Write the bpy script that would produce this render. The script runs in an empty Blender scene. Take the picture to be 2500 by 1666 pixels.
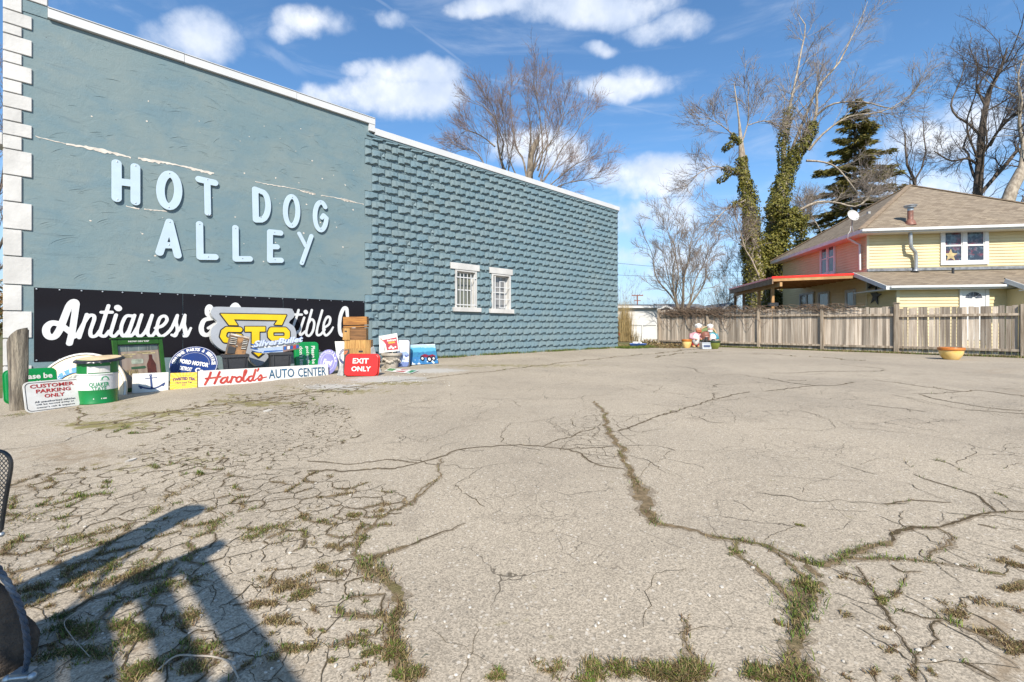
import bpy, bmesh, math, random
import numpy as np
from mathutils import Vector, Matrix, Euler
SC = bpy.context.scene
COL = SC.collection
R = math.radians
PI = math.pi

# ------------------------------------------------------------------ camera, sky, sun, exposure
cam_d = bpy.data.cameras.new('camera')
cam = bpy.data.objects.new('camera', cam_d); COL.objects.link(cam)
cam.location = (0, 0, 1.0); cam.rotation_euler = (R(90), 0, 0)
cam_d.sensor_width = 36; cam_d.lens = 16.0; cam_d.shift_y = -0.0136
cam_d.clip_start = 0.05; cam_d.clip_end = 3000
SC.camera = cam

SUN_HEAD, SUN_EL = -1.0, 41.0          # the light travels towards this heading (degrees from +Y towards +X)
SKY_STRENGTH, SUN_STRENGTH = 0.073, 5.0
SC.view_settings.view_transform = 'Standard'; SC.view_settings.look = 'None'
SC.view_settings.gamma = 1; SC.view_settings.use_curve_mapping = False
SC.view_settings.exposure = 0.60

class NT:
    """tiny node-tree writer"""
    def __init__(s, tree): s.t = tree; s.L = tree.links
    def n(s, typ, ins=None, **kw):
        nd = s.t.nodes.new(typ)
        for k, v in kw.items(): setattr(nd, k, v)
        for k, v in (ins or {}).items(): s.set(nd.inputs[k], v)
        return nd
    def set(s, sock, v):
        if hasattr(v, 'is_output') or isinstance(v, bpy.types.NodeSocket): s.L.new(v, sock)
        elif isinstance(v, bpy.types.Node): s.L.new(v.outputs[0], sock)
        else:
            if isinstance(v, (tuple, list)) and len(v) == 3 and sock.type == 'RGBA': v = (*v, 1)
            sock.default_value = v
    def m(s, op, a, b=0.0, c=0.0, clamp=False):
        nd = s.n('ShaderNodeMath', operation=op, use_clamp=clamp)
        s.set(nd.inputs[0], a); s.set(nd.inputs[1], b); s.set(nd.inputs[2], c); return nd.outputs[0]
    def mix(s, f, a, b, mode='MIX'):
        nd = s.n('ShaderNodeMix', data_type='RGBA', blend_type=mode)
        s.set(nd.inputs[0], f); s.set(nd.inputs[6], a); s.set(nd.inputs[7], b); return nd.outputs[2]
    def ramp(s, v, lo, hi, a=0.0, b=1.0, smooth=True):
        nd = s.n('ShaderNodeMapRange', interpolation_type='SMOOTHSTEP' if smooth else 'LINEAR')
        s.set(nd.inputs[0], v); s.set(nd.inputs[1], lo); s.set(nd.inputs[2], hi); s.set(nd.inputs[3], a); s.set(nd.inputs[4], b)
        return nd.outputs[0]
    def noise(s, vec, scale, detail=3.0, rough=.55, dist=0.0, col=False):
        nd = s.n('ShaderNodeTexNoise', ins={'Scale': scale, 'Detail': detail, 'Roughness': rough, 'Distortion': dist})
        if vec is not None: s.set(nd.inputs['Vector'], vec)
        return nd.outputs['Color' if col else 'Fac']

world = bpy.data.worlds.new('World'); SC.world = world; world.use_nodes = True
wt = NT(world.node_tree); world.node_tree.nodes.clear()
sky = wt.n('ShaderNodeTexSky', sky_type='NISHITA', sun_disc=False, sun_elevation=R(SUN_EL), sun_rotation=R(180 + SUN_HEAD), altitude=100, air_density=1.0, dust_density=0.6, ozone_density=2.2)
gen = wt.n('ShaderNodeTexCoord').outputs['Generated']
sep = wt.n('ShaderNodeSeparateXYZ', ins={0: gen})
dx, dy, dz = sep.outputs
yy = wt.m('MAXIMUM', dy, 0.03)
su = wt.m('DIVIDE', dx, yy); sv = wt.m('DIVIDE', dz, yy)
# fair-weather clouds: (px, py, half-width, half-height, weight) in units of the view, turned into directions
CLOUDS = [(480,95,150,80,1),(455,60,90,45,.9),(745,55,125,48,.8),(700,75,60,40,.7),(960,235,215,75,1),(1010,180,150,55,.95),(820,235,130,45,.8),
          (1230,5,190,42,1),(1430,15,270,62,1),(1640,70,130,45,.8),(1530,205,150,42,.85),(1570,185,70,40,.6),(1490,118,55,22,.7),(960,40,60,26,.5),
          (1600,425,190,62,1),(1530,430,120,60,.9),(1330,375,150,62,.95),(1580,520,140,55,.55),(1560,610,150,40,.5),(1700,640,180,45,.5),
          (2300,350,190,60,.62),(2120,420,160,50,.5),(2420,300,120,60,.6),(2250,470,260,60,.55),(870,170,60,20,.45)]
fld = None
warp = wt.noise(gen, 5.0, 4, .6, col=True)
wsep = wt.n('ShaderNodeSeparateXYZ', ins={0: warp})
suw = wt.m('ADD', su, wt.m('MULTIPLY', wt.m('SUBTRACT', wsep.outputs[0], .5), .14))
svw = wt.m('ADD', sv, wt.m('MULTIPLY', wt.m('SUBTRACT', wsep.outputs[1], .5), .10))
for (cx, cy, a, b, w) in CLOUDS:
    u0, v0 = (cx-1250)/1111, (799-cy)/1111
    ex = wt.m('MULTIPLY', wt.m('SUBTRACT', suw, u0), 1111/a); ey = wt.m('MULTIPLY', wt.m('SUBTRACT', svw, v0), 1111/b)
    d = wt.m('ADD', wt.m('MULTIPLY', ex, ex), wt.m('MULTIPLY', ey, ey))
    g = wt.m('MULTIPLY', wt.m('SUBTRACT', 1.0, d), w)
    fld = g if fld is None else wt.m('MAXIMUM', fld, g)
puff = wt.noise(gen, 6.5, 9, .62)
fine = wt.noise(gen, 30.0, 6, .6)
base = wt.noise(gen, 2.3, 3, .5)
fld = wt.m('MAXIMUM', fld, wt.m('MULTIPLY', wt.m('SUBTRACT', base, .72), 4.0))     # the same kind of sky all round
field = wt.m('ADD', wt.m('MAXIMUM', fld, -0.8), wt.m('ADD', wt.m('MULTIPLY', wt.m('SUBTRACT', puff, .52), 2.3), wt.m('MULTIPLY', wt.m('SUBTRACT', fine, .5), .55)))
dens = wt.ramp(field, -0.06, 0.95)
# thin high cirrus streaks
cmap = wt.n('ShaderNodeMapping', ins={0: gen, 2: (R(12), R(20), R(25)), 3: (2.0, 9.0, 16.0)})
cir = wt.noise(cmap.outputs[0], 1.4, 6, .6, .6)
cirm = wt.ramp(cir, .47, .82, 0, .30)
dens = wt.m('MAXIMUM', dens, cirm)
for (p0, p1, wd, op) in [((870,-40),(1180,190),.0036,.16),((1180,190),(1720,300),.0034,.20),((620,105),(740,178),.012,.30)]:     # contrails
    a = Vector(((p0[0]-1250)/1111, 1, (799-p0[1])/1111)).normalized(); b = Vector(((p1[0]-1250)/1111, 1, (799-p1[1])/1111)).normalized(); nn_ = a.cross(b).normalized(); tt_ = nn_.cross(a)
    dt = wt.n('ShaderNodeVectorMath', operation='DOT_PRODUCT', ins={0: gen, 1: tuple(nn_)}).outputs['Value']; al = wt.n('ShaderNodeVectorMath', operation='DOT_PRODUCT', ins={0: gen, 1: tuple(tt_)}).outputs['Value']
    ln = b.dot(tt_); wob_ = wt.m('MULTIPLY', wt.m('SUBTRACT', fine, .5), wd*1.6)
    k_ = wt.m('MULTIPLY', wt.ramp(wt.m('ABSOLUTE', wt.m('ADD', dt, wob_)), wd, wd*.2), wt.m('MULTIPLY', wt.ramp(al, -.02, .04), wt.ramp(al, ln+.02, ln-.06)))
    dens = wt.m('MAXIMUM', dens, wt.m('MULTIPLY', wt.m('MULTIPLY', k_, op), wt.ramp(puff, .30, .6)))
low = wt.ramp(dz, -0.02, .34, .80, 0)               # pale air near the horizon
shade = wt.ramp(wt.noise(gen, 7.0, 5, .55), .35, .68, 0.0, 1.0)
ccol = wt.mix(shade, (6.4, 7.4, 9.2), (11.0, 11.2, 11.5))
skyc = wt.mix(1.0, sky.outputs[0], (1.12, 1.56, 1.82), 'MULTIPLY')
skyc = wt.mix(low, skyc, (5.4, 6.9, 8.9))
wcol = wt.mix(wt.m('MULTIPLY', dens, .93), skyc, ccol)
bg = wt.n('ShaderNodeBackground', ins={0: wcol, 1: SKY_STRENGTH})
wo = wt.n('ShaderNodeOutputWorld', ins={0: bg.outputs[0]})

sl = bpy.data.lights.new('sun', 'SUN'); sl.energy = SUN_STRENGTH; sl.angle = R(0.45); sl.color = (1, .93, .82)
sun = bpy.data.objects.new('sun', sl); COL.objects.link(sun)
sd = Vector((math.sin(R(SUN_HEAD))*math.cos(R(SUN_EL)), math.cos(R(SUN_HEAD))*math.cos(R(SUN_EL)), -math.sin(R(SUN_EL))))
sun.rotation_euler = sd.to_track_quat('-Z', 'Y').to_euler(); sun.location = (-5, -10, 30)

# ------------------------------------------------------------------ geometry of the place
FPX, HX, HY = 1111.0, 1250.0, 799.0
WD, WN = (.7253, .6884), (-.6884, .7253)             # along the shop's side wall, and into it
DW = 12.56
WF = (WN[0]*DW, WN[1]*DW)                            # foot point of the wall
def softplus(x): return np.where(x > 20, x, np.log1p(np.exp(np.clip(x, -30, 20))))
def GH(x, y):
    """height of the lot: it falls gently towards the street"""
    x = np.asarray(x, float); y = np.asarray(y, float)
    t = WD[0]*x + WD[1]*y
    h = -.035*1.2*softplus((8.0 - t)/1.2)
    h = np.maximum(h, -.45)
    return h + .008*np.sin(x*1.7+.6)*np.cos(y*1.3) + .006*np.sin(x*3.1+y*2.3)
def ray(px, py): return ((px-HX)/FPX, (HY-py)/FPX)
def gp(px, py):
    u, v = ray(px, py); z = 8.0
    v = min(v, -.012)
    for _ in range(40):
        e = 1.0 - float(GH(u*z, z)); z = .5*z + .5*e/(-v)
    return Vector((u*z, z, float(GH(u*z, z))))
def at(px, py, y):
    u, v = ray(px, py); return Vector((u*y, y, 1.0 + v*y))
def wp(px, py, off=0.0):
    """pixel -> (t, z) on the shop wall (off = metres in front of it)"""
    u, v = ray(px, py); D = DW - off
    t = D*(WN[0] - u*WN[1])/(u*WD[1] - WD[0])
    z = WN[1]*D + WD[1]*t
    return t, 1.0 + v*z

# ------------------------------------------------------------------ helpers
def lab(o, label=None, cat=None, group=None, kind=None):
    if label: o['label'] = label
    if cat: o['category'] = cat
    if group: o['group'] = group
    if kind: o['kind'] = kind
    return o
def empty(name, loc=(0,0,0), rz=0.0, rx=0.0, label=None, cat=None, group=None):
    o = bpy.data.objects.new(name, None); COL.objects.link(o)
    o.empty_display_size = .2
    o.rotation_mode = 'XYZ'
    o.location = loc; o.rotation_euler = (rx, 0, rz)
    return lab(o, label, cat, group)
def link(name, me, mat=None, parent=None):
    if mat and len(me.materials) == 0: me.materials.append(mat)
    o = bpy.data.objects.new(name, me); COL.objects.link(o)
    if parent: o.parent = parent
    return o
def copy_tree(root, loc=None, rz=None):
    c = root.copy(); COL.objects.link(c)
    for ch in root.children:
        d = ch.copy(); COL.objects.link(d); d.parent = c
        for g in ch.children:
            e = g.copy(); COL.objects.link(e); e.parent = d
    if loc is not None: c.location = loc
    if rz is not None: c.rotation_euler = (c.rotation_euler[0], c.rotation_euler[1], rz)
    return c

class MB:
    def __init__(s): s.v = []; s.f = []; s.mi = []
    def add(s, V, F, M=None, mi=0):
        b = len(s.v)
        if M is None: s.v.extend([tuple(p) for p in V])
        else: s.v.extend([tuple(M @ Vector(p)) for p in V])
        s.f.extend([tuple(i+b for i in f) for f in F]); s.mi.extend([mi]*len(F)); return s
    def box(s, x0, x1, y0, y1, z0, z1, M=None, mi=0):
        V = [(x0,y0,z0),(x1,y0,z0),(x1,y1,z0),(x0,y1,z0),(x0,y0,z1),(x1,y0,z1),(x1,y1,z1),(x0,y1,z1)]
        return s.add(V, [(0,3,2,1),(4,5,6,7),(0,1,5,4),(1,2,6,5),(2,3,7,6),(3,0,4,7)], M, mi)
    def beam(s, a, b, w, h, mi=0, up=(0,0,1)):
        a = Vector(a); b = Vector(b); d = (b-a); L = d.length; d.normalize()
        u = Vector(up); x = d.cross(u)
        if x.length < 1e-4: x = d.cross(Vector((1,0,0)))
        x.normalize(); u = x.cross(d)
        M = Matrix((( d.x, x.x, u.x, a.x),(d.y, x.y, u.y, a.y),(d.z, x.z, u.z, a.z),(0,0,0,1)))
        return s.box(0, L, -w/2, w/2, -h/2, h/2, M, mi)
    def prism(s, poly, y0, y1, M=None, mi=0):
        """polygon in x-z, from y0 to y1"""
        n = len(poly); a = sum(poly[i][0]*poly[(i+1) % n][1]-poly[(i+1) % n][0]*poly[i][1] for i in range(n))
        if a < 0: poly = poly[::-1]
        V = [(p[0], y0, p[1]) for p in poly] + [(p[0], y1, p[1]) for p in poly]
        F = [tuple(range(n)), tuple(range(2*n-1, n-1, -1))] + [(i, i+n, (i+1) % n+n, (i+1) % n) for i in range(n)]
        return s.add(V, F, M, mi)
    def tube(s, pts, rad, n=8, cap=True, M=None, mi=0):
        P = [Vector(p) for p in pts]; k = len(P)
        if not hasattr(rad, '__len__'): rad = [rad]*k
        V = []; ref = None
        for i in range(k):
            d = (P[min(i+1, k-1)] - P[max(i-1, 0)]).normalized()
            if ref is None: ref = Vector((0,0,1)) if abs(d.z) < .9 else Vector((1,0,0))
            x = d.cross(ref)
            if x.length < 1e-5: x = d.cross(Vector((0,1,0)))
            x.normalize(); y = d.cross(x); ref = -y if (-y).dot(ref) > 0 else y
            for j in range(n):
                a = 2*PI*j/n; V.append(P[i] + x*(math.cos(a)*rad[i]) + y*(math.sin(a)*rad[i]))
        F = [(i*n+j, i*n+(j+1) % n, (i+1)*n+(j+1) % n, (i+1)*n+j) for i in range(k-1) for j in range(n)]
        if cap: F += [tuple(range(n-1, -1, -1)), tuple(range((k-1)*n, k*n))]
        return s.add(V, F, M, mi)
    def lathe(s, prof, n=24, M=None, mi=0, sx=1.0, sy=1.0):
        V = []; k = len(prof)
        for (r, z) in prof:
            for j in range(n):
                a = 2*PI*j/n; V.append((r*math.cos(a)*sx, r*math.sin(a)*sy, z))
        F = [(i*n+j, i*n+(j+1) % n, (i+1)*n+(j+1) % n, (i+1)*n+j) for i in range(k-1) for j in range(n)]
        if prof[0][0] > 1e-6: F.append(tuple(range(n-1, -1, -1)))
        if prof[-1][0] > 1e-6: F.append(tuple(range((k-1)*n, k*n)))
        return s.add(V, F, M, mi)
    def ball(s, c, r, M=None, n=12, m=8, mi=0):
        rx, ry, rz = r if hasattr(r, '__len__') else (r, r, r)
        V = [(c[0], c[1], c[2]-rz)]
        for i in range(1, m):
            a = -PI/2 + PI*i/m
            for j in range(n):
                b = 2*PI*j/n; V.append((c[0]+rx*math.cos(a)*math.cos(b), c[1]+ry*math.cos(a)*math.sin(b), c[2]+rz*math.sin(a)))
        V.append((c[0], c[1], c[2]+rz)); T = len(V)-1
        F = [(0, 1+(j+1) % n, 1+j) for j in range(n)]
        F += [(1+i*n+j, 1+i*n+(j+1) % n, 1+(i+1)*n+(j+1) % n, 1+(i+1)*n+j) for i in range(m-2) for j in range(n)]
        F += [(T, T-n+j, T-n+(j+1) % n) for j in range(n)]
        return s.add(V, F, M, mi)
    def mesh(s, name, mats=None, smooth=False, bev=0.0):
        me = bpy.data.meshes.new(name)
        me.from_pydata(s.v, [], s.f)
        for m in (mats if isinstance(mats, (list, tuple)) else [mats]):
            if m: me.materials.append(m)
        if any(s.mi): me.polygons.foreach_set('material_index', s.mi)
        if bev > 0:
            bm = bmesh.new(); bm.from_mesh(me)
            es = [e for e in bm.edges if len(e.link_faces) == 2 and e.calc_face_angle(0) > .6]
            bmesh.ops.bevel(bm, geom=es, offset=bev, segments=2, affect='EDGES', clamp_overlap=True)
            bm.to_mesh(me); bm.free()
        if smooth: smooth_by_angle(me)
        me.update(); return me
    def build(s, name, mats=None, parent=None, smooth=False, bev=0.0, loc=None, rot=None):
        o = link(name, s.mesh(name, mats, smooth, bev), None, parent)
        if loc is not None: o.location = loc
        if rot is not None: o.rotation_euler = rot
        return o
def smooth_by_angle(me, ang=40):
    bm = bmesh.new(); bm.from_mesh(me)
    for f in bm.faces: f.smooth = True
    for e in bm.edges:
        e.smooth = not (len(e.link_faces) != 2 or e.calc_face_angle(0) > R(ang))
    bm.to_mesh(me); bm.free()
def npmesh(name, V, Q, mat=None, cols=None, colname='Col', smooth=False):
    """numpy verts (n,3) and faces (m,k) -> mesh, optional point colours"""
    V = np.asarray(V, np.float32); Q = np.asarray(Q, np.int32); m, k = Q.shape
    me = bpy.data.meshes.new(name)
    me.vertices.add(len(V)); me.vertices.foreach_set('co', V.ravel())
    me.loops.add(m*k); me.loops.foreach_set('vertex_index', Q.ravel())
    me.polygons.add(m); me.polygons.foreach_set('loop_start', np.arange(0, m*k, k, dtype=np.int32))
    try: me.polygons.foreach_set('loop_total', np.full(m, k, np.int32))
    except Exception: pass
    if smooth: me.polygons.foreach_set('use_smooth', np.ones(m, bool))
    if cols is not None:
        a = me.color_attributes.new(colname, 'FLOAT_COLOR', 'POINT')
        c = np.ones((len(V), 4), np.float32); c[:, :3] = cols; a.data.foreach_set('color', c.ravel())
    me.update(calc_edges=True); me.validate()
    if mat: me.materials.append(mat)
    return me

# ------------------------------------------------------------------ materials
MATS = {}
def newmat(key):
    m = bpy.data.materials.new(key); m.use_nodes = True; m.node_tree.nodes.clear(); MATS[key] = m
    nt = NT(m.node_tree)
    b = nt.n('ShaderNodeBsdfPrincipled'); o = nt.n('ShaderNodeOutputMaterial', ins={0: b.outputs[0]})
    return m, nt, b
def objvec(nt, rnd=True):
    co = nt.n('ShaderNodeTexCoord').outputs['Object']
    if not rnd: return co
    oi = nt.n('ShaderNodeObjectInfo').outputs['Random']
    ad = nt.n('ShaderNodeVectorMath', operation='ADD'); nt.set(ad.inputs[0], co)
    cx = nt.n('ShaderNodeCombineXYZ', ins={0: nt.m('MULTIPLY', oi, 37.1), 1: nt.m('MULTIPLY', oi, 91.7), 2: nt.m('MULTIPLY', oi, 53.3)})
    nt.set(ad.inputs[1], cx.outputs[0]); return ad.outputs[0]
def M(key, col, rough=.7, var=.12, scale=6.0, bump=0.0, bscale=60.0, metal=0.0, col2=None, spec=.5, stretch=None, piece=0.0, bdist=.01):
    if key in MATS: return MATS[key]
    m, nt, b = newmat(key)
    v = objvec(nt)
    if stretch: v = nt.n('ShaderNodeMapping', ins={0: v, 3: stretch}).outputs[0]
    f = nt.noise(v, scale, 5, .6)
    c2 = col2 if col2 else tuple(max(0, c*(1-2.2*var)) for c in col)
    c1 = tuple(min(1, c*(1+.5*var)) for c in col) if not col2 else col
    c = nt.mix(nt.ramp(f, .32, .68), c1, c2)
    if piece > 0:
        oi = nt.n('ShaderNodeObjectInfo').outputs['Random']
        k = nt.ramp(oi, 0, 1, 1-piece, 1+piece, False)
        c = nt.mix(1.0, c, nt.n('ShaderNodeCombineColor', ins={0: k, 1: k, 2: k}).outputs[0], 'MULTIPLY')
    nt.set(b.inputs['Base Color'], c)
    nt.set(b.inputs['Roughness'], nt.ramp(f, .2, .8, max(.02, rough-.08), min(1, rough+.08), False))
    b.inputs['Metallic'].default_value = metal; b.inputs['Specular IOR Level'].default_value = spec
    if bump > 0:
        bn = nt.noise(v, bscale, 5, .6)
        bp = nt.n('ShaderNodeBump', ins={'Strength': bump, 'Distance': bdist, 'Height': bn}); nt.set(b.inputs['Normal'], bp.outputs[0])
    return m
def colmat(key, rough=.8, transl=0.0):
    """colour from the mesh's own Col attribute (leaves, blades)"""
    m, nt, b = newmat(key)
    a = nt.n('ShaderNodeAttribute', attribute_name='Col').outputs['Color']
    nt.set(b.inputs['Base Color'], a); b.inputs['Roughness'].default_value = rough; b.inputs['Specular IOR Level'].default_value = .25
    if transl > 0:
        tr = nt.n('ShaderNodeBsdfTranslucent', ins={0: a}); mx = nt.n('ShaderNodeMixShader', ins={0: transl, 1: b.outputs[0], 2: tr.outputs[0]})
        out = [n for n in nt.t.nodes if n.type == 'OUTPUT_MATERIAL'][0]; nt.set(out.inputs[0], mx.outputs[0])
    return m

# ------------------------------------------------------------------ flat shapes: filled outlines, strokes, lettering
def curve_fill(polys, depth, bevel=0.0):
    """closed outlines (holes by even-odd) in x-z -> verts, faces of a plate from y=0 (back) to y=-depth (front)"""
    cu = bpy.data.curves.new('outline', 'CURVE'); cu.dimensions = '2D'; cu.fill_mode = 'BOTH'
    cu.extrude = max(depth/2 - bevel, 1e-5); cu.bevel_depth = bevel; cu.bevel_resolution = 1
    for poly in polys:
        s = cu.splines.new('POLY'); s.points.add(len(poly)-1); s.use_cyclic_u = True
        for i, p in enumerate(poly): s.points[i].co = (p[0], p[1], 0, 1)
    ob = bpy.data.objects.new('outline', cu)
    V, F = curve_out(ob, cu)
    return [(x, -z - depth/2, y) for (x, y, z) in V], F
def curve_out(ob, cu):
    me = ob.to_mesh()
    V = [tuple(v.co) for v in me.vertices]; F = [tuple(p.vertices) for p in me.polygons]
    ob.to_mesh_clear(); bpy.data.objects.remove(ob)
    (bpy.data.curves).remove(cu)
    return V, F
def contours(f, xs, zs, iso=0.0):
    """marching squares; f[i,j] at (xs[i], zs[j]); inside = f < iso"""
    nx, nz = f.shape; seg = {}
    ins = f < iso
    s = ins[:-1,:-1].astype(int) + 2*ins[1:,:-1] + 4*ins[1:,1:] + 8*ins[:-1,1:]
    def pt(e):
        i, j, d = e
        if d == 0: a, b = f[i,j]-iso, f[i+1,j]-iso; k = a/(a-b); return (xs[i]+(xs[i+1]-xs[i])*k, zs[j])
        a, b = f[i,j]-iso, f[i,j+1]-iso; k = a/(a-b); return (xs[i], zs[j]+(zs[j+1]-zs[j])*k)
    T = {1:[(3,0)],2:[(0,1)],3:[(3,1)],4:[(1,2)],5:[(3,2),(1,0)],6:[(0,2)],7:[(3,2)],8:[(2,3)],9:[(2,0)],10:[(0,3),(2,1)],11:[(2,1)],12:[(1,3)],13:[(1,0)],14:[(0,3)]}
    for i, j in zip(*np.nonzero((s > 0) & (s < 15))):
        E = [(i,j,0),(i+1,j,1),(i,j+1,0),(i,j,1)]
        for a, b in T[int(s[i,j])]: seg[E[a]] = E[b]
    out = []
    while seg:
        st = next(iter(seg)); loop = []; e = st
        while e in seg: loop.append(pt(e)); e = seg.pop(e)
        if len(loop) > 5: out.append(loop)
    return out
def thin_loop(loop, tol):
    """drop points that lie on a straight run"""
    out = [loop[0]]; 
    for i in range(1, len(loop)-1):
        a = out[-1]; b = loop[i]; c = loop[(i+1) % len(loop)]
        ar = abs((b[0]-a[0])*(c[1]-a[1])-(b[1]-a[1])*(c[0]-a[0])); L = math.hypot(c[0]-a[0], c[1]-a[1])+1e-9
        if ar/L > tol: out.append(b)
    out.append(loop[-1]); return out
def stroke_sdf(strokes, xs, zs):
    X, Z = np.meshgrid(xs, zs, indexing='ij'); f = np.full(X.shape, 1e9)
    for st in strokes:
        for (x0, z0, r0), (x1, z1, r1) in zip(st[:-1], st[1:]):
            dx, dz = x1-x0, z1-z0; L2 = dx*dx+dz*dz+1e-12
            k = np.clip(((X-x0)*dx+(Z-z0)*dz)/L2, 0, 1)
            f = np.minimum(f, np.hypot(X-x0-k*dx, Z-z0-k*dz) - (r0+(r1-r0)*k))
    return f
def strokes_fill(strokes, cell, depth, bevel=0.0):
    """thick strokes [(x,z,r),...] -> one clean plate"""
    P = np.array([p for st in strokes for p in st]); r = P[:,2].max()+2*cell
    xs = np.arange(P[:,0].min()-r, P[:,0].max()+r, cell); zs = np.arange(P[:,1].min()-r, P[:,1].max()+r, cell)
    f = stroke_sdf(strokes, xs, zs)
    loops = [thin_loop(l, cell*.06) for l in contours(f, xs, zs)]
    return curve_fill(loops, depth, bevel)
def spline(pts, n=6):
    """Catmull-Rom through points of any dimension"""
    P = [np.array(p, float) for p in pts]; P = [2*P[0]-P[1]] + P + [2*P[-1]-P[-2]]; out = []
    for i in range(1, len(P)-2):
        for k in range(n):
            t = k/n; a, b, c, d = P[i-1:i+3]
            out.append(.5*((2*b)+(c-a)*t+(2*a-5*b+4*c-d)*t*t+(3*b-a-3*c+d)*t**3))
    out.append(P[-2]); return out
def text_geo(body, depth=.004, bold=0.0, shear=0.0, spacing=1.0):
    cu = bpy.data.curves.new('lettering', 'FONT'); cu.body = body; cu.size = 1; cu.extrude = .5; cu.offset = bold; cu.shear = shear
    cu.space_character = spacing; cu.align_x = 'CENTER'; cu.space_line = .9; cu.resolution_u = 2
    ob = bpy.data.objects.new('lettering', cu)
    V, F = curve_out(ob, cu)
    return V, F
def text_fit(mb, body, x0, x1, z0, z1, y=0.0, depth=.003, bold=.02, shear=0.0, rot=0.0, mi=0, M=None, spacing=1.0, bend=0.0):
    """lettering stretched into the box x0..x1, z0..z1 on the plane y (front of a plate, facing -y)"""
    V, F = text_geo(body, depth, bold, shear, spacing)
    A = np.array(V); a, b = A[:,:2].min(0), A[:,:2].max(0); n = (A[:,:2]-a)/np.maximum(b-a, 1e-6)
    if rot:    # quarter turn clockwise: reads from top to bottom
        n = np.stack([n[:,1], 1-n[:,0]], 1)
    X = x0+(x1-x0)*n[:,0]; Z = z0+(z1-z0)*n[:,1]
    if bend: Z = Z + bend*(1-(2*n[:,0]-1)**2)
    Y = np.where(A[:,2] > 0, y-depth, y)
    return mb.add(list(zip(X, Y, Z)), F, M, mi)
def text_arc(mb, body, cx, cz, rad, a0, a1, h, y=0.0, depth=.003, bold=.02, w=None, squash=1.0):
    """letters one by one round an arc from angle a0 to a1 (degrees, counted from +x)"""
    n = len(body)
    for i, ch in enumerate(body):
        if ch == ' ': continue
        a = R(a0+(a1-a0)*(i/(max(n-1, 1))))
        V, F = text_geo(ch, depth, bold)
        A = np.array(V); lo, hi = A[:,:2].min(0), A[:,:2].max(0)
        cw = (w or h*.75)*(.42 if ch in "I'i" else 1.0)
        X = ((A[:,0]-lo[0])/max(hi[0]-lo[0], 1e-6)-.5)*cw; Z = (A[:,1]-lo[1])/max(hi[1]-lo[1], 1e-6)*h
        t = a-PI/2; c, s_ = math.cos(t), math.sin(t)
        px = cx+(rad*math.cos(a)+X*c-Z*s_); pz = cz+(rad*math.sin(a)+X*s_+Z*c)*squash
        Y = np.where(A[:,2] > 0, y-depth, y)
        mb.add(list(zip(px, Y, pz)), F)
    return mb
def rrect(x0, x1, z0, z1, r, n=5):
    out = []
    for cx, cz, a in ((x1-r, z1-r, 0), (x0+r, z1-r, 90), (x0+r, z0+r, 180), (x1-r, z0+r, 270)):
        for i in range(n+1):
            b = R(a+90*i/n); out.append((cx+r*math.cos(b), cz+r*math.sin(b)))
    return out
def circle(cx, cz, r, n=40, rz=None):
    return [(cx+r*math.cos(2*PI*i/n), cz+(rz or r)*math.sin(2*PI*i/n)) for i in range(n)]
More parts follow.
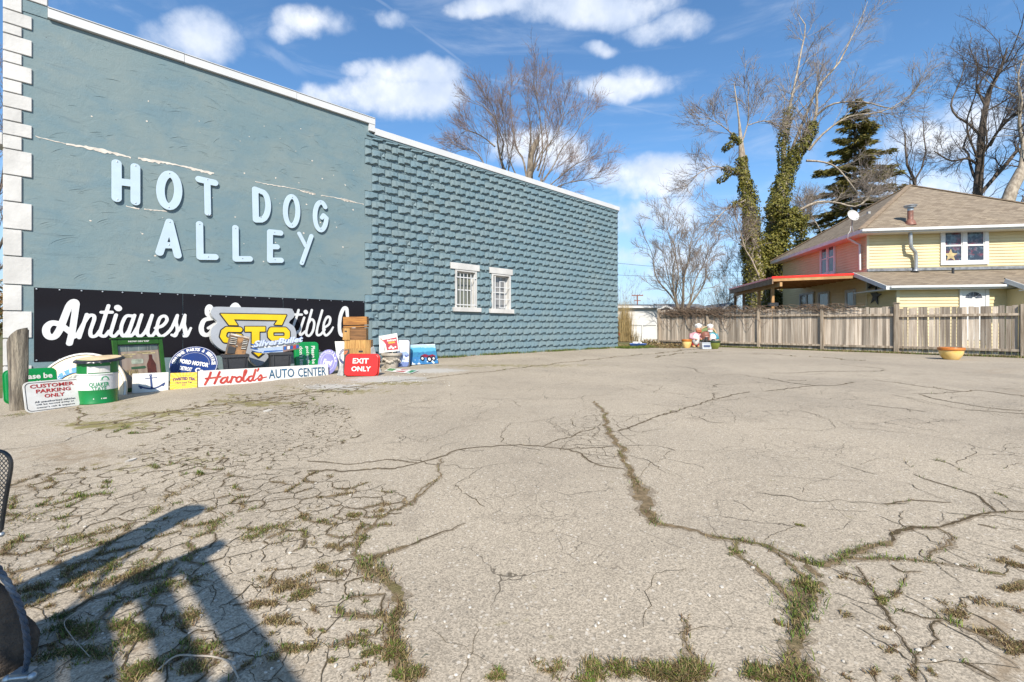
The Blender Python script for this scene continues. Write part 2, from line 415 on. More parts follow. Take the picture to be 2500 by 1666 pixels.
# ------------------------------------------------------------------ the shop: stucco and rock-faced block side wall
rng = random.Random(5); nrg = np.random.default_rng(5)
def teal_mat(key, stucco):
    m, nt, b = newmat(key)
    v = objvec(nt, not stucco)
    big = nt.noise(v, .55, 5, .62, .4); mid = nt.noise(v, 2.6, 5, .65, .6)
    st = nt.n('ShaderNodeMapping', ins={0: v, 3: (.8, 1, 1.7)}).outputs[0]
    sm = nt.noise(st, 1.3, 5, .6, .4)
    c = nt.mix(nt.ramp(big, .35, .66), (.140, .203, .220), (.174, .222, .224))
    c = nt.mix(nt.ramp(sm, .42, .72, 0, .50), c, (.098, .180, .228))
    c = nt.mix(nt.m('MULTIPLY', nt.ramp(nt.noise(nt.n('ShaderNodeMapping', ins={0: v, 3: (.5, 1, 5)}).outputs[0], 2.6, 6, .7, .5), .58, .66), (.30 if stucco else 0.0)), c, (.075, .115, .135))
    c = nt.mix(nt.ramp(mid, .56, .80, 0, .55), c, (.205, .235, .226))
    if stucco:
        hvn = nt.n('ShaderNodeTexVoronoi', feature='DISTANCE_TO_EDGE', ins={'Vector': nt.n('ShaderNodeMapping', ins={0: nt.noise(v, 1.2, 5, .6, 0, True), 3: (9, 9, 9)}).outputs[0], 'Scale': 1.0})
        hln = nt.m('MULTIPLY', nt.ramp(hvn.outputs['Distance'], .030, .006), nt.ramp(nt.noise(v, .9, 3), .50, .62)); c = nt.mix(nt.m('MULTIPLY', hln, .28), c, (.07, .10, .115))
        chip = nt.noise(v, 7.5, 2, .5); fleck = nt.m('MULTIPLY', nt.ramp(chip, .765, .78), nt.ramp(big, .48, .56))
        c = nt.mix(fleck, c, (.60, .55, .48))
        sp = nt.noise(v, 23, 2, .5); c = nt.mix(nt.ramp(sp, .77, .79), c, (.05, .06, .07))
    else:
        c = nt.mix(1.0, c, (.80, .83, .86), 'MULTIPLY')
        oi = nt.n('ShaderNodeObjectInfo').outputs['Random']
        c = nt.mix(nt.ramp(oi, 0, 1, 0, .28, False), c, (.150, .218, .245))
        chip = nt.noise(v, 19, 2, .5); c = nt.mix(nt.ramp(chip, .80, .82), c, (.50, .40, .28))
    nt.set(b.inputs['Base Color'], c)
    b.inputs['Roughness'].default_value = .62; b.inputs['Specular IOR Level'].default_value = .35
    n1 = nt.noise(v, 3.5 if stucco else 30, 6, .62, .8); n2 = nt.noise(nt.n('ShaderNodeMapping', ins={0: v, 2: (0, R(4), 0), 3: (2, 1, 14)}).outputs[0], 2.0, 5, .6, .3)
    n3 = nt.noise(v, 45, 4, .6)
    h = nt.m('ADD', nt.m('MULTIPLY', n1, 1.0), nt.m('ADD', nt.m('MULTIPLY', n2, .14 if stucco else 0), nt.m('MULTIPLY', n3, .3)))
    bp = nt.n('ShaderNodeBump', ins={'Strength': .42 if stucco else .35, 'Distance': .022 if stucco else .012, 'Height': h}); nt.set(b.inputs['Normal'], bp.outputs[0])
    return m
T_STUC = teal_mat('teal_stucco', True); T_BLOCK = teal_mat('teal_block', False)
WHITE = M('white_masonry_paint', (.54, .525, .50), .6, .08, 1.6, .4, 14, bdist=.015)
WHITE_METAL = M('white_metal', (.56, .56, .555), .45, .03, 2.0)
CHIP = M('bare_plaster', (.62, .56, .49), .9, .08, 9, .4, 60)

WRZ = math.atan2(WD[1], WD[0])
shop = empty('shop_building', (WF[0], WF[1], 0), WRZ, label='teal shop building with white corner stones and a rough block side wall', cat='building')
TS, TE, ROW, BL = 6.0, 19.03, .2529, .435
ztop, RTOP = 6.50, 6.73
openings = [(9.24, 10.18, 1.60, 2.99), (10.88, 11.83, 1.60, 2.98)]
# backing wall, cut round the two windows
mb = MB()
xs = [-.98, openings[0][0], openings[0][1], openings[1][0], openings[1][1], TE]
def wallbox(a, b, z0, z1): mb.box(a, b, 0, .3, z0, z1)
wallbox(-.98, openings[0][0], -.8, 6.7); wallbox(openings[0][1], openings[1][0], -.8, 6.7); wallbox(openings[1][1], TE, -.8, 6.7)
for (a, b, z0, z1) in openings: wallbox(a, b, -.8, z0); wallbox(a, b, z1, 6.7)
mb.box(-.98, TE, 8.7, 9.0, -.8, 6.7); mb.box(TE-.3, TE, .3, 8.7, -.8, 6.7); mb.box(-.98, -.7, .3, 8.7, -.8, 6.7)
mb.build('wall', T_BLOCK, shop)
mb = MB(); mb.box(-.65, TE-.31, .31, 8.69, 6.3, 6.45); mb.build('roof', M('roof_felt', (.08,.08,.085), .9), shop)
# stucco skin with its toothed edge
poly = [(-.79, -.7)]
edge = []
nrows = 29
def row_z(r): return ztop - r*ROW
for r in range(-1, nrows):
    g = (r // 3) % 2 if r >= 0 else 1
    x = TS if g == 0 else TS + BL/2
    z1 = row_z(r) if r >= 0 else 6.94
    z0 = row_z(r+1)
    edge += [(x, z1), (x, z0)]
poly += [(TS+BL/2, -.9)] + edge[::-1]
poly = [p for p in poly if True]
# drop the tail below the ground
poly = [(-.79, -.8)] + [p for p in [(e[0], max(e[1], -.8)) for e in edge[::-1]]] + [(-.79, 6.94)]
clean = []
for p in poly:
    if not clean or (abs(p[0]-clean[-1][0]) + abs(p[1]-clean[-1][1])) > 1e-4: clean.append(p)
mb = MB(); mb.prism(clean, -.018, -.001); mb.build('stucco', T_STUC, shop)
# the higher front parapet stub
mb = MB(); mb.box(-.785, -.455, -.03, .4, 6.945, 7.165); mb.build('parapet', T_STUC, shop)
# trowel marks: low arcs of stucco
mb = MB()
banner_top = 1.85
for i in range(220):
    t = rng.uniform(-.4, 5.8); z = rng.uniform(1.9, 6.7); r = rng.uniform(.15, .5); a0 = rng.uniform(20, 120); a1 = a0 + rng.uniform(25, 70)
    tilt = rng.uniform(.35, .8); w = rng.uniform(.004, .0095)
    pts = [(t+r*math.cos(R(a0+(a1-a0)*k/7)), -.018+.0015, z+r*tilt*math.sin(R(a0+(a1-a0)*k/7))) for k in range(8)]
    mb.tube(pts, [w*math.sin(PI*(k+.4)/7.8) for k in range(8)], 5)
    if rng.random() < .3:
        for q in (1, 2): mb.tube([(p[0]+.03*q, p[1], p[2]-.035*q) for p in pts[1:6]], [w*.6*math.sin(PI*(k+.5)/5) for k in range(5)], 4)
lab(mb.build('trowel_mark', T_STUC, shop, True), kind='stuff')
# long joints where the paint has split off
mb = MB()
def split(t0, t1, z0, z1, w, dens=1.0):
    n = int((t1-t0)/.035); up = []; dn = []
    for i in range(n+1):
        k = i/n; t = t0+(t1-t0)*k; z = z0+(z1-z0)*k + .012*math.sin(t*5.1)+rng.uniform(-.006, .006)
        ww = w*(.35+.65*abs(math.sin(t*3.7+.4))*rng.uniform(.4, 1.4))
        up.append((t, z+ww*.55)); dn.append((t, z-ww*rng.uniform(.3, 1.3)))
    mb.prism(up + dn[::-1], -.0235, -.0185)
split(-.62, -.2, 4.635, 4.62, .012); split(-.2, .30, 4.62, 4.61, .055); split(.30, .78, 4.61, 4.60, .05); split(.9, 2.28, 4.62, 4.61, .045); split(3.14, 4.6, 4.61, 4.60, .018); split(4.2, 4.6, 4.6, 4.595, .04); split(4.75, 5.97, 4.59, 4.575, .022); split(5.3, 5.7, 4.587, 4.58, .04)
split(.70, .92, 3.55, 3.545, .035); split(1.0, 1.4, 3.55, 3.55, .018)
for i in range(42):
    t = rng.uniform(0, 5.8); z = rng.choice([rng.uniform(4.65, 6.4), rng.uniform(2, 4.4)]); s = rng.uniform(.008, .028)
    n = 6; pl = [(t+s*rng.uniform(.5, 1.2)*math.cos(2*PI*k/n), z+s*rng.uniform(.4, 1)*math.sin(2*PI*k/n)) for k in range(n)]
    mb.prism(pl, -.0222, -.0185)
lab(mb.build('bare_patch', CHIP, shop), kind='stuff')
# corner stones
def quoin(t0, t1, z0, z1):
    m_ = MB(); m_.box(t0, t1, -.042-rng.uniform(0, .006), .35, z0+.008, z1-.008)
    o = m_.build('quoin', WHITE, shop, False, .008)
wz = [(6.88,6.62),(6.43,6.11),(5.90,5.59),(5.35,5.07),(4.82,4.56),(4.30,3.82),(3.33,2.82),(2.32,1.79),(1.30,.79),(.28,-.6)]
quoin(-1.03, -.455, 7.17, 7.62); quoin(-1.03, -.79, 6.88, 7.17)
for i, (a, b) in enumerate(wz):
    quoin(-1.03, -.66, b, a)
    if i+1 < len(wz):
        lo = wz[i+1][0]
        if b-lo > .35: quoin(-1.03, -.79, lo, b)
        else: quoin(-1.03, -.79, lo, b)
mb = MB(); mb.box(-1.22, -1.032, -.03, .4, 4.36, 4.58); mb.build('cornice', WHITE, shop, False, .01)
# copings
for (a, b, z0, z1) in [(-.45, 1.7, 6.955, 7.155), (1.705, 4.1, 6.95, 7.15), (4.105, 6.30, 6.945, 7.145)]:
    m_ = MB(); m_.box(a, b, -.085, .42, z0, z1-.02); m_.box(a, b, -.10, .44, z1-.019, z1); m_.build('coping', WHITE_METAL, shop, False, .004)
m_ = MB(); m_.box(6.11, 6.30, -.075, .41, 6.735, 6.944); m_.build('coping', WHITE_METAL, shop, False, .004)
for (a, b) in [(6.303, 9.6), (9.604, 12.8), (12.804, 16.0), (16.004, 19.10)]:
    m_ = MB(); m_.box(a, b, -.075, .42, 6.665, 6.86); m_.build('coping', WHITE_METAL, shop, False, .004)
m_ = MB(); m_.box(6.05, TE+.02, -.052, .0, 6.60, 6.66); m_.build('frieze', T_BLOCK, shop)

# rock-faced blocks
def block_geo(L, h, seed):
    r = random.Random(seed); nx, nz = (7 if L > .3 else 4), 6
    g = .007; V = []; F = []
    ux_ = (0, .085, .25, .42, .58, .74, .915, 1) if nx == 7 else (0, .14, .50, .86, 1); uz_ = (0, .07, .17, .27, .40, .86, 1)
    xs_ = [g + (L-2*g)*q for q in ux_]; zs_ = [g + (h-2*g)*q for q in uz_]
    br = [(.06+.30*ux_[k]+r.uniform(-.05, .05)) for k in range(nx+1)]         # the break: above it the split face stands proud, below it is knocked away
    if r.random() < .3: k = r.randrange(1, nx); br[k] += .14
    for i, x in enumerate(xs_):
        for j, z in enumerate(zs_):
            w = uz_[j]
            if i in (0, nx) or j in (0, nz): d = .006
            elif w > br[i]: d = .068 - .060*max(0, w-br[i]) - (.012 if i == 1 else 0) + r.uniform(-.006, .006)
            else: d = .005 + r.uniform(-.003, .006)
            jx = 0 if i in (0, 1, nx-1, nx) else r.uniform(-.014, .014); jz = 0 if j in (0, 1, nz-1, nz) else r.uniform(-.007, .007)
            V.append((x+jx, -d, z+jz))
    idx = lambda i, j: i*(nz+1)+j
    for i in range(nx):
        for j in range(nz):
            a, b, c, d = idx(i,j), idx(i+1,j), idx(i+1,j+1), idx(i,j+1)
            if (i+j) % 2: F += [(a,b,c),(a,c,d)]
            else: F += [(a,b,d),(b,c,d)]
    n0 = len(V)
    per = [idx(i,0) for i in range(nx)] + [idx(nx,j) for j in range(nz)] + [idx(i,nz) for i in range(nx,0,-1)] + [idx(0,j) for j in range(nz,0,-1)]
    for p in per: V.append((V[p][0], -.0005, V[p][2]))
    k = len(per)
    for i in range(k): F.append((per[i], n0+i, n0+(i+1) % k, per[(i+1) % k]))
    return V, F
jobs = []
for r in range(-1, nrows):
    z1 = row_z(r) if r >= 0 else RTOP-.07; z0 = row_z(r+1)
    if z1 < -.2: break
    z0 = max(z0, -.35)
    g = (r // 3) % 2 if r >= 0 else 1
    st = TS if g == 0 else TS + BL/2
    k0 = TS + (BL/2 if r % 2 else 0) - BL
    joints = []; t = k0
    while t < TE: joints.append((max(t, st), min(t+BL, TE))); t += BL
    for (a, b) in joints:
        if b-a < .05: continue
        parts = [(a, b)]
        for (o0, o1, q0, q1) in [(9.24,10.18,1.68,2.97),(10.88,11.83,1.67,2.96),(9.04,10.29,2.97,3.19),(10.77,11.91,2.96,3.18),(9.14,10.33,1.53,1.68),(10.76,11.94,1.51,1.67)]:
            if z0+.06 < q1 and z1-.06 > q0:
                nw = []
                for (c, d) in parts:
                    if d <= o0 or c >= o1: nw.append((c, d)); continue
                    if c < o0-.06: nw.append((c, o0-.005))
                    if d > o1+.06: nw.append((o1+.005, d))
                parts = nw
        for p in parts: jobs.append((p[0], p[1], z0, z1))
def px_size(j):
    t = (j[0]+j[1])/2; z = WN[1]*DW+WD[1]*t; return (j[1]-j[0])*(j[3]-j[2])/z**3
jobs.sort(key=px_size, reverse=True)
cache = {}; rest = MB()
for n, (a, b, z0, z1) in enumerate(jobs):
    key = (round(b-a, 2), round(z1-z0, 2), rng.randrange(5))
    if key not in cache:
        V, F = block_geo(b-a, z1-z0, hash(key) % 9999); cache[key] = (V, F, None)
    V, F, me = cache[key]
    if n < 298:
        if me is None:
            mm = MB(); mm.add(V, F); me = mm.mesh('block', T_BLOCK); cache[key] = (V, F, me)
        o = link('block', me, None, shop); o.location = (a, 0, z0)
    else: rest.add(V, F, Matrix.Translation((a, 0, z0)))
lab(rest.build('far_block', T_BLOCK, shop), kind='stuff')
# windows
GLASS = None
def glass_mat(key, col, rough=.06, curtain=None):
    m, nt, b = newmat(key); v = objvec(nt)
    c = nt.mix(nt.ramp(nt.noise(nt.n('ShaderNodeMapping', ins={0: v, 3: (9, 1, .4)}).outputs[0], 2.2, 3), .42, .60), col, curtain or tuple(k*.55 for k in col))
    nt.set(b.inputs['Base Color'], c); b.inputs['Roughness'].default_value = rough; b.inputs['Specular IOR Level'].default_value = .6
    return m
G_SHOP = glass_mat('shop_window_glass', (.20, .20, .14), .12, (.09, .095, .09))
G_GREY = glass_mat('grey_window_glass', (.24, .24, .24), .12, (.15, .15, .155))
def shop_window(o0, o1, z0, z1, lint, sill, kind):
    w = MB()
    fr = .075
    for (a, b, c, d) in [(o0, o0+fr, z0, z1), (o1-fr, o1, z0, z1), (o0+fr, o1-fr, z1-fr, z1), (o0+fr, o1-fr, z0, z0+.03)]:
        w.box(a, b, -.035, .24, c, d)
    win = w.build('window', WHITE, shop)
    m_ = MB(); m_.box(o0+fr, o1-fr, .16, .18, z0+.03, z1-fr); m_.build('pane', G_SHOP if kind == 0 else G_GREY, win)
    m_ = MB(); mid = (z0+z1)/2
    for (a, b, c, d) in [(o0+fr, o1-fr, mid-.02, mid+.02), (o0+fr, o0+fr+.035, z0+.03, z1-fr), (o1-fr-.035, o1-fr, z0+.03, z1-fr), (o0+fr, o1-fr, z1-fr-.04, z1-fr)]: m_.box(a, b, .14, .158, c, d)
    m_.build('sash', WHITE_METAL, win)
    m_ = MB(); m_.box(*lint[:2], -.055, .05, *lint[2:]); m_.build('lintel', WHITE, shop, False, .006)
    m_ = MB(); m_.box(*sill[:2], -.11, .05, *sill[2:]); m_.build('sill', WHITE, shop, False, .006)
    if kind == 0:
        for k in range(5):
            x = o0+.19+k*.155
            b_ = MB(); b_.tube([(x, -.05, z0+.02), (x, -.05, z1-.20)], .013, 8); b_.lathe([(.013, 0), (.001, .06)], 8, Matrix.Translation((x, -.05, z1-.20)))
            b_.build('bar', WHITE_METAL, win)
        for z in (z0+.15, z1-.30):
            b_ = MB(); b_.box(o0+.03, o1-.06, -.065, -.05, z, z+.035); b_.build('bar', WHITE_METAL, win)
    else:
        for x in (o0+.15, o1-.05):
            b_ = MB(); b_.box(x-.016, x+.016, -.05, -.02, z0+.04, z1-.10); b_.build('bar', WHITE_METAL, win)
        for (za, zb, xa, xb) in [(z0+.42, z0+.445, o0+.15, o1-.05), (z1-.53, z1-.505, o0+.15, o1-.05), (z1-.31, z1-.285, o0+.38, o1-.33), (z0+.10, z0+.125, o0+.38, o1-.33)]:
            b_ = MB(); b_.box(xa, xb, -.049, -.03, za, zb); b_.build('bar', WHITE_METAL, win)
        for x in (o0+.38, o1-.33):
            b_ = MB(); b_.box(x-.013, x+.013, -.0505, -.026, z0+.10, z1-.285); b_.build('bar', WHITE_METAL, win)
shop_window(9.24, 10.18, 1.60, 2.99, (9.04, 10.29, 2.972, 3.19), (9.14, 10.33, 1.53, 1.68), 0)
shop_window(10.88, 11.83, 1.60, 2.98, (10.77, 11.91, 2.962, 3.18), (10.76, 11.94, 1.51, 1.67), 1)

# ------------------------------------------------------------------ letters on the stucco
LET = M('pale_blue_sheet', (.42, .52, .60), .5, .03, 3)
SCREW = M('steel_screw', (.35, .37, .40), .4, .1, 20, metal=.8)
def zl(x, y): return wp(250+x/3.9217, 370+y/3.9217, .06)
def sk(pts, r): return [(*zl(x, y), r) for (x, y) in pts]
def ell(x0, x1, y0, y1, r, a0=0, a1=360, n=28):
    return [(*zl((x0+x1)/2+(x1-x0)/2*math.cos(R(a0+(a1-a0)*k/n)), (y0+y1)/2+(y1-y0)/2*math.sin(R(a0+(a1-a0)*k/n))), r) for k in range(n+1)]
def letter(ch, strokes, screws, label):
    V, F = strokes_fill(strokes, .011, .018, .003)
    tz = np.array([(p[0], p[1]) for st in strokes for p in st]); c = tz.min(0)
    M_ = Matrix.Translation((-c[0], 0, -c[1]))
    mb = MB(); mb.add(V, F, M_); me = mb.mesh('sign_letter', LET)
    o = link('sign_letter', me); d = Vector((WF[0], WF[1], 0)) + Vector((WD[0], WD[1], 0))*c[0] - Vector((WN[0], WN[1], 0))*.05 + Vector((0, 0, c[1]))
    o.location = d; o.rotation_euler = (0, 0, WRZ)
    lab(o, label, 'letter', 'pale blue letters on the stucco')
    for (x, y) in screws:
        t, z = zl(x, y); s = MB(); s.lathe([(.013, 0), (.013, .004), (.006, .007)], 10, Matrix.Translation((t-c[0], -.0185, z-c[1])) @ Matrix.Rotation(R(90), 4, 'X')); s.build('screw', SCREW, o)
        s = MB(); s.tube([(t-c[0], -.0005, z-c[1]), (t-c[0], .03, z-c[1])], .012, 8); s.build('spacer', SCREW, o)
W = .078
letter('H', [sk([(137,116),(137,447)], W), sk([(317,153),(317,480)], W), sk([(137,288),(317,310)], W*.9)], [(142,100),(145,462),(317,138),(318,495)], 'pale blue letter H at the start of the upper word')
letter('O', [ell(556,727,218,530,W*.92)], [(642,212),(636,537)], 'pale blue letter O between the H and the T')
letter('T', [sk([(926,268),(1076,302)], W*.88), sk([(1004,285),(1010,590)], W*.78)], [(1006,270),(1010,607)], 'pale blue letter T with a screw at its foot')
letter('D', [[*sk([(1463,365),(1470,655),(1520,655)], W*.86), *ell(1450,1588,385,655,W*.8,90,-70,16), *sk([(1463,365)], W*.86)]], [(1502,400),(1517,630)], 'pale blue letter D, first of the second upper word')
letter('O', [ell(1752,1872,432,713,W*.74)], [(1818,440),(1817,705)], 'narrow pale blue letter O between the D and the G')
letter('G', [[*ell(2036,2146,488,745,W*.72,-40,-180,12), *ell(2036,2146,488,755,W*.72,180,20,14), *sk([(2147,640),(2118,612),(2102,636)], W*.66)]], [(2088,484),(2090,745)], 'pale blue letter G with a curled inner hook')
letter('A', [sk([(548,968),(643,678)], W*.9), sk([(722,995),(643,678)], W*.9), sk([(590,898),(700,902)], W*.85)], [(646,678),(638,895)], 'pale blue letter A at the start of the lower word')
letter('L', [sk([(931,698),(935,1010),(1080,1012)], W*.86)], [(930,698),(1014,1010)], 'pale blue letter L right after the A')
letter('L', [sk([(1274,733),(1277,1030),(1412,1030)], W*.82)], [(1274,736),(1341,1025)], 'pale blue letter L just before the E')
letter('E', [sk([(1605,775),(1605,1043)], W*.84), sk([(1605,772),(1705,782)], W*.84), sk([(1605,912),(1672,914)], W*.80), sk([(1605,1043),(1710,1043)], W*.82)], [(1648,776),(1652,1036)], 'pale blue letter E with three rounded arms')
letter('Y', [sk([(1885,788),(1945,905)], W*.6), sk([(2002,812),(1910,1070)], W*.66)], [(1953,878),(1915,1060)], 'pale blue letter Y at the end of the lower word')

# ------------------------------------------------------------------ banner
m_, nt_, b_ = newmat('black_banner_vinyl')
v_ = objvec(nt_, False)
wv = nt_.noise(nt_.n('ShaderNodeMapping', ins={0: v_, 3: (.9, 1, 1.6)}).outputs[0], .9, 0, .5, .3)
b_.inputs['Base Color'].default_value = (.012, .011, .014, 1); b_.inputs['Roughness'].default_value = .2; b_.inputs['Specular IOR Level'].default_value = .12
nt_.set(b_.inputs['Normal'], nt_.n('ShaderNodeBump', ins={'Strength': .35, 'Distance': .08, 'Height': wv}).outputs[0])
VINYL = m_
LETTER_WHITE = M('white_vinyl_lettering', (.62, .62, .62), .45, .03, 3)
bx0, bx1, bz0, bz1 = -.64, 5.995, .335, 1.755
banner = empty('shop_banner', (WF[0], WF[1], 0), WRZ, label='long black banner with white script lettering screwed along the stucco wall', cat='banner')
banner.location = Vector((WF[0], WF[1], 0)) + Vector((WD[0], WD[1], 0))*bx0 + Vector((0, 0, bz0))
BL_ = bx1-bx0; BH = bz1-bz0
seams = [0, wp(460+(-15+0)/5.115, 760)[0]-bx0, wp(460+1178/5.115, 760)[0]-bx0, BL_]
seams[1] = wp(2280/5.115, 760)[0]-bx0
for a, b in zip(seams[:-1], seams[1:]):
    mb = MB(); n = 24; yo = -.026
    V = []; F = []
    for i in range(n+1):
        for j in range(7):
            x = a+.004+(b-a-.008)*i/n; z = BH*j/6
            V.append((x, yo - .006*math.sin(x*2.3+j*.8)*math.sin(PI*j/6), z))
    for i in range(n):
        for j in range(6): F.append((i*7+j, (i+1)*7+j, (i+1)*7+j+1, i*7+j+1))
    mb.add(V, F); mb.build('banner_panel', VINYL, banner, True)
scr = MB()
def bl(px, py): t, z = wp(px, py, .03); return t-bx0, z-bz0
for i in range(22):
    for z in (BH-.03, .03):
        x = .04+(BL_-.08)*i/21; s = MB(); s.lathe([(.017, 0), (.014, .006), (.004, .009)], 8, Matrix.Translation((x, -.034, z)) @ Matrix.Rotation(R(90), 4, 'X')); s.build('screw', SCREW if z > 1 else SCREW, banner)
for x in seams[1:3]:
    for z in (.5, .95): s = MB(); s.lathe([(.017, 0), (.014, .006), (.004, .009)], 8, Matrix.Translation((x, -.036, z)) @ Matrix.Rotation(R(90), 4, 'X')); s.build('screw', SCREW, banner)
def za(x, y): return bl(x/5.115, 690+y/5.115)
def zb(x, y): return bl(460+x/5.115, 690+y/5.115)
def script(f, pts, n=5): return [tuple(p) for p in spline([(*f(x, y), r) for (x, y, r) in pts], n)]
S = []
g = .031
A_ = lambda pts: S.append(script(za, pts)); B_ = lambda pts: S.append(script(zb, pts))
# capital A: left loop, up stroke, down stroke
A_([(905,640,.05),(800,560,.05),(720,515,.05),(640,510,.052),(585,560,.055),(580,630,.055),(620,680,.055),(690,670,.055),(750,580,.055),(800,450,.055),(860,300,.055),(915,245,.058),(950,270,.055),(935,400,.05),(905,600,.05),(868,760,.05)])
A_([(1085,400,g),(1045,520,g),(990,690,g)]); A_([(905,690,.03),(960,660,.03),(1040,520,g),(1110,420,g),(1170,415,g),(1175,470,g),(1130,600,g),(1140,670,g),(1200,665,g),(1250,600,g)])
A_([(1355,290,g),(1320,400,g),(1260,590,g),(1255,655,g),(1310,670,g),(1360,610,g)]); A_([(1265,372,.03),(1400,372,.03)])
A_([(1450,405,g),(1395,580,g),(1385,650,g),(1430,672,g),(1490,610,g)]); S.append([(*za(1470,315), .058), (*za(1480,325), .058)])
A_([(1660,420,g),(1580,420,g),(1530,500,g),(1510,600,g),(1540,670,g),(1610,600,g),(1680,410,g)]); A_([(1680,410,g),(1620,590,g),(1590,690,g),(1560,800,g)]); A_([(1600,690,.03),(1660,650,.03),(1720,560,.034)])
A_([(1770,405,g),(1715,580,g),(1720,660,g),(1775,660,g),(1840,570,g),(1900,410,g)]); A_([(1900,410,g),(1850,570,g),(1850,650,g),(1900,668,g),(1960,590,g)])
A_([(1940,570,.03),(2030,540,.032),(2085,470,g),(2060,420,g),(2000,440,g),(1965,530,g),(1960,620,g),(2010,672,g),(2080,640,g),(2150,560,.03),(2215,410,.03)])
A_([(2215,410,.03),(2200,500,g),(2215,590,g),(2190,665,g),(2145,655,.028)]); A_([(2190,640,.028),(2250,570,.026),(2310,405,.026),(2300,520,g),(2320,600,g),(2300,670,g),(2350,640,.03)])
B_([(-60,545,g),(-40,640,g),(-20,665,g),(30,570,.025)])
# ampersand
B_([(330,520,.034),(250,570,.034)]); B_([(320,380,.04),(270,300,.045),(235,330,.045),(240,400,.045),(300,430,.04)]); B_([(300,450,.04),(200,470,.045),(160,560,.05),(180,640,.05),(250,650,.045),(330,560,.04),(380,480,.03)])
# capital C behind the big sign, then "ollec" hidden, then "tible C"
B_([(640,330,.05),(585,280,.055),(530,350,.055),(480,520,.055),(520,650,.05),(620,640,.05)])
for k in range(5): B_([(720+k*120,470,g),(690+k*120,560,g),(710+k*120,650,g),(790+k*120,600,.03)])
B_([(1375,345,g),(1345,450,g),(1290,600,g),(1310,660,g),(1370,610,g)]); B_([(1320,400,.03),(1415,402,.03)])
B_([(1445,440,g),(1395,590,g),(1400,655,g),(1460,610,g)]); S.append([(*zb(1463,366), .052), (*zb(1468,374), .052)])
B_([(1540,345,g),(1490,530,g),(1470,640,g),(1510,665,g),(1555,600,g),(1570,500,g),(1535,460,.03),(1490,520,.03)])
B_([(1670,350,g),(1610,560,g),(1605,650,g),(1650,650,g),(1700,590,g)])
B_([(1690,570,.03),(1755,520,.032),(1770,450,.034),(1735,430,.034),(1695,500,g),(1685,600,g),(1715,662,g),(1770,620,g),(1805,560,.024)])
B_([(1985,420,.045),(1975,330,.05),(1935,330,.05),(1895,430,.05),(1885,570,.05),(1910,655,.05),(1990,640,.045),(2070,560,.04)])
V, F = strokes_fill(S, .0125, .003)
mb = MB(); mb.add(V, F, Matrix.Translation((0, -.0345, 0))); mb.build('lettering', LETTER_WHITE, banner)
# ------------------------------------------------------------------ ground sheet, lot, cracks, weeds
FA, FB = Vector((8.44, 26.1)), Vector((16.85, 15.0))           # fence line
def fence_t(s): return 24.05 - .117*(s+.55)
def ts(t, s): return (WF[0]+WD[0]*t-WN[0]*s, WF[1]+WD[1]*t-WN[1]*s)
def inv_ts(x, y): return WD[0]*x+WD[1]*y, DW-(WN[0]*x+WN[1]*y)
def project(x, y, z):
    return HX+FPX*x/y, HY-FPX*(z-1.0)/y

# far ground
n = 60
rr = np.concatenate([[0], np.geomspace(3, 900, 40)]); aa = np.linspace(0, 2*PI, n, endpoint=False)
V = np.array([(r*math.cos(a)+4, r*math.sin(a)+8, float(GH(r*math.cos(a)+4, r*math.sin(a)+8))-.05) for r in rr for a in aa])
Q = np.array([(i*n+j, i*n+(j+1) % n, (i+1)*n+(j+1) % n, (i+1)*n+j) for i in range(len(rr)-1) for j in range(n)])[:, ::-1]
gm, nt, b = newmat('yard_soil')
v = objvec(nt, False)
c = nt.mix(nt.ramp(nt.noise(v, .35, 5), .4, .6), (.115, .10, .055), (.085, .105, .035)); c = nt.mix(nt.ramp(nt.noise(v, 6, 5), .4, .7, 0, .6), c, (.20, .16, .09))
nt.set(b.inputs['Base Color'], c); b.inputs['Roughness'].default_value = .95; b.inputs['Specular IOR Level'].default_value = .1
lab(link('ground', npmesh('ground', V, Q, gm)), kind='structure')

# lot
tl = np.concatenate([np.arange(-14, -2.5, .5), np.arange(-2.5, 8.5, .085), np.arange(8.5, 20.2, .3)])
a_ = (tl-tl[0])/(tl[-1]-tl[0])
sl_ = np.concatenate([np.arange(-.0, 4, .25), np.arange(4, 15.2, .085), np.arange(15.2, 34, .5)])
T, S_ = np.meshgrid(tl, sl_, indexing='ij')
tmax = np.minimum(fence_t(S_)-.5, 21.0 + .5*np.clip(S_, 0, 99))
ext = np.clip((T-14)/(tl[-1]-14), 0, 1)
T = T + ext*(tmax-tl[-1])
X = WF[0]+WD[0]*T-WN[0]*S_; Y = WF[1]+WD[1]*T-WN[1]*S_
Z = GH(X, Y)
def ellmask(spec):
    out = np.zeros_like(X)
    for (px, py, rx, ry, w) in spec:
        c = gp(px, py); e1 = gp(px+rx, py); e2 = gp(px, py-ry)
        a = Vector((e1.x-c.x, e1.y-c.y)); b2 = Vector((e2.x-c.x, e2.y-c.y))
        det = a.x*b2.y-a.y*b2.x; dx_ = X-c.x; dy_ = Y-c.y
        k1 = (dx_*b2.y-dy_*b2.x)/det; k2 = (a.x*dy_-a.y*dx_)/det
        out = np.maximum(out, w*np.clip(1.35-np.hypot(k1, k2), 0, 1))
    return np.clip(out, 0, 1)
moss = ellmask([(260,1038,150,14,1),(400,1010,200,12,.8),(620,985,190,10,.8),(840,955,150,8,.8),(960,936,130,6,.8),(330,1120,170,40,.35),(560,965,60,10,.6),(700,945,60,8,.6),(1250,893,300,4,.7),(300,990,60,20,.5),(170,1190,110,30,.3),(500,1120,100,14,.45)])
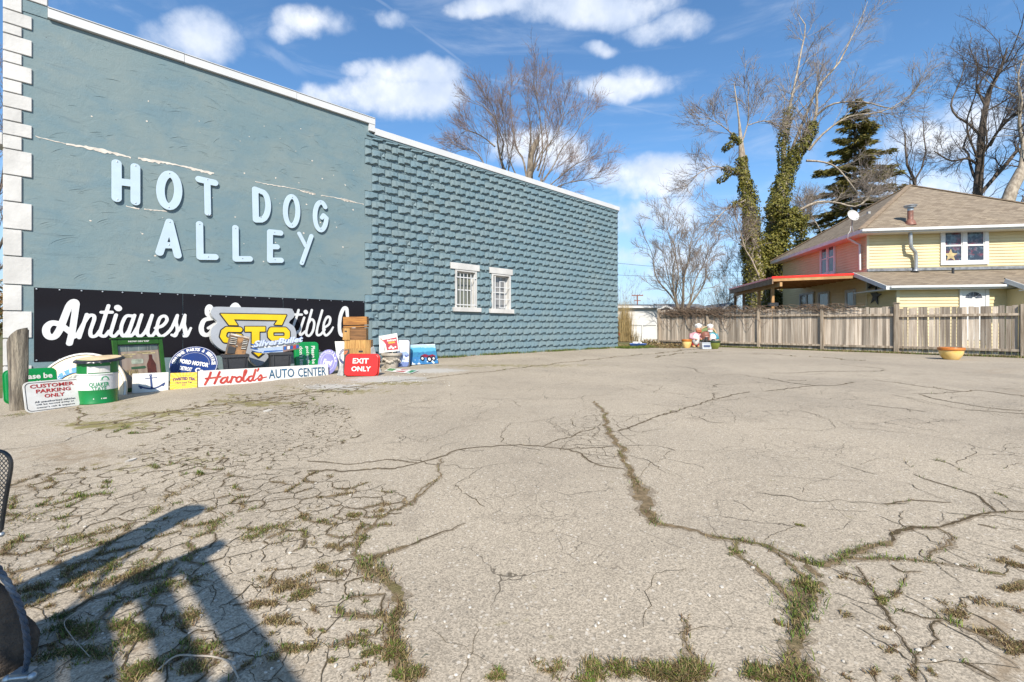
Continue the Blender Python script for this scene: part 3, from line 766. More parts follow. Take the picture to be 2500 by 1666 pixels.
dirt = ellmask([(170,1110,190,38,.55),(60,1180,90,40,.5),(230,1290,190,60,.35),(470,1240,120,40,.3),(700,1640,120,60,.6),(620,1560,90,40,.5),(300,1600,250,80,.45),(2440,905,90,10,.45),(2470,955,80,10,.4),(2440,1500,120,60,.55),(2330,1490,70,30,.5),(2480,1640,60,80,.8),(840,1540,110,60,.25),(1000,1490,60,25,.3)])
grav = ellmask([(950,925,130,9,1),(820,945,120,9,.9),(1060,905,100,7,.9),(150,1060,150,20,.4)])
N, K = T.shape
Vv = np.stack([X, Y, Z], -1).reshape(-1, 3)
idx = np.arange(N*K).reshape(N, K)
Q = np.stack([idx[:-1,:-1], idx[:-1,1:], idx[1:,1:], idx[1:,:-1]], -1).reshape(-1, 4)
lm, nt, b = newmat('old_asphalt')
v = objvec(nt, False)
msk = nt.n('ShaderNodeSeparateColor', ins={0: nt.n('ShaderNodeAttribute', attribute_name='Col').outputs['Color']}).outputs
big = nt.noise(v, .35, 5, .6, .5); mid = nt.noise(v, 2.3, 6, .65, .3)
c = nt.mix(nt.ramp(big, .36, .64), (.350, .296, .226), (.298, .252, .193))
c = nt.mix(nt.ramp(mid, .52, .78, 0, .65), c, (.215, .178, .134))
c = nt.mix(nt.ramp(nt.noise(v, 1.1, 5, .6, .8), .60, .74, 0, .45), c, (.215, .185, .148))
vor = nt.n('ShaderNodeTexVoronoi', ins={'Vector': v, 'Scale': 165.0, 'Randomness': 1.0})
vsep = nt.n('ShaderNodeSeparateColor', ins={0: vor.outputs['Color']}).outputs
g1 = nt.ramp(vsep[0], 0, 1, .64, 1.36, False)
c = nt.mix(1.0, c, nt.n('ShaderNodeCombineColor', ins={0: g1, 1: g1, 2: g1}).outputs[0], 'MULTIPLY')
v2 = nt.n('ShaderNodeTexVoronoi', ins={'Vector': v, 'Scale': 46.0, 'Randomness': 1.0})
s2 = nt.n('ShaderNodeSeparateColor', ins={0: v2.outputs['Color']}).outputs
stone = nt.m('MULTIPLY', nt.ramp(s2[0], .86, .88), nt.ramp(v2.outputs['Distance'], .42, .30))
c = nt.mix(nt.m('MULTIPLY', stone, nt.ramp(s2[1], 0, 1, .3, .85, False)), c, (.52, .47, .40))
pit = nt.m('MULTIPLY', nt.ramp(s2[0], .10, .08), nt.ramp(v2.outputs['Distance'], .40, .25))
c = nt.mix(nt.m('MULTIPLY', pit, .6), c, (.10, .09, .075))
# hairline crazing
wv = nt.n('ShaderNodeVectorMath', operation='ADD'); nt.set(wv.inputs[0], v)
wn = nt.n('ShaderNodeVectorMath', operation='SCALE', ins={0: nt.noise(v, 3.0, 4, .6, 0, True), 'Scale': .22}); nt.set(wv.inputs[1], wn.outputs[0])
hv = nt.n('ShaderNodeTexVoronoi', feature='DISTANCE_TO_EDGE', ins={'Vector': wv.outputs[0], 'Scale': 1.5})
hl = nt.m('MULTIPLY', nt.ramp(hv.outputs['Distance'], .0075, .002), nt.ramp(nt.noise(v, .8, 3), .50, .60))
hv2 = nt.n('ShaderNodeTexVoronoi', feature='DISTANCE_TO_EDGE', ins={'Vector': wv.outputs[0], 'Scale': 5.0})
hl2 = nt.m('MULTIPLY', nt.ramp(hv2.outputs['Distance'], .018, .004), nt.ramp(nt.noise(v, .55, 3), .50, .60))
crk = nt.m('MAXIMUM', nt.m('MULTIPLY', hl, .85), nt.m('MULTIPLY', hl2, .65))
c = nt.mix(crk, c, (.085, .07, .05))
# sparse tar drips and leaf stains, moss, dirt, pale grit
mn = nt.noise(v, 7, 6, .7, .4)
c = nt.mix(nt.ramp(nt.m('ADD', msk[1], nt.m('MULTIPLY', nt.m('SUBTRACT', mn, .5), 1.5)), .30, .85, 0, .8), c, (.215, .155, .095))
c = nt.mix(nt.ramp(nt.m('ADD', msk[0], nt.m('MULTIPLY', nt.m('SUBTRACT', mn, .52), 3.2)), .40, .85, 0, .85), c, (.17, .145, .045))
c = nt.mix(nt.ramp(nt.m('ADD', msk[2], nt.m('MULTIPLY', nt.m('SUBTRACT', nt.noise(v, 12, 5, .7), .5), 1.6)), .40, .80, 0, .75), c, (.40, .385, .36))
nt.set(b.inputs['Base Color'], c); b.inputs['Roughness'].default_value = .88; b.inputs['Specular IOR Level'].default_value = .22
hh = nt.m('ADD', nt.m('MULTIPLY', vsep[1], .35), nt.m('ADD', nt.m('MULTIPLY', nt.noise(v, 60, 4, .7), .8), nt.m('MULTIPLY', crk, -1.0)))
nt.set(b.inputs['Normal'], nt.n('ShaderNodeBump', ins={'Strength': .5, 'Distance': .0028, 'Height': hh}).outputs[0])
lot = link('parking_lot', npmesh('parking_lot', Vv, Q, lm, np.stack([moss, dirt, grav], -1).reshape(-1, 3), smooth=True)); lab(lot, kind='structure')

# cracks
crng = random.Random(11); cn = np.random.default_rng(11)
CV, CF, CF2, GR = [], [], [], []        # strip verts / faces / grassy spots (x, y, spread, amount)
MV, MF = [], []                # crumbled margins
def rough(a, b2, k, amp):
    if k == 0 or (b2-a).length < .02: return [b2]
    d = b2-a; m = (a+b2)/2 + Vector((-d.y, d.x))*crng.gauss(0, amp); return rough(a, m, k-1, amp)+rough(m, b2, k-1, amp)
def strip(pts, w0, w1, jag=.5, grass=0.0, step=.04, wob=.0):
    P = [Vector(p) for p in pts]; out = [P[0]]
    for a, b2 in zip(P[:-1], P[1:]):
        out += rough(a, b2, max(1, int(math.log2(max(2.0, (b2-a).length/.03)))), .13)
    n = len(out); base = len(CV); mb0 = len(MV); wk = 1.0; wm = 1.0
    wide = max(w0, w1)
    for i, q in enumerate(out):
        d = (out[min(i+1, n-1)]-out[max(i-1, 0)])
        nr = Vector((-d.y, d.x)); nr = nr.normalized() if nr.length > 1e-7 else Vector((1, 0))
        k = i/max(n-1, 1); wk += (1.0-wk)*.25+crng.gauss(0, .28)*jag; wk = min(1.8, max(.25, wk)); w = (w0+(w1-w0)*k)*wk
        wm += (1-wm)*.2+crng.gauss(0, .35); wm = min(2.6, max(.7, wm))
        if i == 0 or i == n-1: w *= .3
        w = max(w, .0014)
        for sgn in (-1, 1):
            p = q+nr*(w*.5*sgn*crng.uniform(.7, 1.3)); CV.append((p.x, p.y, float(GH(p.x, p.y))+.004))
            p = q+nr*((w*.75+.006*wm*min(1, wide/.012))*sgn*crng.uniform(.6, 1.4)); MV.append((p.x, p.y, float(GH(p.x, p.y))+.002))
        if grass:
            for rep in range(2):
                if crng.random() < min(grass*1.3, 1)*(.55+.5*math.sin(i*.31+len(CV)*.01)): GR.append((q.x, q.y, max(w*.85, .012), grass))
    for i in range(n-1):
        (CF2 if (grass > .28 or wide > .03) else CF).append((base+2*i, base+2*i+1, base+2*i+3, base+2*i+2))
        if wide > .007: MF.append((mb0+2*i, mb0+2*i+1, mb0+2*i+3, mb0+2*i+2))
WS = .62                       # overall crack width
def pxl(pts, w0, w1, grass=0.0, jag=.5, f=1.0625, o=(0, 0), z=1.0):
    P = []
    for (x, y) in pts:
        q = gp(o[0]+x*f/z, o[1]+y*f/z); P.append((q.x, q.y))
    P = [tuple(p) for p in spline(P, 3)] if len(P) > 2 else P
    strip(P, w0*WS, w1*WS, jag, grass, .035, .004)
c3 = lambda pts, w0, w1, gr=0.0, jag=.5: pxl(pts, w0, w1, gr, jag, 1.0, (750, 900), 2.6144)
c4 = lambda pts, w0, w1, gr=0.0, jag=.5: pxl(pts, w0, w1, gr, jag, 1.0, (1600, 850), 2.6144)
c5 = lambda pts, w0, w1, gr=0.0, jag=.5: pxl(pts, w0, w1, gr, jag, 1.0, (1600, 1250), 2.6144)
pxl([(1366,922),(1383,945),(1400,990),(1425,1040)], .03, .085, .35)
pxl([(1425,1040),(1450,1085),(1470,1130),(1490,1180),(1507,1205)], .085, .12, .9, .9)
pxl([(1507,1205),(1560,1212),(1640,1235),(1700,1243)], .055, .035, .45, .9)
pxl([(1700,1243),(1760,1255),(1830,1285),(1885,1300)], .05, .05, .8, .9)
pxl([(1690,1243),(1695,1275),(1740,1310),(1790,1350),(1828,1388)], .025, .035, .35, .9)
pxl([(1770,1262),(1810,1290),(1850,1330),(1868,1345)], .03, .05, .6, .9)
pxl([(1885,1338),(1850,1360),(1835,1400),(1832,1450),(1824,1500),(1832,1545),(1842,1575)], .12, .10, 1.6, .9)
pxl([(1885,1300),(1920,1290),(1960,1270),(2050,1245)], .07, .05, .9, .9)
pxl([(2050,1245),(2065,1220),(2150,1213),(2200,1200),(2230,1190),(2290,1178),(2353,1176)], .03, .02, .25, .8)
pxl([(1930,1285),(2030,1285),(2120,1290),(2165,1297),(2240,1303)], .03, .008, .6, .8)
pxl([(2150,1213),(2190,1235),(2175,1255),(2140,1268),(2135,1285)], .02, .012, .3, .8)
pxl([(830,1300),(870,1320),(905,1350),(918,1385),(905,1430)], .09, .09, 1.5, .9)
pxl([(905,1430),(903,1480),(925,1530),(945,1575)], .07, .07, 1.4, .9)
pxl([(830,1300),(870,1280),(940,1255)], .05, .04, .9, .9)
pxl([(940,1255),(1000,1230),(1070,1203)], .02, .008, .1)
pxl([(1005,1103),(975,1130),(940,1160)], .015, .03, .5, .9); pxl([(940,1160),(890,1180),(850,1215),(820,1250),(830,1300)], .02, .05, .5, .9)
c3([(0,655),(270,655),(430,640),(560,640),(720,600),(870,560),(960,520),(1140,500),(1330,490),(1500,498)], .025, .02, .12)
c3([(1500,498),(1590,460),(1690,435),(1740,405),(1800,395),(1840,380)], .018, .010, .05)
c3([(0,590),(130,600),(260,612),(400,598),(520,582),(600,590),(700,605)], .018, .014, .12)
c3([(960,520),(1060,530),(1140,522)], .01, .008); c3([(1500,498),(1640,515),(1740,540),(1760,560),(1800,590),(1880,622),(2030,645)], .012, .014, .1)
c3([(1640,515),(1800,508),(1960,497)], .012, .012); c3([(1760,545),(1870,555),(1990,565)], .008, .01); c3([(1830,510),(1850,545)], .006, .006); c3([(1890,500),(1950,560)], .006, .005)
c3([(1690,320),(1700,365),(1760,380),(1850,370),(1880,350)], .007, .007); c3([(1690,310),(1760,265),(1815,240)], .006, .005); c3([(1730,405),(1820,435),(1850,400)], .006, .006); c3([(1840,310),(1850,350),(1865,400),(1820,440)], .005, .006)
c3([(1520,340),(1620,380),(1690,435)], .005, .006); c3([(1640,515),(1660,470),(1750,450),(1870,465)], .005, .005); c3([(720,600),(1000,470)], .004, .004)
c3([(1950,315),(1975,345),(2040,330),(2100,300),(2190,290)], .006, .008); c3([(1975,345),(1990,375),(2015,385)], .007, .007); c3([(2110,310),(2125,345),(2190,325)], .006, .006); c3([(1880,270),(2000,290),(2120,295),(2353,268)], .006, .008)
c3([(1970,400),(2090,480),(2140,520)], .006, .004); c3([(2040,555),(2180,590),(2240,640),(2353,690)], .006, .005); c3([(860,575),(830,630),(855,685),(790,730),(700,800),(690,860)], .008, .018, .3)
c3([(640,305),(820,305),(990,315),(1110,285),(1440,195)], .005, .004); c3([(1180,310),(1430,320)], .004, .004); c3([(370,245),(600,290),(640,305)], .004, .004); c3([(0,390),(40,440)], .01, .01)
c3([(1985,400),(2100,362),(2190,322),(2353,272)], .018, .016, .05)
c4([(0,437),(150,402),(260,362),(370,330),(480,305),(600,280)], .016, .022, .12); c4([(700,275),(800,265),(920,250),(1040,240),(1140,240),(1200,233),(1270,220)], .02, .03, .2)
c4([(370,330),(378,300),(365,292),(405,288)], .014, .008); c4([(390,250),(410,232)], .02, .01); c4([(690,190),(800,210),(920,230),(1040,240)], .03, .02, .25); c4([(840,208),(960,206)], .02, .01, .2)
c4([(430,168),(560,172),(600,182),(690,192)], .012, .012); c4([(720,160),(1010,152),(1150,148),(1400,151),(1470,140)], .016, .02, .15); c4([(1180,105),(1300,118),(1460,132)], .012, .025, .2); c4([(130,118),(240,130),(260,150),(310,162)], .015, .012)
c4([(0,62),(90,45),(190,33),(420,22)], .04, .05, .6); c4([(620,38),(800,44),(900,54)], .03, .03, .5); c4([(980,55),(1130,65),(1220,76),(1340,80)], .03, .03, .6)
c4([(1400,205),(1650,237),(1950,277),(2060,270),(2353,310)], .012, .02, .3); c4([(1680,295),(1800,328),(2000,362),(2140,385),(2353,403)], .012, .02, .25); c4([(1680,293),(1800,290),(1960,280)], .015, .012, .2); c4([(1400,225),(1470,240),(1650,265)], .006, .004)
c4([(1270,275),(1420,292),(1560,310),(1680,332)], .006, .005); c4([(1000,420),(1150,465),(1300,525)], .004, .003); c4([(1650,805),(1690,825),(1760,850),(1900,890),(2050,940),(2100,985),(2175,1045)], .006, .016, .1); c4([(1590,720),(1610,765)], .008, .004, .2)
c4([(1760,715),(1830,725),(1900,750),(1990,800),(2353,900)], .01, .004, .2); c4([(940,925),(970,870),(1050,850),(1210,805)], .004, .003); c4([(1000,1025),(1200,1040),(1360,1048)], .004, .006); c4([(1570,1150),(1560,1080),(1590,1040)], .007, .004)
c4([(2080,940),(2190,975),(2240,1020),(2280,1050)], .007, .005); c4([(2220,770),(2300,740),(2353,735)], .006, .006, .2); c4([(2210,640),(2250,612),(2320,615)], .004, .006); c4([(0,750),(120,800),(200,850)], .004, .003)
c4([(1740,670),(1860,685),(1930,690)], .005, .004); c4([(1310,750),(1400,710),(1500,700),(1570,705)], .004, .003); c4([(700,1230),(740,1195),(840,1160),(890,1140)], .004, .005)
c5([(1280,350),(1340,420),(1345,465),(1400,520),(1430,590),(1480,650),(1530,750)], .006, .018, .12); c5([(1530,750),(1600,860),(1660,930),(1662,975),(1668,1088)], .005, .012, .08); c5([(1600,400),(1560,500),(1500,552),(1430,545)], .01, .014, .25)
c5([(1830,700),(1760,722),(1778,830),(1710,885),(1660,930)], .012, .008, .15); c5([(1140,370),(1220,420),(1300,450),(1340,465)], .007, .007); c5([(1140,520),(1210,540),(1300,580),(1420,605),(1450,610)], .005, .006); c5([(1240,580),(1370,650),(1480,705)], .006, .004)
c5([(1500,340),(1580,385),(1700,380)], .012, .005, .1); c5([(1540,620),(1660,660),(1720,680),(1840,690)], .008, .014, .2); c5([(1570,530),(1700,590),(1840,690)], .006, .008); c5([(1850,690),(1980,750),(2100,800),(2220,870)], .015, .03, .5, .9); c5([(1960,960),(2060,1010),(2200,1088)], .02, .01, .2)
c5([(190,690),(205,740),(180,790),(200,850),(235,940)], .012, .03, .5, .9); c5([(1700,240),(1690,280),(1800,340),(1870,400),(1960,460)], .008, .004); c5([(1800,210),(1900,270),(2030,330)], .006, .004); c5([(2060,80),(2130,95),(2180,110)], .015, .006, .4); c5([(2200,110),(2353,125)], .008, .006)
c5([(2300,215),(2353,260)], .03, .05, .8, .9); c5([(2280,480),(2353,440)], .05, .06, .8, .9); c5([(980,600),(1100,630)], .004, .003); c5([(960,340),(1000,380),(1060,420)], .05, .02, .6, .9); c5([(1400,990),(1410,1088)], .012, .012, .1); c5([(1040,345),(1120,350)], .05, .05, .9, .9)
pxl([(185,978),(250,972),(350,952),(450,938),(560,925)], .06, .05, .3, .9); pxl([(560,925),(700,905),(850,884),(1000,868)], .05, .045, .35, .9); pxl([(1000,868),(1200,846),(1400,823),(1570,806),(1640,803)], .05, .06, .35, .9)
pxl([(185,978),(190,950),(178,935)], .02, .02, .5, .9); pxl([(0,1035),(120,1020),(230,985)], .01, .01)
# crazed areas: a network of irregular cells
from mathutils.geometry import delaunay_2d_cdt
def inpoly(px, py, poly):
    c = False; j = len(poly)-1
    for i in range(len(poly)):
        if (poly[i][1] > py) != (poly[j][1] > py) and px < (poly[j][0]-poly[i][0])*(py-poly[i][1])/(poly[j][1]-poly[i][1])+poly[i][0]: c = not c
        j = i
    return c
def network(poly_disp, cell, w, keep, grass, seed, gkeep=.3):
    poly = [(x*1.0625, y*1.0625) for x, y in poly_disp]; r = random.Random(seed)
    G = [gp(x, min(max(y, 815), 1900)) for x, y in poly]; x0, x1 = min(g.x for g in G)-cell, max(g.x for g in G)+cell; y0, y1 = min(g.y for g in G)-cell, max(g.y for g in G)+cell
    pts = []; nx = int((x1-x0)/cell)+1; ny = int((y1-y0)/cell)+1
    for i in range(nx):
        for j in range(ny): pts.append(Vector((x0+(i+r.uniform(-.1, 1.1))*cell, y0+(j+r.uniform(-.1, 1.1))*cell)))
    vs, es, fs, *_ = delaunay_2d_cdt(pts, [], [], 0, 1e-5)
    cc = {}; ed = {}
    for k, f in enumerate(fs):
        a, b2, c_ = [vs[i] for i in f]
        d = 2*(a.x*(b2.y-c_.y)+b2.x*(c_.y-a.y)+c_.x*(a.y-b2.y))
        if abs(d) < 1e-7: continue
        ux = (a.length_squared*(b2.y-c_.y)+b2.length_squared*(c_.y-a.y)+c_.length_squared*(a.y-b2.y))/d
        uy = (a.length_squared*(c_.x-b2.x)+b2.length_squared*(a.x-c_.x)+c_.length_squared*(b2.x-a.x))/d
        cen = (a+b2+c_)/3
        cc[k] = Vector((ux, uy))*.75 + cen*.25
        for i in range(3):
            e = tuple(sorted((f[i], f[(i+1) % 3]))); ed.setdefault(e, []).append(k)
    for e, ks in ed.items():
        if len(ks) != 2 or ks[0] not in cc or ks[1] not in cc: continue
        p, q = cc[ks[0]], cc[ks[1]]; L = (p-q).length
        if L < .02 or L > 2.2*cell: continue
        m = (p+q)/2
        if m.y < .4: continue
        sx, sy = project(m.x, m.y, float(GH(m.x, m.y)))
        if not inpoly(sx, sy, poly): continue
        nz = math.sin(m.x*1.9+seed)*math.sin(m.y*2.3+seed*2)+.6*math.sin(m.x*4.7+1)*math.sin(m.y*5.1)
        if r.random() > keep+.18*nz: continue
        gr = r.random() < gkeep+.25*nz
        ww = w*r.uniform(.4, 1.2)*(3.0 if gr and grass else 1.0)
        mid = m + Vector((-(q-p).y, (q-p).x))*r.uniform(-.12, .12)
        strip([p, p.lerp(mid, .5)+Vector((r.gauss(0, .006), r.gauss(0, .006))), mid, mid.lerp(q, .5), q], ww, ww*r.uniform(.6, 1.1), .6, (grass*r.uniform(.3, 1.1) if gr else 0), .035)
network([(0,1120),(120,1080),(420,1060),(700,1075),(880,1120),(960,1150),(850,1220),(810,1300),(880,1360),(900,1568),(600,1640),(0,1640)], .085, .0034, .50, 0, 31)
network([(0,1120),(120,1080),(420,1060),(700,1075),(880,1120),(960,1150),(850,1220),(810,1300),(880,1360),(900,1568),(600,1640),(0,1640)], .165, .0070, .93, .8, 3, .30)
network([(260,1050),(480,960),(700,925),(800,940),(830,1000),(700,1060),(400,1075)], .10, .0052, .92, .3, 4, .08)
network([(200,990),(420,930),(740,880),(860,890),(700,930),(480,965),(260,1010)], .20, .008, .78, .6, 6, .26)
network([(1300,1010),(1370,930),(1420,1000),(1440,1070),(1380,1085),(1290,1030)], .12, .0045, .8, 0, 7)
network([(1850,1300),(2353,1180),(2353,1560),(2000,1568),(1950,1450),(1880,1380)], .27, .0055, .68, .5, 8, .12)
network([(1800,930),(2353,880),(2353,960),(2000,960)], 1.1, .010, .30, .3, 9, .15)
network([(2000,1080),(2353,1010),(2353,1180),(2060,1240)], .5, .0045, .38, .3, 10, .08)
network([(1360,1380),(1880,1340),(1830,1568),(900,1568),(930,1400)], .8, .003, .3, 0, 12)
network([(850,900),(1900,870),(2353,960),(2353,1200),(1500,1210),(900,1110)], .75, .0052, .52, 0, 41)
network([(1000,1230),(1480,1220),(1800,1330),(1800,1560),(1000,1560),(930,1400)], .5, .0034, .36, 0, 42)
sm, nt, b = newmat('crack_soil')
v = objvec(nt, False)
c = nt.mix(nt.ramp(nt.noise(v, 28, 5), .35, .65), (.13, .098, .060), (.225, .165, .10)); c = nt.mix(nt.ramp(nt.noise(v, 3.0, 4), .54, .68, 0, .6), c, (.115, .11, .04))
nt.set(b.inputs['Base Color'], c); b.inputs['Roughness'].default_value = 1; b.inputs['Specular IOR Level'].default_value = .05
nt.set(b.inputs['Normal'], nt.n('ShaderNodeBump', ins={'Strength': .8, 'Distance': .01, 'Height': nt.noise(v, 120, 4)}).outputs[0])
cm_, nt, b = newmat('crumbled_edge'); v = objvec(nt, False); nt.set(b.inputs['Base Color'], nt.mix(nt.ramp(nt.noise(v, 70, 5, .7), .38, .62), (.30, .25, .19), (.185, .15, .11))); b.inputs['Roughness'].default_value = 1; b.inputs['Specular IOR Level'].default_value = .05
nt.set(b.inputs['Normal'], nt.n('ShaderNodeBump', ins={'Strength': .9, 'Distance': .008, 'Height': nt.noise(v, 90, 4)}).outputs[0])
lab(link('crumbled_edges', npmesh('crumbled_edges', np.array(MV), np.array(MF), cm_)), kind='stuff')
dm_ = M('dark_crack_soil', (.060, .046, .030), 1, .3, 30, .6, 90, spec=.05, col2=(.105, .080, .048))  # dark brown soil filling the thin cracks
def sub_mesh(name, F, mat):
    F = np.array(F); u, inv = np.unique(F, return_inverse=True); lab(link(name, npmesh(name, np.array(CV)[u], inv.reshape(F.shape), mat)), kind='stuff')
sub_mesh('cracks', CF, dm_); sub_mesh('weedy_cracks', CF2, sm)

# blades: dry straw and green grass in the cracks and along the edges
BLADE = colmat('grass_blade', .75, .25)
PAL = {'green': (.085, .135, .025), 'lime': (.15, .20, .03), 'olive': (.12, .115, .035), 'straw': (.30, .225, .11), 'brown': (.14, .085, .045), 'dark': (.045, .07, .02)}
def blades(x, y, h, lean, width, col, grow_dir=None, z0=None):
    """one tapering two-piece blade per entry (numpy arrays)"""
    n = len(x); a = cn.uniform(0, 2*PI, n); dx_, dy_ = np.cos(a), np.sin(a)
    z = GH(x, y) if z0 is None else z0
    w = width*cn.uniform(.6, 1.3, n)/2; L = h*cn.uniform(.5, 1.25, n); le = np.clip(lean*cn.uniform(.5, 1.4, n), 0, 1.45)
    px_, py_ = -dy_*w, dx_*w
    m1 = L*.55; r1 = m1*np.sin(le*.6); h1 = m1*np.cos(le*.6); r2 = r1+L*.45*np.sin(le*1.25); h2 = np.maximum(h1+L*.45*np.cos(le*1.25), .006)
    V = np.empty((n, 6, 3)); 
    for k, (r_, hh_, f) in enumerate([(0, 0, 1), (r1, h1, .85), (r2, h2, .12)]):
        V[:, 2*k, 0] = x+dx_*r_-px_*f; V[:, 2*k, 1] = y+dy_*r_-py_*f; V[:, 2*k, 2] = z+hh_+.002
        V[:, 2*k+1, 0] = x+dx_*r_+px_*f; V[:, 2*k+1, 1] = y+dy_*r_+py_*f; V[:, 2*k+1, 2] = z+hh_+.002
    b0 = (np.arange(n)*6)[:, None]
    Q = np.concatenate([b0+np.array([0, 1, 3, 2]), b0+np.array([2, 3, 5, 4])], 0)
    C = np.repeat(col*cn.uniform(.7, 1.35, (n, 1)), 6, 0)
    return V.reshape(-1, 3), Q, C
class Field:
    def __init__(s): s.V = []; s.Q = []; s.C = []; s.n = 0
    def add(s, r):
        V, Q, C = r; s.V.append(V); s.Q.append(Q+s.n); s.C.append(C); s.n += len(V)
    def build(s, name, label=None): 
        o = link(name, npmesh(name, np.concatenate(s.V), np.concatenate(s.Q), BLADE, np.concatenate(s.C))); lab(o, label, kind='stuff'); return o
def palette(n, wts):
    ks = list(wts); p = np.array([wts[k] for k in ks], float); p /= p.sum()
    return np.array([PAL[k] for k in ks])[cn.choice(len(ks), n, p=p)]
fl = Field()
G_ = np.array(GR)
vis = []
for (x, y, sp, am) in GR:
    if y < .8: continue
    k = 6 if y < 6 else 3
    nz = math.sin(x*2.1+1.3)*math.cos(y*1.7)
    vis += [(x, y, sp, am, nz)]*max(1, int(k*(am+.2)*(1.4 if y < 4 else 1.0)))
A = np.array(vis); n = len(A)
x = A[:, 0]+cn.normal(0, 1, n)*(A[:, 2]*.55+.006); y = A[:, 1]+cn.normal(0, 1, n)*(A[:, 2]*.55+.006)
gsel = (A[:, 4]+cn.normal(0, .45, n)) > .35
col = np.where(gsel[:, None], palette(n, {'green': 4, 'lime': 2, 'olive': 2, 'straw': 1}), palette(n, {'straw': 4, 'brown': 5, 'olive': 3, 'dark': 1}))
hgt = np.where(gsel, .042, .036)*(.55+.3*A[:, 3])*(1+.02*np.clip(A[:, 1]-4, 0, 20))
fl.add(blades(x, y, hgt, np.where(gsel, .85, 1.25), .0036+.0006*np.clip(A[:, 1]-3, 0, 20), col))
def clump(px, py, rx, n, h, wts, lean=.8, width=.005, ry=None):
    c = gp(px, py); sc = c.y/FPX
    ex = rx*sc; ey = (ry or rx*.5)*sc*max(1.0, c.y/1.25*.9)
    m = 7; ang = crng.uniform(0, PI); cu = cn.normal(0, .55, m); cv = cn.normal(0, .30, m); ws = cn.uniform(.2, 1, m); k = cn.choice(m, n, p=ws/ws.sum())
    a = cu[k]*math.cos(ang)-cv[k]*math.sin(ang)+cn.normal(0, .17, n); b_ = cu[k]*math.sin(ang)+cv[k]*math.cos(ang)+cn.normal(0, .17, n)
    fl.add(blades(c.x+a*ex, c.y+b_*ey, np.full(n, h*.40), lean+.42, width*.62, palette(n, wts)))
    d = n//2; fl.add(blades(c.x+a[:d]*ex*1.25+cn.normal(0, .1, d)*ex, c.y+b_[:d]*ey*1.25, np.full(d, h*.5), 1.35, width*.6, palette(d, {'straw': 4, 'brown': 4, 'olive': 2})))
GREENW = {'green': 3, 'lime': 4, 'olive': 3, 'straw': 2, 'brown': 1}; DRYW = {'straw': 5, 'brown': 5, 'olive': 2}; MIXW = {'green': 2, 'olive': 3, 'straw': 4, 'brown': 3, 'lime': 1}
for (px, py, rx, n, h, w) in [(1980,1440,34,420,.075,GREENW),(1680,1640,70,900,.095,GREENW),(1620,1650,60,520,.09,MIXW),(1875,1650,60,600,.075,GREENW),(1930,1640,50,400,.06,MIXW),(1215,1655,26,230,.06,GREENW),(1350,1640,50,200,.05,MIXW),(1450,1648,60,500,.06,GREENW),(1540,1640,60,600,.08,GREENW),
        (1795,1350,24,160,.035,GREENW),(1955,1285,16,120,.02,GREENW),(2155,1470,20,160,.04,GREENW),(2442,1208,14,90,.02,GREENW),(960,1600,45,420,.07,GREENW),(985,1650,35,300,.07,GREENW),(895,1588,40,350,.05,GREENW),(720,1590,40,350,.06,MIXW),(675,1520,40,260,.05,DRYW),(860,1262,26,330,.045,MIXW),(935,1245,26,260,.04,DRYW),(700,1430,55,500,.05,DRYW),(735,1450,40,330,.05,MIXW),(840,1330,35,300,.045,DRYW),(790,1400,45,380,.05,MIXW),(560,1262,60,300,.04,GREENW),(700,1290,70,420,.045,MIXW),(620,1300,40,260,.045,GREENW),
        (420,1215,40,260,.04,DRYW),(390,1245,40,200,.04,GREENW),(330,1380,60,380,.05,GREENW),(300,1420,60,420,.055,DRYW),(190,1420,40,250,.05,MIXW),(260,1530,60,500,.07,GREENW),(330,1545,60,420,.06,GREENW),(180,1600,90,500,.06,{'dark': 4, 'green': 3, 'olive': 2}),(130,1540,70,380,.06,{'dark': 4, 'green': 3}),(450,1500,60,420,.05,MIXW),(480,1580,50,420,.055,GREENW),(340,1640,70,600,.08,GREENW),(470,1630,50,300,.06,MIXW),(80,1270,70,300,.035,MIXW),(150,1330,60,260,.04,GREENW),(60,1010,24,200,.06,GREENW),(30,1014,14,90,.05,GREENW),(245,1300,60,300,.035,MIXW),(230,1370,60,220,.04,DRYW),(440,1425,70,400,.05,MIXW),(640,1480,40,300,.05,DRYW),(90,1440,60,300,.05,MIXW)]:
    clump(px, py, rx, n, h, w)
for k in range(60):          # loose scatter over the crazed side
    px, py = crng.uniform(10, 900), crng.uniform(1180, 1660)
    clump(px, py, crng.uniform(8, 22), crng.randrange(15, 60), crng.uniform(.02, .045), crng.choice([GREENW, DRYW, MIXW, DRYW]), 1.1)
for k in range(16):
    px, py = crng.uniform(1900, 2490), crng.uniform(1400, 1660)
    clump(px, py, crng.uniform(10, 26), crng.randrange(20, 80), crng.uniform(.02, .04), DRYW, 1.15)
for (px, py, rx, n) in [(2480,1380,30,260),(2470,1440,40,300),(2490,1580,40,400),(2440,1560,40,300),(2330,1500,45,200),(2420,1470,45,160)]: clump(px, py, rx, n, .045, DRYW, 1.1)
fl.build('crack_grass')
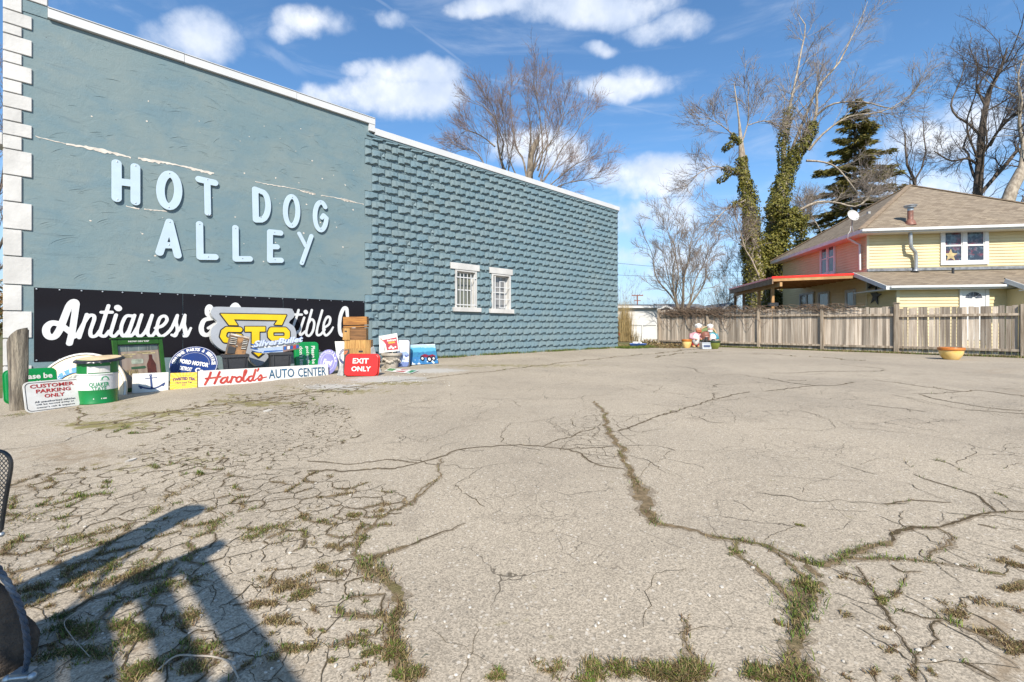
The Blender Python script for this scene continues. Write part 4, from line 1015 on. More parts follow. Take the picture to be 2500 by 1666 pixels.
# grass verge along the fence, the wall foot and the far corner
fl = Field()
def verge(p0, p1, width, n, h, wts, bw=.012, patch=1.0):
    k = cn.uniform(0, 1, n); keep = (np.sin(k*23+1)+np.sin(k*57+2)*.7+cn.normal(0, .7, n)) > -patch
    k = k[keep]; n = len(k); off = cn.normal(0, .4, n)*width
    d = np.array([p1[0]-p0[0], p1[1]-p0[1]]); nr = np.array([-d[1], d[0]])/np.hypot(*d)
    fl.add(blades(p0[0]+d[0]*k+nr[0]*off, p0[1]+d[1]*k+nr[1]*off, np.full(n, h), .8, bw, palette(n, wts)))
fd = (FB-FA).normalized(); fn = Vector((-fd.y, fd.x)); fn = fn if fn.y < 0 else -fn
q0 = FA+fn*.32; q1 = FB+fn*.35+fd*2.5
verge(q0, q1, .42, 9000, .10, {'olive': 4, 'straw': 4, 'green': 3, 'brown': 2, 'lime': 1}, .011)
verge(FA+fd*4+fn*.4, FA+fd*7+fn*.4, .3, 1400, .10, GREENW, .011)
verge(ts(8.3, .10), ts(19.1, .14), .16, 5200, .10, {'green': 4, 'olive': 3, 'lime': 2, 'straw': 1}, .010, .5)
verge(ts(6.0, .2), ts(9.5, .25), .2, 500, .06, MIXW, .009, .2)
verge(ts(18.2, .7), ts(20.2, 1.2), .55, 3600, .13, {'green': 4, 'lime': 4, 'olive': 2}, .012)
verge(ts(19.6, 1.0), ts(21.0, 2.1), .55, 1800, .10, DRYW, .012)
verge(ts(19.9, -1.5), ts(22.5, 1.5), 1.4, 2500, .14, {'straw': 5, 'olive': 2, 'green': 1}, .014)
fl.build('grass_verge')
# pebbles and crumbs of asphalt
mb = MB(); prng = random.Random(3)
for k in range(260):
    px, py = prng.choice([(prng.uniform(0, 950), prng.uniform(1150, 1660)), (prng.uniform(700, 2500), prng.uniform(1350, 1660)), (prng.uniform(700, 1100), prng.uniform(912, 945))])
    c = gp(px, py); s = prng.uniform(.003, .009)*(1 if c.y < 4 else 1.8)
    mb.ball((c.x, c.y, c.z+s*.5), (s*prng.uniform(.8, 1.5), s*prng.uniform(.8, 1.5), s*.8), None, 6, 4)
lab(mb.build('pebbles', M('pebble', (.50, .46, .40), .8, .2, 60), None), kind='stuff')
# loose wires on the broken asphalt
WIRE = M('pale_wire', (.36, .31, .25), .6, .1, 10)
for pts, lb in [([(585,1420),(470,1320),(420,1210),(470,1160),(600,1100),(740,1055),(790,1075)], 'thin pale wire curling through the shaded weeds near the concrete pedestal'), ([(1030,1510),(1150,1450),(1280,1425),(1400,1440),(1500,1490),(1560,1568)], 'thick pale cable arching over the shaded asphalt by the picture edge')]:
    P = []
    for i, (x, y) in enumerate(pts):
        c = gp(x/2.676, 1080+y/2.676); P.append((c.x, c.y, c.z+.012+.02*math.sin(i*1.3)**2))
    P = [tuple(p) for p in spline(P, 5)]
    mb = MB(); mb.tube(P, .0016 if 'thin' in lb else .0032, 6); lab(mb.build('loose_wire', WIRE, None, True), lb, 'wire')

SCRAP = M('pale_concrete_chip', (.50, .46, .40), .9, .15, 14, .4, 60)
for (x0, y0, x1, y1, lb) in [(636, 1000, 672, 1008, 'flat pale concrete chip lying on the crazed asphalt below the long sign'), (300, 1120, 340, 1131, 'pale broken concrete chip on the dirt patch near the crazed asphalt')]:
    a, b_ = gp(x0, y1), gp(x1, y0); m = MB(); k = 9; cx, cy = (a.x+b_.x)/2, (a.y+b_.y)/2; rx, ry = (b_.x-a.x)/2, max(.05, (b_.y-a.y)/2)
    pl = [(cx+rx*math.cos(2*PI*i/k)*prng.uniform(.7, 1.1), cy+ry*math.sin(2*PI*i/k)*prng.uniform(.7, 1.1)) for i in range(k)]; zz = float(GH(cx, cy))
    m.add([(p[0], p[1], zz-.01) for p in pl]+[(p[0], p[1], zz+.014) for p in pl], [tuple(range(k, 2*k))]+[(i, (i+1) % k, (i+1) % k+k, i+k) for i in range(k)]); lab(m.build('concrete_chip', SCRAP), lb, 'rubble')
# ------------------------------------------------------------------ signs and clutter along the wall
z1 = lambda x, y: (x/4.356, 680+y/4.356)
z2 = lambda x, y: (400+x/5.8825, 720+y/5.8825)
z3 = lambda x, y: (750+x/5.8825, 720+y/5.8825)
CAM = Vector((0, 0, 1.0))
class Frame:
    """an Empty whose local x runs along the thing's lower edge and local z up its face; L() turns a pixel into local (x, z)"""
    def __init__(s, name, loc, rz, lean, label, cat, group=None):
        s.o = empty(name, loc, rz, -lean, label, cat, group)
        s.Mx = Matrix.Translation(Vector(loc)) @ Matrix.Rotation(rz, 4, 'Z') @ Matrix.Rotation(-lean, 4, 'X'); s.I = s.Mx.inverted()
    def L(s, p, y=0.0):
        u, v = ray(*p); a = s.I @ CAM; d = s.I.to_3x3() @ Vector((u, 1, v)); k = (y-a.y)/d.y; q = a+d*k
        return (q.x, q.z)
def stand(name, bl, br, lean, label, cat, group=None, lift=0.0):
    a, b = gp(*bl), gp(*br); d = b-a
    return Frame(name, a+Vector((0, 0, lift)), math.atan2(d.y, d.x), R(lean), label, cat, group)
def onwall(name, px, off, lean, label, cat):
    t, z = wp(px[0], px[1], off)
    return Frame(name, Vector((WF[0]+WD[0]*t-WN[0]*off, WF[1]+WD[1]*t-WN[1]*off, z)), WRZ, R(lean), label, cat)
def part(fr, name, mat, fn, smooth=False, bev=0.0):
    mb = MB(); fn(mb); return mb.build(name, mat, fr.o if isinstance(fr, Frame) else fr, smooth, bev)
def plate(fr, name, mat, polys, depth, y=0.0, bevel=0.0):
    V, F = curve_fill(polys, depth, bevel); mb = MB(); mb.add(V, F, Matrix.Translation((0, y, 0))); return mb.build(name, mat, fr.o, bevel > 0)
def words_(fr, mat, body, x0, x1, za_, zb_, y, **k):
    mb = MB(); text_fit(mb, body, x0, x1, za_, zb_, y, **k); return mb.build('lettering', mat, fr.o if isinstance(fr, Frame) else fr)
PW = M('white_sign_paint', (.62, .61, .585), .45, .05, 5, col2=(.54, .52, .48)); RED = M('red_sign_paint', (.33, .014, .012), .5, .1, 6); BLK = M('black_sign_paint', (.02, .02, .022), .5, .05, 5)
BLUE = M('dark_blue_enamel', (.008, .026, .135), .3, .06, 5); NAVY = M('navy_paint', (.010, .032, .13), .5, .05, 5); GREEN = M('green_plastic', (.003, .205, .045), .3, .05, 3); GREEN2 = M('green_drum_enamel', (.003, .17, .036), .32, .08, 4, col2=(.006, .14, .03))
REDP = M('red_plastic', (.50, .014, .008), .32, .05, 3); YEL = M('yellow_sign', (.66, .40, .01), .4, .08, 9); YELP = M('bright_yellow_plastic', (.70, .46, .006), .35, .04, 3); SILV = M('silver_sign_paint', (.33, .345, .37), .4, .05, 3); SILVE = M('sign_return', (.56, .56, .54), .5, .06, 4)
FRAMEG = M('green_frame_paint', (.022, .095, .008), .45, .1, 8); CREAM = M('cream_board', (.76, .63, .44), .6, .06, 5); TAN = M('tan_board', (.50, .34, .18), .6, .12, 10)
PURP = M('faded_blue_print', (.12, .11, .30), .5, .12, 6, col2=(.18, .17, .36)); GREYB = M('grey_board', (.36, .36, .35), .7, .15, 8); TEALINK = M('teal_ink', (.018, .085, .16), .5, .15, 14)
WOODO = M('orange_crate_wood', (.36, .155, .025), .65, .25, 3.0, .25, 30, col2=(.19, .07, .012), stretch=(1, 6, 8), piece=.18); WOODY = M('pale_crate_wood', (.44, .25, .075), .7, .2, 3.0, .25, 30, col2=(.28, .135, .035), stretch=(8, 6, 1), piece=.2); WOODB = M('brown_crate_wood', (.22, .10, .03), .7, .2, 3, .2, 30, stretch=(1, 6, 8), piece=.15)

# weathered post
p0 = gp(45.5, 1001)
post = MB(); sc = p0.y/FPX
prof = []
for k in range(13):
    h = k/12; prof.append((h*.835*(1001-819)*sc*1.18, (15.2+3.4*h)*sc))
V = []; n = 22; pr = random.Random(8); bumps = [pr.uniform(-.06, .06) for _ in range(n)]
top_h = (1001-819)*sc
for k in range(13):
    h = k/12
    for j in range(n):
        a = 2*PI*j/n; r_ = (15.0+3.6*h)*sc*(1+bumps[j]+.02*math.sin(h*9+j))
        x, y = r_*math.cos(a), r_*math.sin(a); z = h*top_h*(1+.10*(x/(18*sc)))*1.0
        V.append((x-.012*h, y, z))
F = [(k*n+j, k*n+(j+1) % n, (k+1)*n+(j+1) % n, (k+1)*n+j) for k in range(12) for j in range(n)] + [tuple(range(12*n, 13*n))]
post.add(V, F)
PWOOD = M('weathered_post_wood', (.34, .29, .22), .9, .3, 2.6, .9, 14, col2=(.085, .07, .055), stretch=(7, 7, .8), bdist=.03)
o = post.build('wooden_post', PWOOD, None, True); o.location = p0; lab(o, 'grey weathered wooden post with a slanted top at the building corner', 'post')

# parking notice
f = stand('parking_sign', z1(272,1440), z1(885,1342), 13, 'white rounded sign reading CUSTOMER PARKING ONLY leaning by the wooden post', 'sign')
w = f.L(z1(885,1342))[0]; h = f.L(z1(248,1108))[1]
plate(f, 'panel', PW, [rrect(0, w, 0, h, .075)], .012, 0, .002)
plate(f, 'border', BLK, [rrect(.018, w-.018, .018, h-.018, .06), rrect(.026, w-.026, .026, h-.026, .055)], .0015, -.0125)
for body, ya, yb, xa, xb, mt, bo in [('CUSTOMER', 1130, 1165, 325, 785, RED, .025), ('PARKING', 1175, 1212, 385, 748, RED, .025), ('ONLY', 1215, 1252, 465, 685, RED, .025)]:
    zt = h*(1-(ya-1085)/320); zb_ = zt-.135*h/1.0; k = w/610.
    zt = {'CUSTOMER': .90, 'PARKING': .73, 'ONLY': .56}[body]*h; xa_, xb_ = {'CUSTOMER': (.11, .87), 'PARKING': (.20, .80), 'ONLY': (.33, .68)}[body]
    words_(f, RED, body, xa_*w, xb_*w, zt-.125*h, zt, -.0125, bold=bo)
for i, (body, xa_, xb_) in enumerate([('All unauthorised vehicles', .16, .86), ('will be towed away at', .17, .83), ("owner's risk & expense", .18, .84)]):
    zt = (.355-.095*i)*h; words_(f, BLK, body, xa_*w, xb_*w, zt-.062*h, zt, -.0125, bold=.0)

# green drum with a bottle-cap lid
c = gp(239, 987); rpx = 39.2; rad = rpx*c.y/FPX; c = c + Vector((c.x, c.y, 0)).normalized()*rad
f = Frame('steel_drum', c, math.atan2(-c.x, c.y), 0, 'green and white oil drum topped by a bottle cap sign', 'drum')
hd = (987-882)*(c.y)/FPX*1.0
ring = lambda z: [(rad, z-.012), (rad+.010, z-.005), (rad+.010, z+.005), (rad, z+.012)]
za_, zb_ = hd*.315, hd*.675
prof = [(rad*.96, 0), (rad+.006, .004), (rad+.006, .018), (rad, .028)]
part(f, 'lower_body', GREEN2, lambda m: m.lathe(prof+ring(za_*.55)[:0]+[(rad, za_)], 40), True)
part(f, 'band', M('drum_white', (.60,.60,.59), .35, .04, 4), lambda m: m.lathe([(rad, za_+.0005)]+ring((za_+zb_)/2)[:0]+[(rad, zb_-.014), (rad+.009, zb_-.008), (rad+.009, zb_+.004), (rad, zb_+.010)], 40), True)
part(f, 'upper_body', GREEN2, lambda m: m.lathe([(rad, zb_+.0105), (rad, hd-.02), (rad+.007, hd-.014), (rad+.007, hd), (rad*.95, hd)], 40), True)
def wrap(mb, r_):
    mb.v = [((r_-v[1])*math.sin(v[0]/r_), -(r_-v[1])*math.cos(v[0]/r_), v[2]) for v in mb.v]; return mb
def dl(x, y): return ((x-1037)/345*2*rad*1.03, hd*(1335-y)/455)
DG = M('drum_green_print', (.01, .26, .09), .4, .05, 5)
mb = MB(); text_fit(mb, 'QUAKER', dl(968,0)[0], dl(1128,0)[0], dl(0,1162)[1], dl(0,1112)[1], -.0015, bold=.005); text_fit(mb, 'STATE', dl(990,0)[0], dl(1105,0)[0], dl(0,1196)[1], dl(0,1158)[1], -.0015, bold=.005); wrap(mb, rad).build('lettering', DG, f.o)
mb = MB(); V, F = strokes_fill([[(*dl(1095+26*math.cos(R(a)), 1080-24*math.sin(R(a))), .008) for a in range(-30, 211, 15)], [(*dl(1062,1092), .007), (*dl(1128,1090), .007)]], .003, .0015); mb.add(V, F); wrap(mb, rad).build('emblem', DG, f.o)
mb = MB()
for i in range(8):
    xa = dl(950,0)[0]+(dl(1138,0)[0]-dl(950,0)[0])*i/8; xb = dl(950,0)[0]+(dl(1138,0)[0]-dl(950,0)[0])*(i+1)/8; mb.add([(xa, -.003, dl(0,1012)[1]), (xb, -.003, dl(0,1012)[1]), (xb, -.003, dl(0,945)[1]), (xa, -.003, dl(0,945)[1])], [(0,1,2,3)])
wrap(mb, rad).build('label_plate', PW, f.o)
mb = MB(); text_fit(mb, 'MOTOR OIL', dl(1000,0)[0], dl(1108,0)[0], dl(0,1290)[1], dl(0,1272)[1], -.0015, bold=.0); 
mb = MB()
for (xa, xb) in ((1000, 1070), (1078, 1108)):
    mb.add([(dl(xa,0)[0], -.002, dl(0,1287)[1]), (dl(xb,0)[0], -.002, dl(0,1287)[1]), (dl(xb,0)[0], -.002, dl(0,1274)[1]), (dl(xa,0)[0], -.002, dl(0,1274)[1])], [(0,1,2,3)])
wrap(mb, rad).build('small_print', PW, f.o)
for a in (-28, 8, 36): part(f, 'rivet', PW, lambda m: m.ball(((rad+.001)*math.sin(R(a)), -(rad+.001)*math.cos(R(a)), hd*(.92 if a > 0 else .70)), .009, None, 8, 5))
capc = c + Vector((.03, 0, hd+.012))
cap = empty('bottle_cap_sign', capc, math.atan2(-c.x, c.y), 0, 'large tan bottle cap sign lying tilted on the green drum', 'sign'); cap.rotation_euler = (R(5), R(-4), cap.rotation_euler[2])
cr = 47.5*c.y/FPX
mb = MB(); n = 84; V = []
for k, (r_, z, am) in enumerate([(cr*.86, .012, 0), (cr*.93, .004, 0), (cr*.985, -.012, .012), (cr*1.0, -.032, .022), (cr*.97, -.030, .018), (cr*.90, -.004, 0)]):
    for j in range(n):
        a = 2*PI*j/n; q = r_*(1+am*math.cos(21*a)); V.append((q*math.cos(a), q*math.sin(a), z))
F = [(k*n+j, k*n+(j+1) % n, (k+1)*n+(j+1) % n, (k+1)*n+j) for k in range(5) for j in range(n)]
mb.add(V, F); mb.build('fluted_rim', M('cap_rim', (.05, .05, .055), .3, .2, 9, metal=.6), cap, True)
mb = MB(); mb.lathe([(cr*.86, .0115), (cr*.5, .022), (0, .025)], 48); mb.build('face', M('cap_face', (.62, .46, .28), .5, .12, 6), cap, True)

# green tray sign behind the post, cream arch behind the drum
def tray(f, polys_w, polys_h, mat, name='tray', r=.09, d=.055):
    plate(f, 'flange', mat, [rrect(0, polys_w, 0, polys_h, r)], .012)
    plate(f, name, mat, [rrect(.03, polys_w-.03, .03, polys_h-.03, r*.8)], d, -.012, .014)
f = stand('tray_sign', z1(40,1345), z1(620,1275), 10, 'green plastic tray sign half hidden behind the weathered post', 'sign')
w = f.L(z1(620,1280))[0]; h = f.L(z1(60,975))[1]
tray(f, w, h, GREEN); xa, zz = f.L(z1(175,1075), -.07); xb, _ = f.L(z1(535,1040), -.07)
words_(f, PW, 'Please be', xa, xb+.03, zz-.012, zz+.085, -.068, bold=.03)
words_(f, PW, 'good neighbour', .1, w-.1, zz-.16, zz-.05, -.068, bold=.03)

f = stand('arch_sign', z1(445,1262), z1(1262,1236), 12, 'cream half round sign with a blue ribbon behind the green drum', 'sign')
def archpts(k=1.0, n=26, dz=0):
    cx, cz = f.L(z1(852,1250)); top = f.L(z1(852,797))[1]; wl = f.L(z1(432,935)); rx = (cx-f.L(z1(425,1000))[0])*k*1.0
    rx *= 1.04
    return [(cx+rx*math.cos(PI*i/n), max(0, dz)+(top*k-dz)*max(0,math.sin(PI*i/n))**.9) for i in range(n+1)]
plate(f, 'panel', CREAM, [archpts(1.0)], .03, 0, .003); plate(f, 'rim', PW, [archpts(1.0)+archpts(.965)[::-1]], .012, -.0305, .002); plate(f, 'rim', BLK, [archpts(.955)+archpts(.948)[::-1]], .002, -.0305)
plate(f, 'raised_arch', CREAM, [archpts(.82)+archpts(.60)[::-1]], .018, -.0305, .003)
plate(f, 'core', M('grey_engraving', (.42, .42, .38), .6, .3, 30), [archpts(.52)], .006, -.0305)
cx = f.L(z1(852,1250))[0]; top = f.L(z1(852,797))[1]
BLR = M('blue_ribbon', (.12, .30, .58), .5, .1, 8)
plate(f, 'ribbon', BLR, [[(cx+a, b*.98) for a, b in [((p[0]-cx), p[1]) for p in archpts(.70)]]+[(p[0], p[1]*.96) for p in archpts(.585)][::-1]], .004, -.049)
mb = MB(); rx = (archpts(.64)[0][0]-cx)
for i, ch in enumerate('CREEMORE'):
    a = R(138-i*13); V, F = text_geo(ch, 1, .03); A = np.array(V); lo, hi = A[:,:2].min(0), A[:,:2].max(0); hh_ = top*.085; ww = .05
    X = ((A[:,0]-lo[0])/(hi[0]-lo[0])-.5)*ww; Z = (A[:,1]-lo[1])/(hi[1]-lo[1])*hh_; t = (a-PI/2)*.75; ax, az = cx+rx*.965*math.cos(a), top*.585*math.sin(a)**.9
    mb.add(list(zip(ax+X*math.cos(t)-Z*math.sin(t), np.where(A[:,2] > 0, -.0565, -.0535), az+X*math.sin(t)+Z*math.cos(t))), F)
mb.build('lettering', PW, f.o)

# framed picture
f = stand('framed_sign', z1(1240,1225), z1(1768,1150), 10, 'green framed NOW ON TAP picture with a brown bottle leaning under the banner', 'sign')
q = [f.L(z1(*p)) for p in ((1240,1225),(1768,1150),(1725,640),(1195,652))]
w = q[1][0]; h = (q[2][1]+q[3][1])/2; fw = .072
for nm, (a, b, c_, d) in {'l': (0, fw, 0, h), 'r': (w-fw, w, 0, h), 't': (fw, w-fw, h-fw*1.55, h), 'b': (fw, w-fw, 0, fw)}.items():
    part(f, 'frame_rail', FRAMEG, lambda m: m.box(a, b, -.05, 0, c_, d), False, .006)
part(f, 'frame_cap', FRAMEG, lambda m: m.box(-.025, w+.025, -.07, .01, h+.001, h+.028), False, .004)
words_(f, PW, 'NOW ON TAP', w*.29, w*.71, h-fw*.95, h-fw*.50, -.0505, bold=.05)
mpic, nt, b = newmat('painted_plank_picture'); v = objvec(nt, False)
pn = nt.n('ShaderNodeTexWave', ins={'Vector': v, 'Scale': 2.6, 'Distortion': 1.2, 'Detail': 3}, bands_direction='X').outputs[1]
nt.set(b.inputs['Base Color'], nt.mix(nt.noise(v, 4, 4), nt.mix(pn, (.34, .22, .12), (.46, .33, .20)), (.26, .22, .20))); b.inputs['Roughness'].default_value = .3
part(f, 'picture', mpic, lambda m: m.box(fw, w-fw, -.012, -.004, fw, h-fw*1.55))
part(f, 'inner_moulding', M('dark_moulding', (.05,.05,.05), .5), lambda m: [m.box(fw, fw+.012, -.03, -.0125, fw, h-fw*1.55), m.box(w-fw-.012, w-fw, -.03, -.0125, fw, h-fw*1.55), m.box(fw+.012, w-fw-.012, -.03, -.0125, h-fw*1.55-.012, h-fw*1.55)])
def U(u, v): return (fw+(w-2*fw)*u, fw+(h-2.55*fw)*v)
plate(f, 'painted_sky', M('painted_grey_green', (.16, .19, .17), .3, .2, 6), [[U(.02,.84),U(.98,.86),U(.98,.985),U(.02,.985)]], .001, -.0125)
for (u0, u1, v0, v1, r_) in [(.30,.58,.55,.66,.02),(.10,.42,.76,.79,.01),(.45,.80,.79,.82,.01),(.58,.90,.77,.81,.01),(.05,.34,.70,.74,.01)]:
    plate(f, 'painted_board', M('painted_board_colour', (.42, .45, .34) if v0 < .6 else (.52, .40, .22), .35, .2, 9) if v0 < .6 else M('painted_straw', (.52, .42, .22), .35, .25, 12), [rrect(U(u0,0)[0], U(u1,0)[0], U(0,v0)[1], U(0,v1)[1], r_)], .0012, -.0138)
plate(f, 'painted_arrow', M('painted_dark_green', (.05, .12, .05), .35, .1, 8), [[U(.28,.48),U(.60,.49),U(.64,.46),U(.60,.43),U(.28,.43)]], .001, -.0151)
BOT = M('painted_brown_bottle', (.11, .028, .012), .3, .15, 8)
plate(f, 'painted_bottle', BOT, [[U(*p) for p in [(.66,.30),(.88,.30),(.88,.52),(.84,.60),(.81,.66),(.81,.75),(.73,.75),(.73,.66),(.70,.60),(.66,.52)]]], .001, -.0165)
for (u, v0, v1) in [(.20,.80,.98),(.26,.80,.98),(.50,.83,.98),(.72,.83,.98),(.80,.82,.98)]: part(f, 'painted_chain', M('painted_pale_line', (.5,.5,.45), .4), lambda m: m.box(U(u,0)[0], U(u,0)[0]+.003, -.0145, -.0136, U(0,v0)[1], U(0,v1)[1]))
for k in range(8): plate(f, 'painted_bottle', M('painted_small_bottle', (.45, .34, .15), .4, .3, 10), [[U(.08+k*.045,.30),U(.11+k*.045,.30),U(.11+k*.045,.38),U(.10+k*.045,.42),U(.09+k*.045,.42),U(.08+k*.045,.38)]], .001, -.0165)

# anchor board
f = stand('anchor_sign', z1(1405,1222), z1(1792,1186), 9, 'small white board with a blue anchor leaning on the green frame', 'sign')
w = f.L(z1(1792,1186))[0]; h = f.L(z1(1390,1016))[1]
part(f, 'panel', PW, lambda m: m.box(0, w, -.025, 0, 0, h), False, .003)
ap = lambda x, y: f.L(z1(x, y), -.026)
S = [[(*ap(1603,1038), .015), (*ap(1616,1170), .017)], [(*ap(1548,1066), .007), (*ap(1670,1054), .007)],
     [(*[c_ for c_ in p[:2]], .014) for p in spline([ap(1480,1145), ap(1540,1165), ap(1620,1172), ap(1690,1152), ap(1748,1115)], 5)],
     [(*ap(1475,1142), .006), (*ap(1500,1165), .020)], [(*ap(1756,1110), .006), (*ap(1735,1135), .020)],
     [(ap(1603,1030)[0]+.018*math.cos(R(a)), ap(1603,1030)[1]+.018*math.sin(R(a)), .006) for a in range(0, 361, 30)]]
V, F = strokes_fill(S, .0022, .002); mb = MB(); mb.add(V, F, Matrix.Translation((0, -.0255, 0))); mb.build('anchor', NAVY, f.o)

# round blue motor sign, with flat base line hidden behind the smaller boards
f = stand('round_sign', z2(95,1275), z2(755,1250), 12, 'round dark blue sign reading GENUINE PARTS under the banner', 'sign')
cx, _ = f.L(z2(424,1050)); r_ = (f.L(z2(772,1050))[0]-f.L(z2(75,1050))[0])/2; ztop_ = f.L(z2(424,745))[1]; rz_ = r_*1.0; cz = ztop_-rz_
if cz-rz_ < 0: rz_ = ztop_/2; cz = ztop_/2
sq = rz_/r_
plate(f, 'disc', BLUE, [circle(cx, cz, r_, 64, rz_)], .012, 0, .003); plate(f, 'border', PW, [circle(cx, cz, r_*.985, 64, rz_*.985), circle(cx, cz, r_*.968, 64, rz_*.968)], .001, -.0125)
mb = MB(); text_arc(mb, 'GENUINE PARTS & SERVICE', cx, cz, r_*.75, 172, 4, r_*.165, -.0125, bold=.05, w=r_*.125, squash=sq); mb.build('lettering', PW, f.o)
mb = MB()
for i in range(44):
    a = R(178-i*4.1); mb.lathe([(.006, 0), (.006, .001)], 6, Matrix.Translation((cx+r_*.66*math.cos(a), -.0125, cz+r_*.66*math.sin(a)*sq)) @ Matrix.Rotation(R(90), 4, 'X'))
lab(mb.build('dotted_line', PW, f.o), kind='stuff')
mb = MB(); text_fit(mb, 'FORD MOTOR', cx-r_*.60, cx+r_*.62, cz-rz_*.02, cz+rz_*.22, -.0125, bold=.06, shear=.25); text_fit(mb, 'DETROIT', cx-r_*.55, cx-r_*.02, cz-rz_*.38, cz-rz_*.16, -.0125, bold=.04, shear=.2); text_fit(mb, 'Co.', cx+r_*.10, cx+r_*.5, cz-rz_*.38, cz-rz_*.12, -.0125, bold=.05, shear=.2)
mb.v = [(x, y, z-.16*(x-cx)) for x, y, z in mb.v]; mb.build('lettering', PW, f.o)

# yellow tea board
f = stand('tea_sign', z2(90,1362), z2(482,1328), 9, 'small yellow sunburst board beside the long white sign', 'sign')
w = f.L(z2(482,1328))[0]; h = f.L(z2(72,1128))[1]
my, nt, b = newmat('yellow_sunburst_print'); v = objvec(nt, False)
sp = nt.n('ShaderNodeSeparateXYZ', ins={0: v}).outputs; an = nt.m('ARCTAN2', nt.m('SUBTRACT', sp[2], h*.35), nt.m('SUBTRACT', sp[0], w*.5))
st = nt.ramp(nt.m('SINE', nt.m('MULTIPLY', an, 22.0)), -.1, .1); nt.set(b.inputs['Base Color'], nt.mix(st, (.62, .40, .01), (.66, .50, .07))); b.inputs['Roughness'].default_value = .4
part(f, 'panel', my, lambda m: m.box(0, w, -.02, 0, 0, h), False, .002)
MAR = M('maroon_ink', (.10, .02, .10), .5)
mb = MB(); text_fit(mb, 'TWISTED TEA', w*.08, w*.92, h*.47, h*.66, -.0205, bold=.06, bend=h*.07); mb.build('lettering', MAR, f.o)
words_(f, MAR, 'Hard Iced Tea', w*.20, w*.80, h*.34, h*.45, -.0205, bold=.02); 
plate(f, 'emblem', MAR, [circle(w*.5, h*.24, w*.07, 20, h*.06), circle(w*.5, h*.24, w*.05, 20, h*.035)], .001, -.0205)
part(f, 'small_print', M('orange_ink', (.62,.26,.02), .5), lambda m: [m.box(w*(.24+k*.09), w*(.31+k*.09), -.0215, -.0205, h*.79, h*.83) for k in range(6)])

# long white sign
f = stand('long_sign', z2(490,1330), z3(300,1152), 8, 'long white board with red script and blue capitals before the planters', 'sign')
w = f.L(z3(300,1152))[0]; h = (f.L(z2(478,1112))[1]+f.L(z3(285,985))[1])/2
part(f, 'panel', PW, lambda m: m.box(0, w, -.03, 0, 0, h), False, .004)
part(f, 'edge_strip', M('rusty_edge', (.10, .07, .05), .8), lambda m: [m.box(-.012, -.001, -.032, .002, 0, h), m.box(0, w, -.033, .002, -.006, -.0005)])
hx = lambda u: u*w
g = .021
def hp(pts): return [tuple(p) for p in spline([(u*w, v*h, r_) for (u, v, r_) in pts], 5)]
S = [hp([(.085,.86,g),(.075,.60,g),(.055,.30,g),(.045,.14,g)]), hp([(.145,.86,g),(.132,.60,g),(.115,.30,g),(.108,.16,g)]), hp([(.05,.50,g*.8),(.10,.52,g*.8),(.150,.56,g*.8)]),
     hp([(.185,.50,g*.8),(.165,.45,g),(.150,.25,g),(.168,.16,g),(.190,.32,g),(.200,.52,g*.9),(.193,.30,g),(.203,.17,g*.8),(.222,.32,g*.7)]), hp([(.222,.32,g*.7),(.232,.52,g),(.225,.30,g),(.219,.16,g)]), hp([(.226,.36,g*.8),(.243,.50,g*.9),(.256,.46,g*.9)]),
     hp([(.283,.50,g*.9),(.262,.40,g),(.262,.20,g),(.283,.17,g),(.298,.34,g),(.290,.48,g*.9)]), hp([(.300,.30,g*.7),(.325,.60,g*.8),(.335,.86,g*.9),(.322,.84,g),(.312,.45,g),(.310,.22,g),(.325,.18,g*.8),(.340,.34,g*.7)]),
     hp([(.372,.48,g*.9),(.352,.42,g),(.347,.22,g),(.365,.17,g),(.384,.40,g),(.402,.88,g),(.385,.45,g),(.378,.24,g),(.392,.18,g*.8),(.405,.28,g*.6)]), hp([(.424,.92,g),(.416,.78,g*.7)]),
     hp([(.412,.28,g*.6),(.438,.52,g*.8),(.446,.38,g),(.440,.20,g),(.422,.17,g*.8),(.430,.27,g*.7),(.482,.36,g*.6)])]
V, F = strokes_fill(S, .0062, .003); mb = MB(); mb.add(V, F, Matrix.Translation((0, -.0305, 0))); mb.build('lettering', M('red_script_paint', (.32, .018, .014), .5, .25, 12, col2=(.42, .06, .035)), f.o)
words_(f, TEALINK, 'AUTO', w*.500, w*.705, h*.22, h*.84, -.0305, bold=.015); words_(f, TEALINK, 'CENTER', w*.735, w*.978, h*.20, h*.82, -.0305, bold=.015)

# the big three-letter car sign
f = onwall('car_badge_sign', z2(1345,1030), .30, 5, 'big silver and yellow sign of three blocky letters leaning on the banner', 'sign')
G = lambda pts: [f.L(z2(x, y), -.13) for (x, y) in pts]
outer = [(672,260),(690,205),(742,174),(1000,178),(1400,187),(1800,198),(1850,222),(1873,270),(1866,322),(1795,398),(1862,450),(1895,520),(1903,600),(1885,690),(1820,742),(1640,770),(1545,840),(1490,915),(1420,995),(1380,1018),(1330,1018),(1270,975),(1205,880),(1120,815),(960,822),(850,800),(752,735),(692,660),(672,560),(692,475),(768,395),(700,318)]
sm_ = lambda pts, n=3: [tuple(p) for p in spline(pts+[pts[0]], n)[:-1]]
Go = G(outer)
part(f, 'return', SILVE, lambda m: m.prism(sm_(Go, 3), -.129, .05)); plate(f, 'face', SILV, [sm_(Go, 3)], .008, -.1295)
def outline(polys, r_, mat, y, nm): 
    V, F = strokes_fill([[(*p, r_) for p in poly+[poly[0]]] for poly in polys], .008, .006); mb = MB(); mb.add(V, F, Matrix.Translation((0, y, 0))); mb.build(nm, mat, f.o)
trap = G([(815,277),(1755,292),(1690,434),(1590,430),(1634,366),(1000,354),(1054,438),(936,436)])
tee = G([(1165,462),(1452,462),(1452,528),(1368,530),(1368,760),(1262,760),(1262,530),(1165,530)])
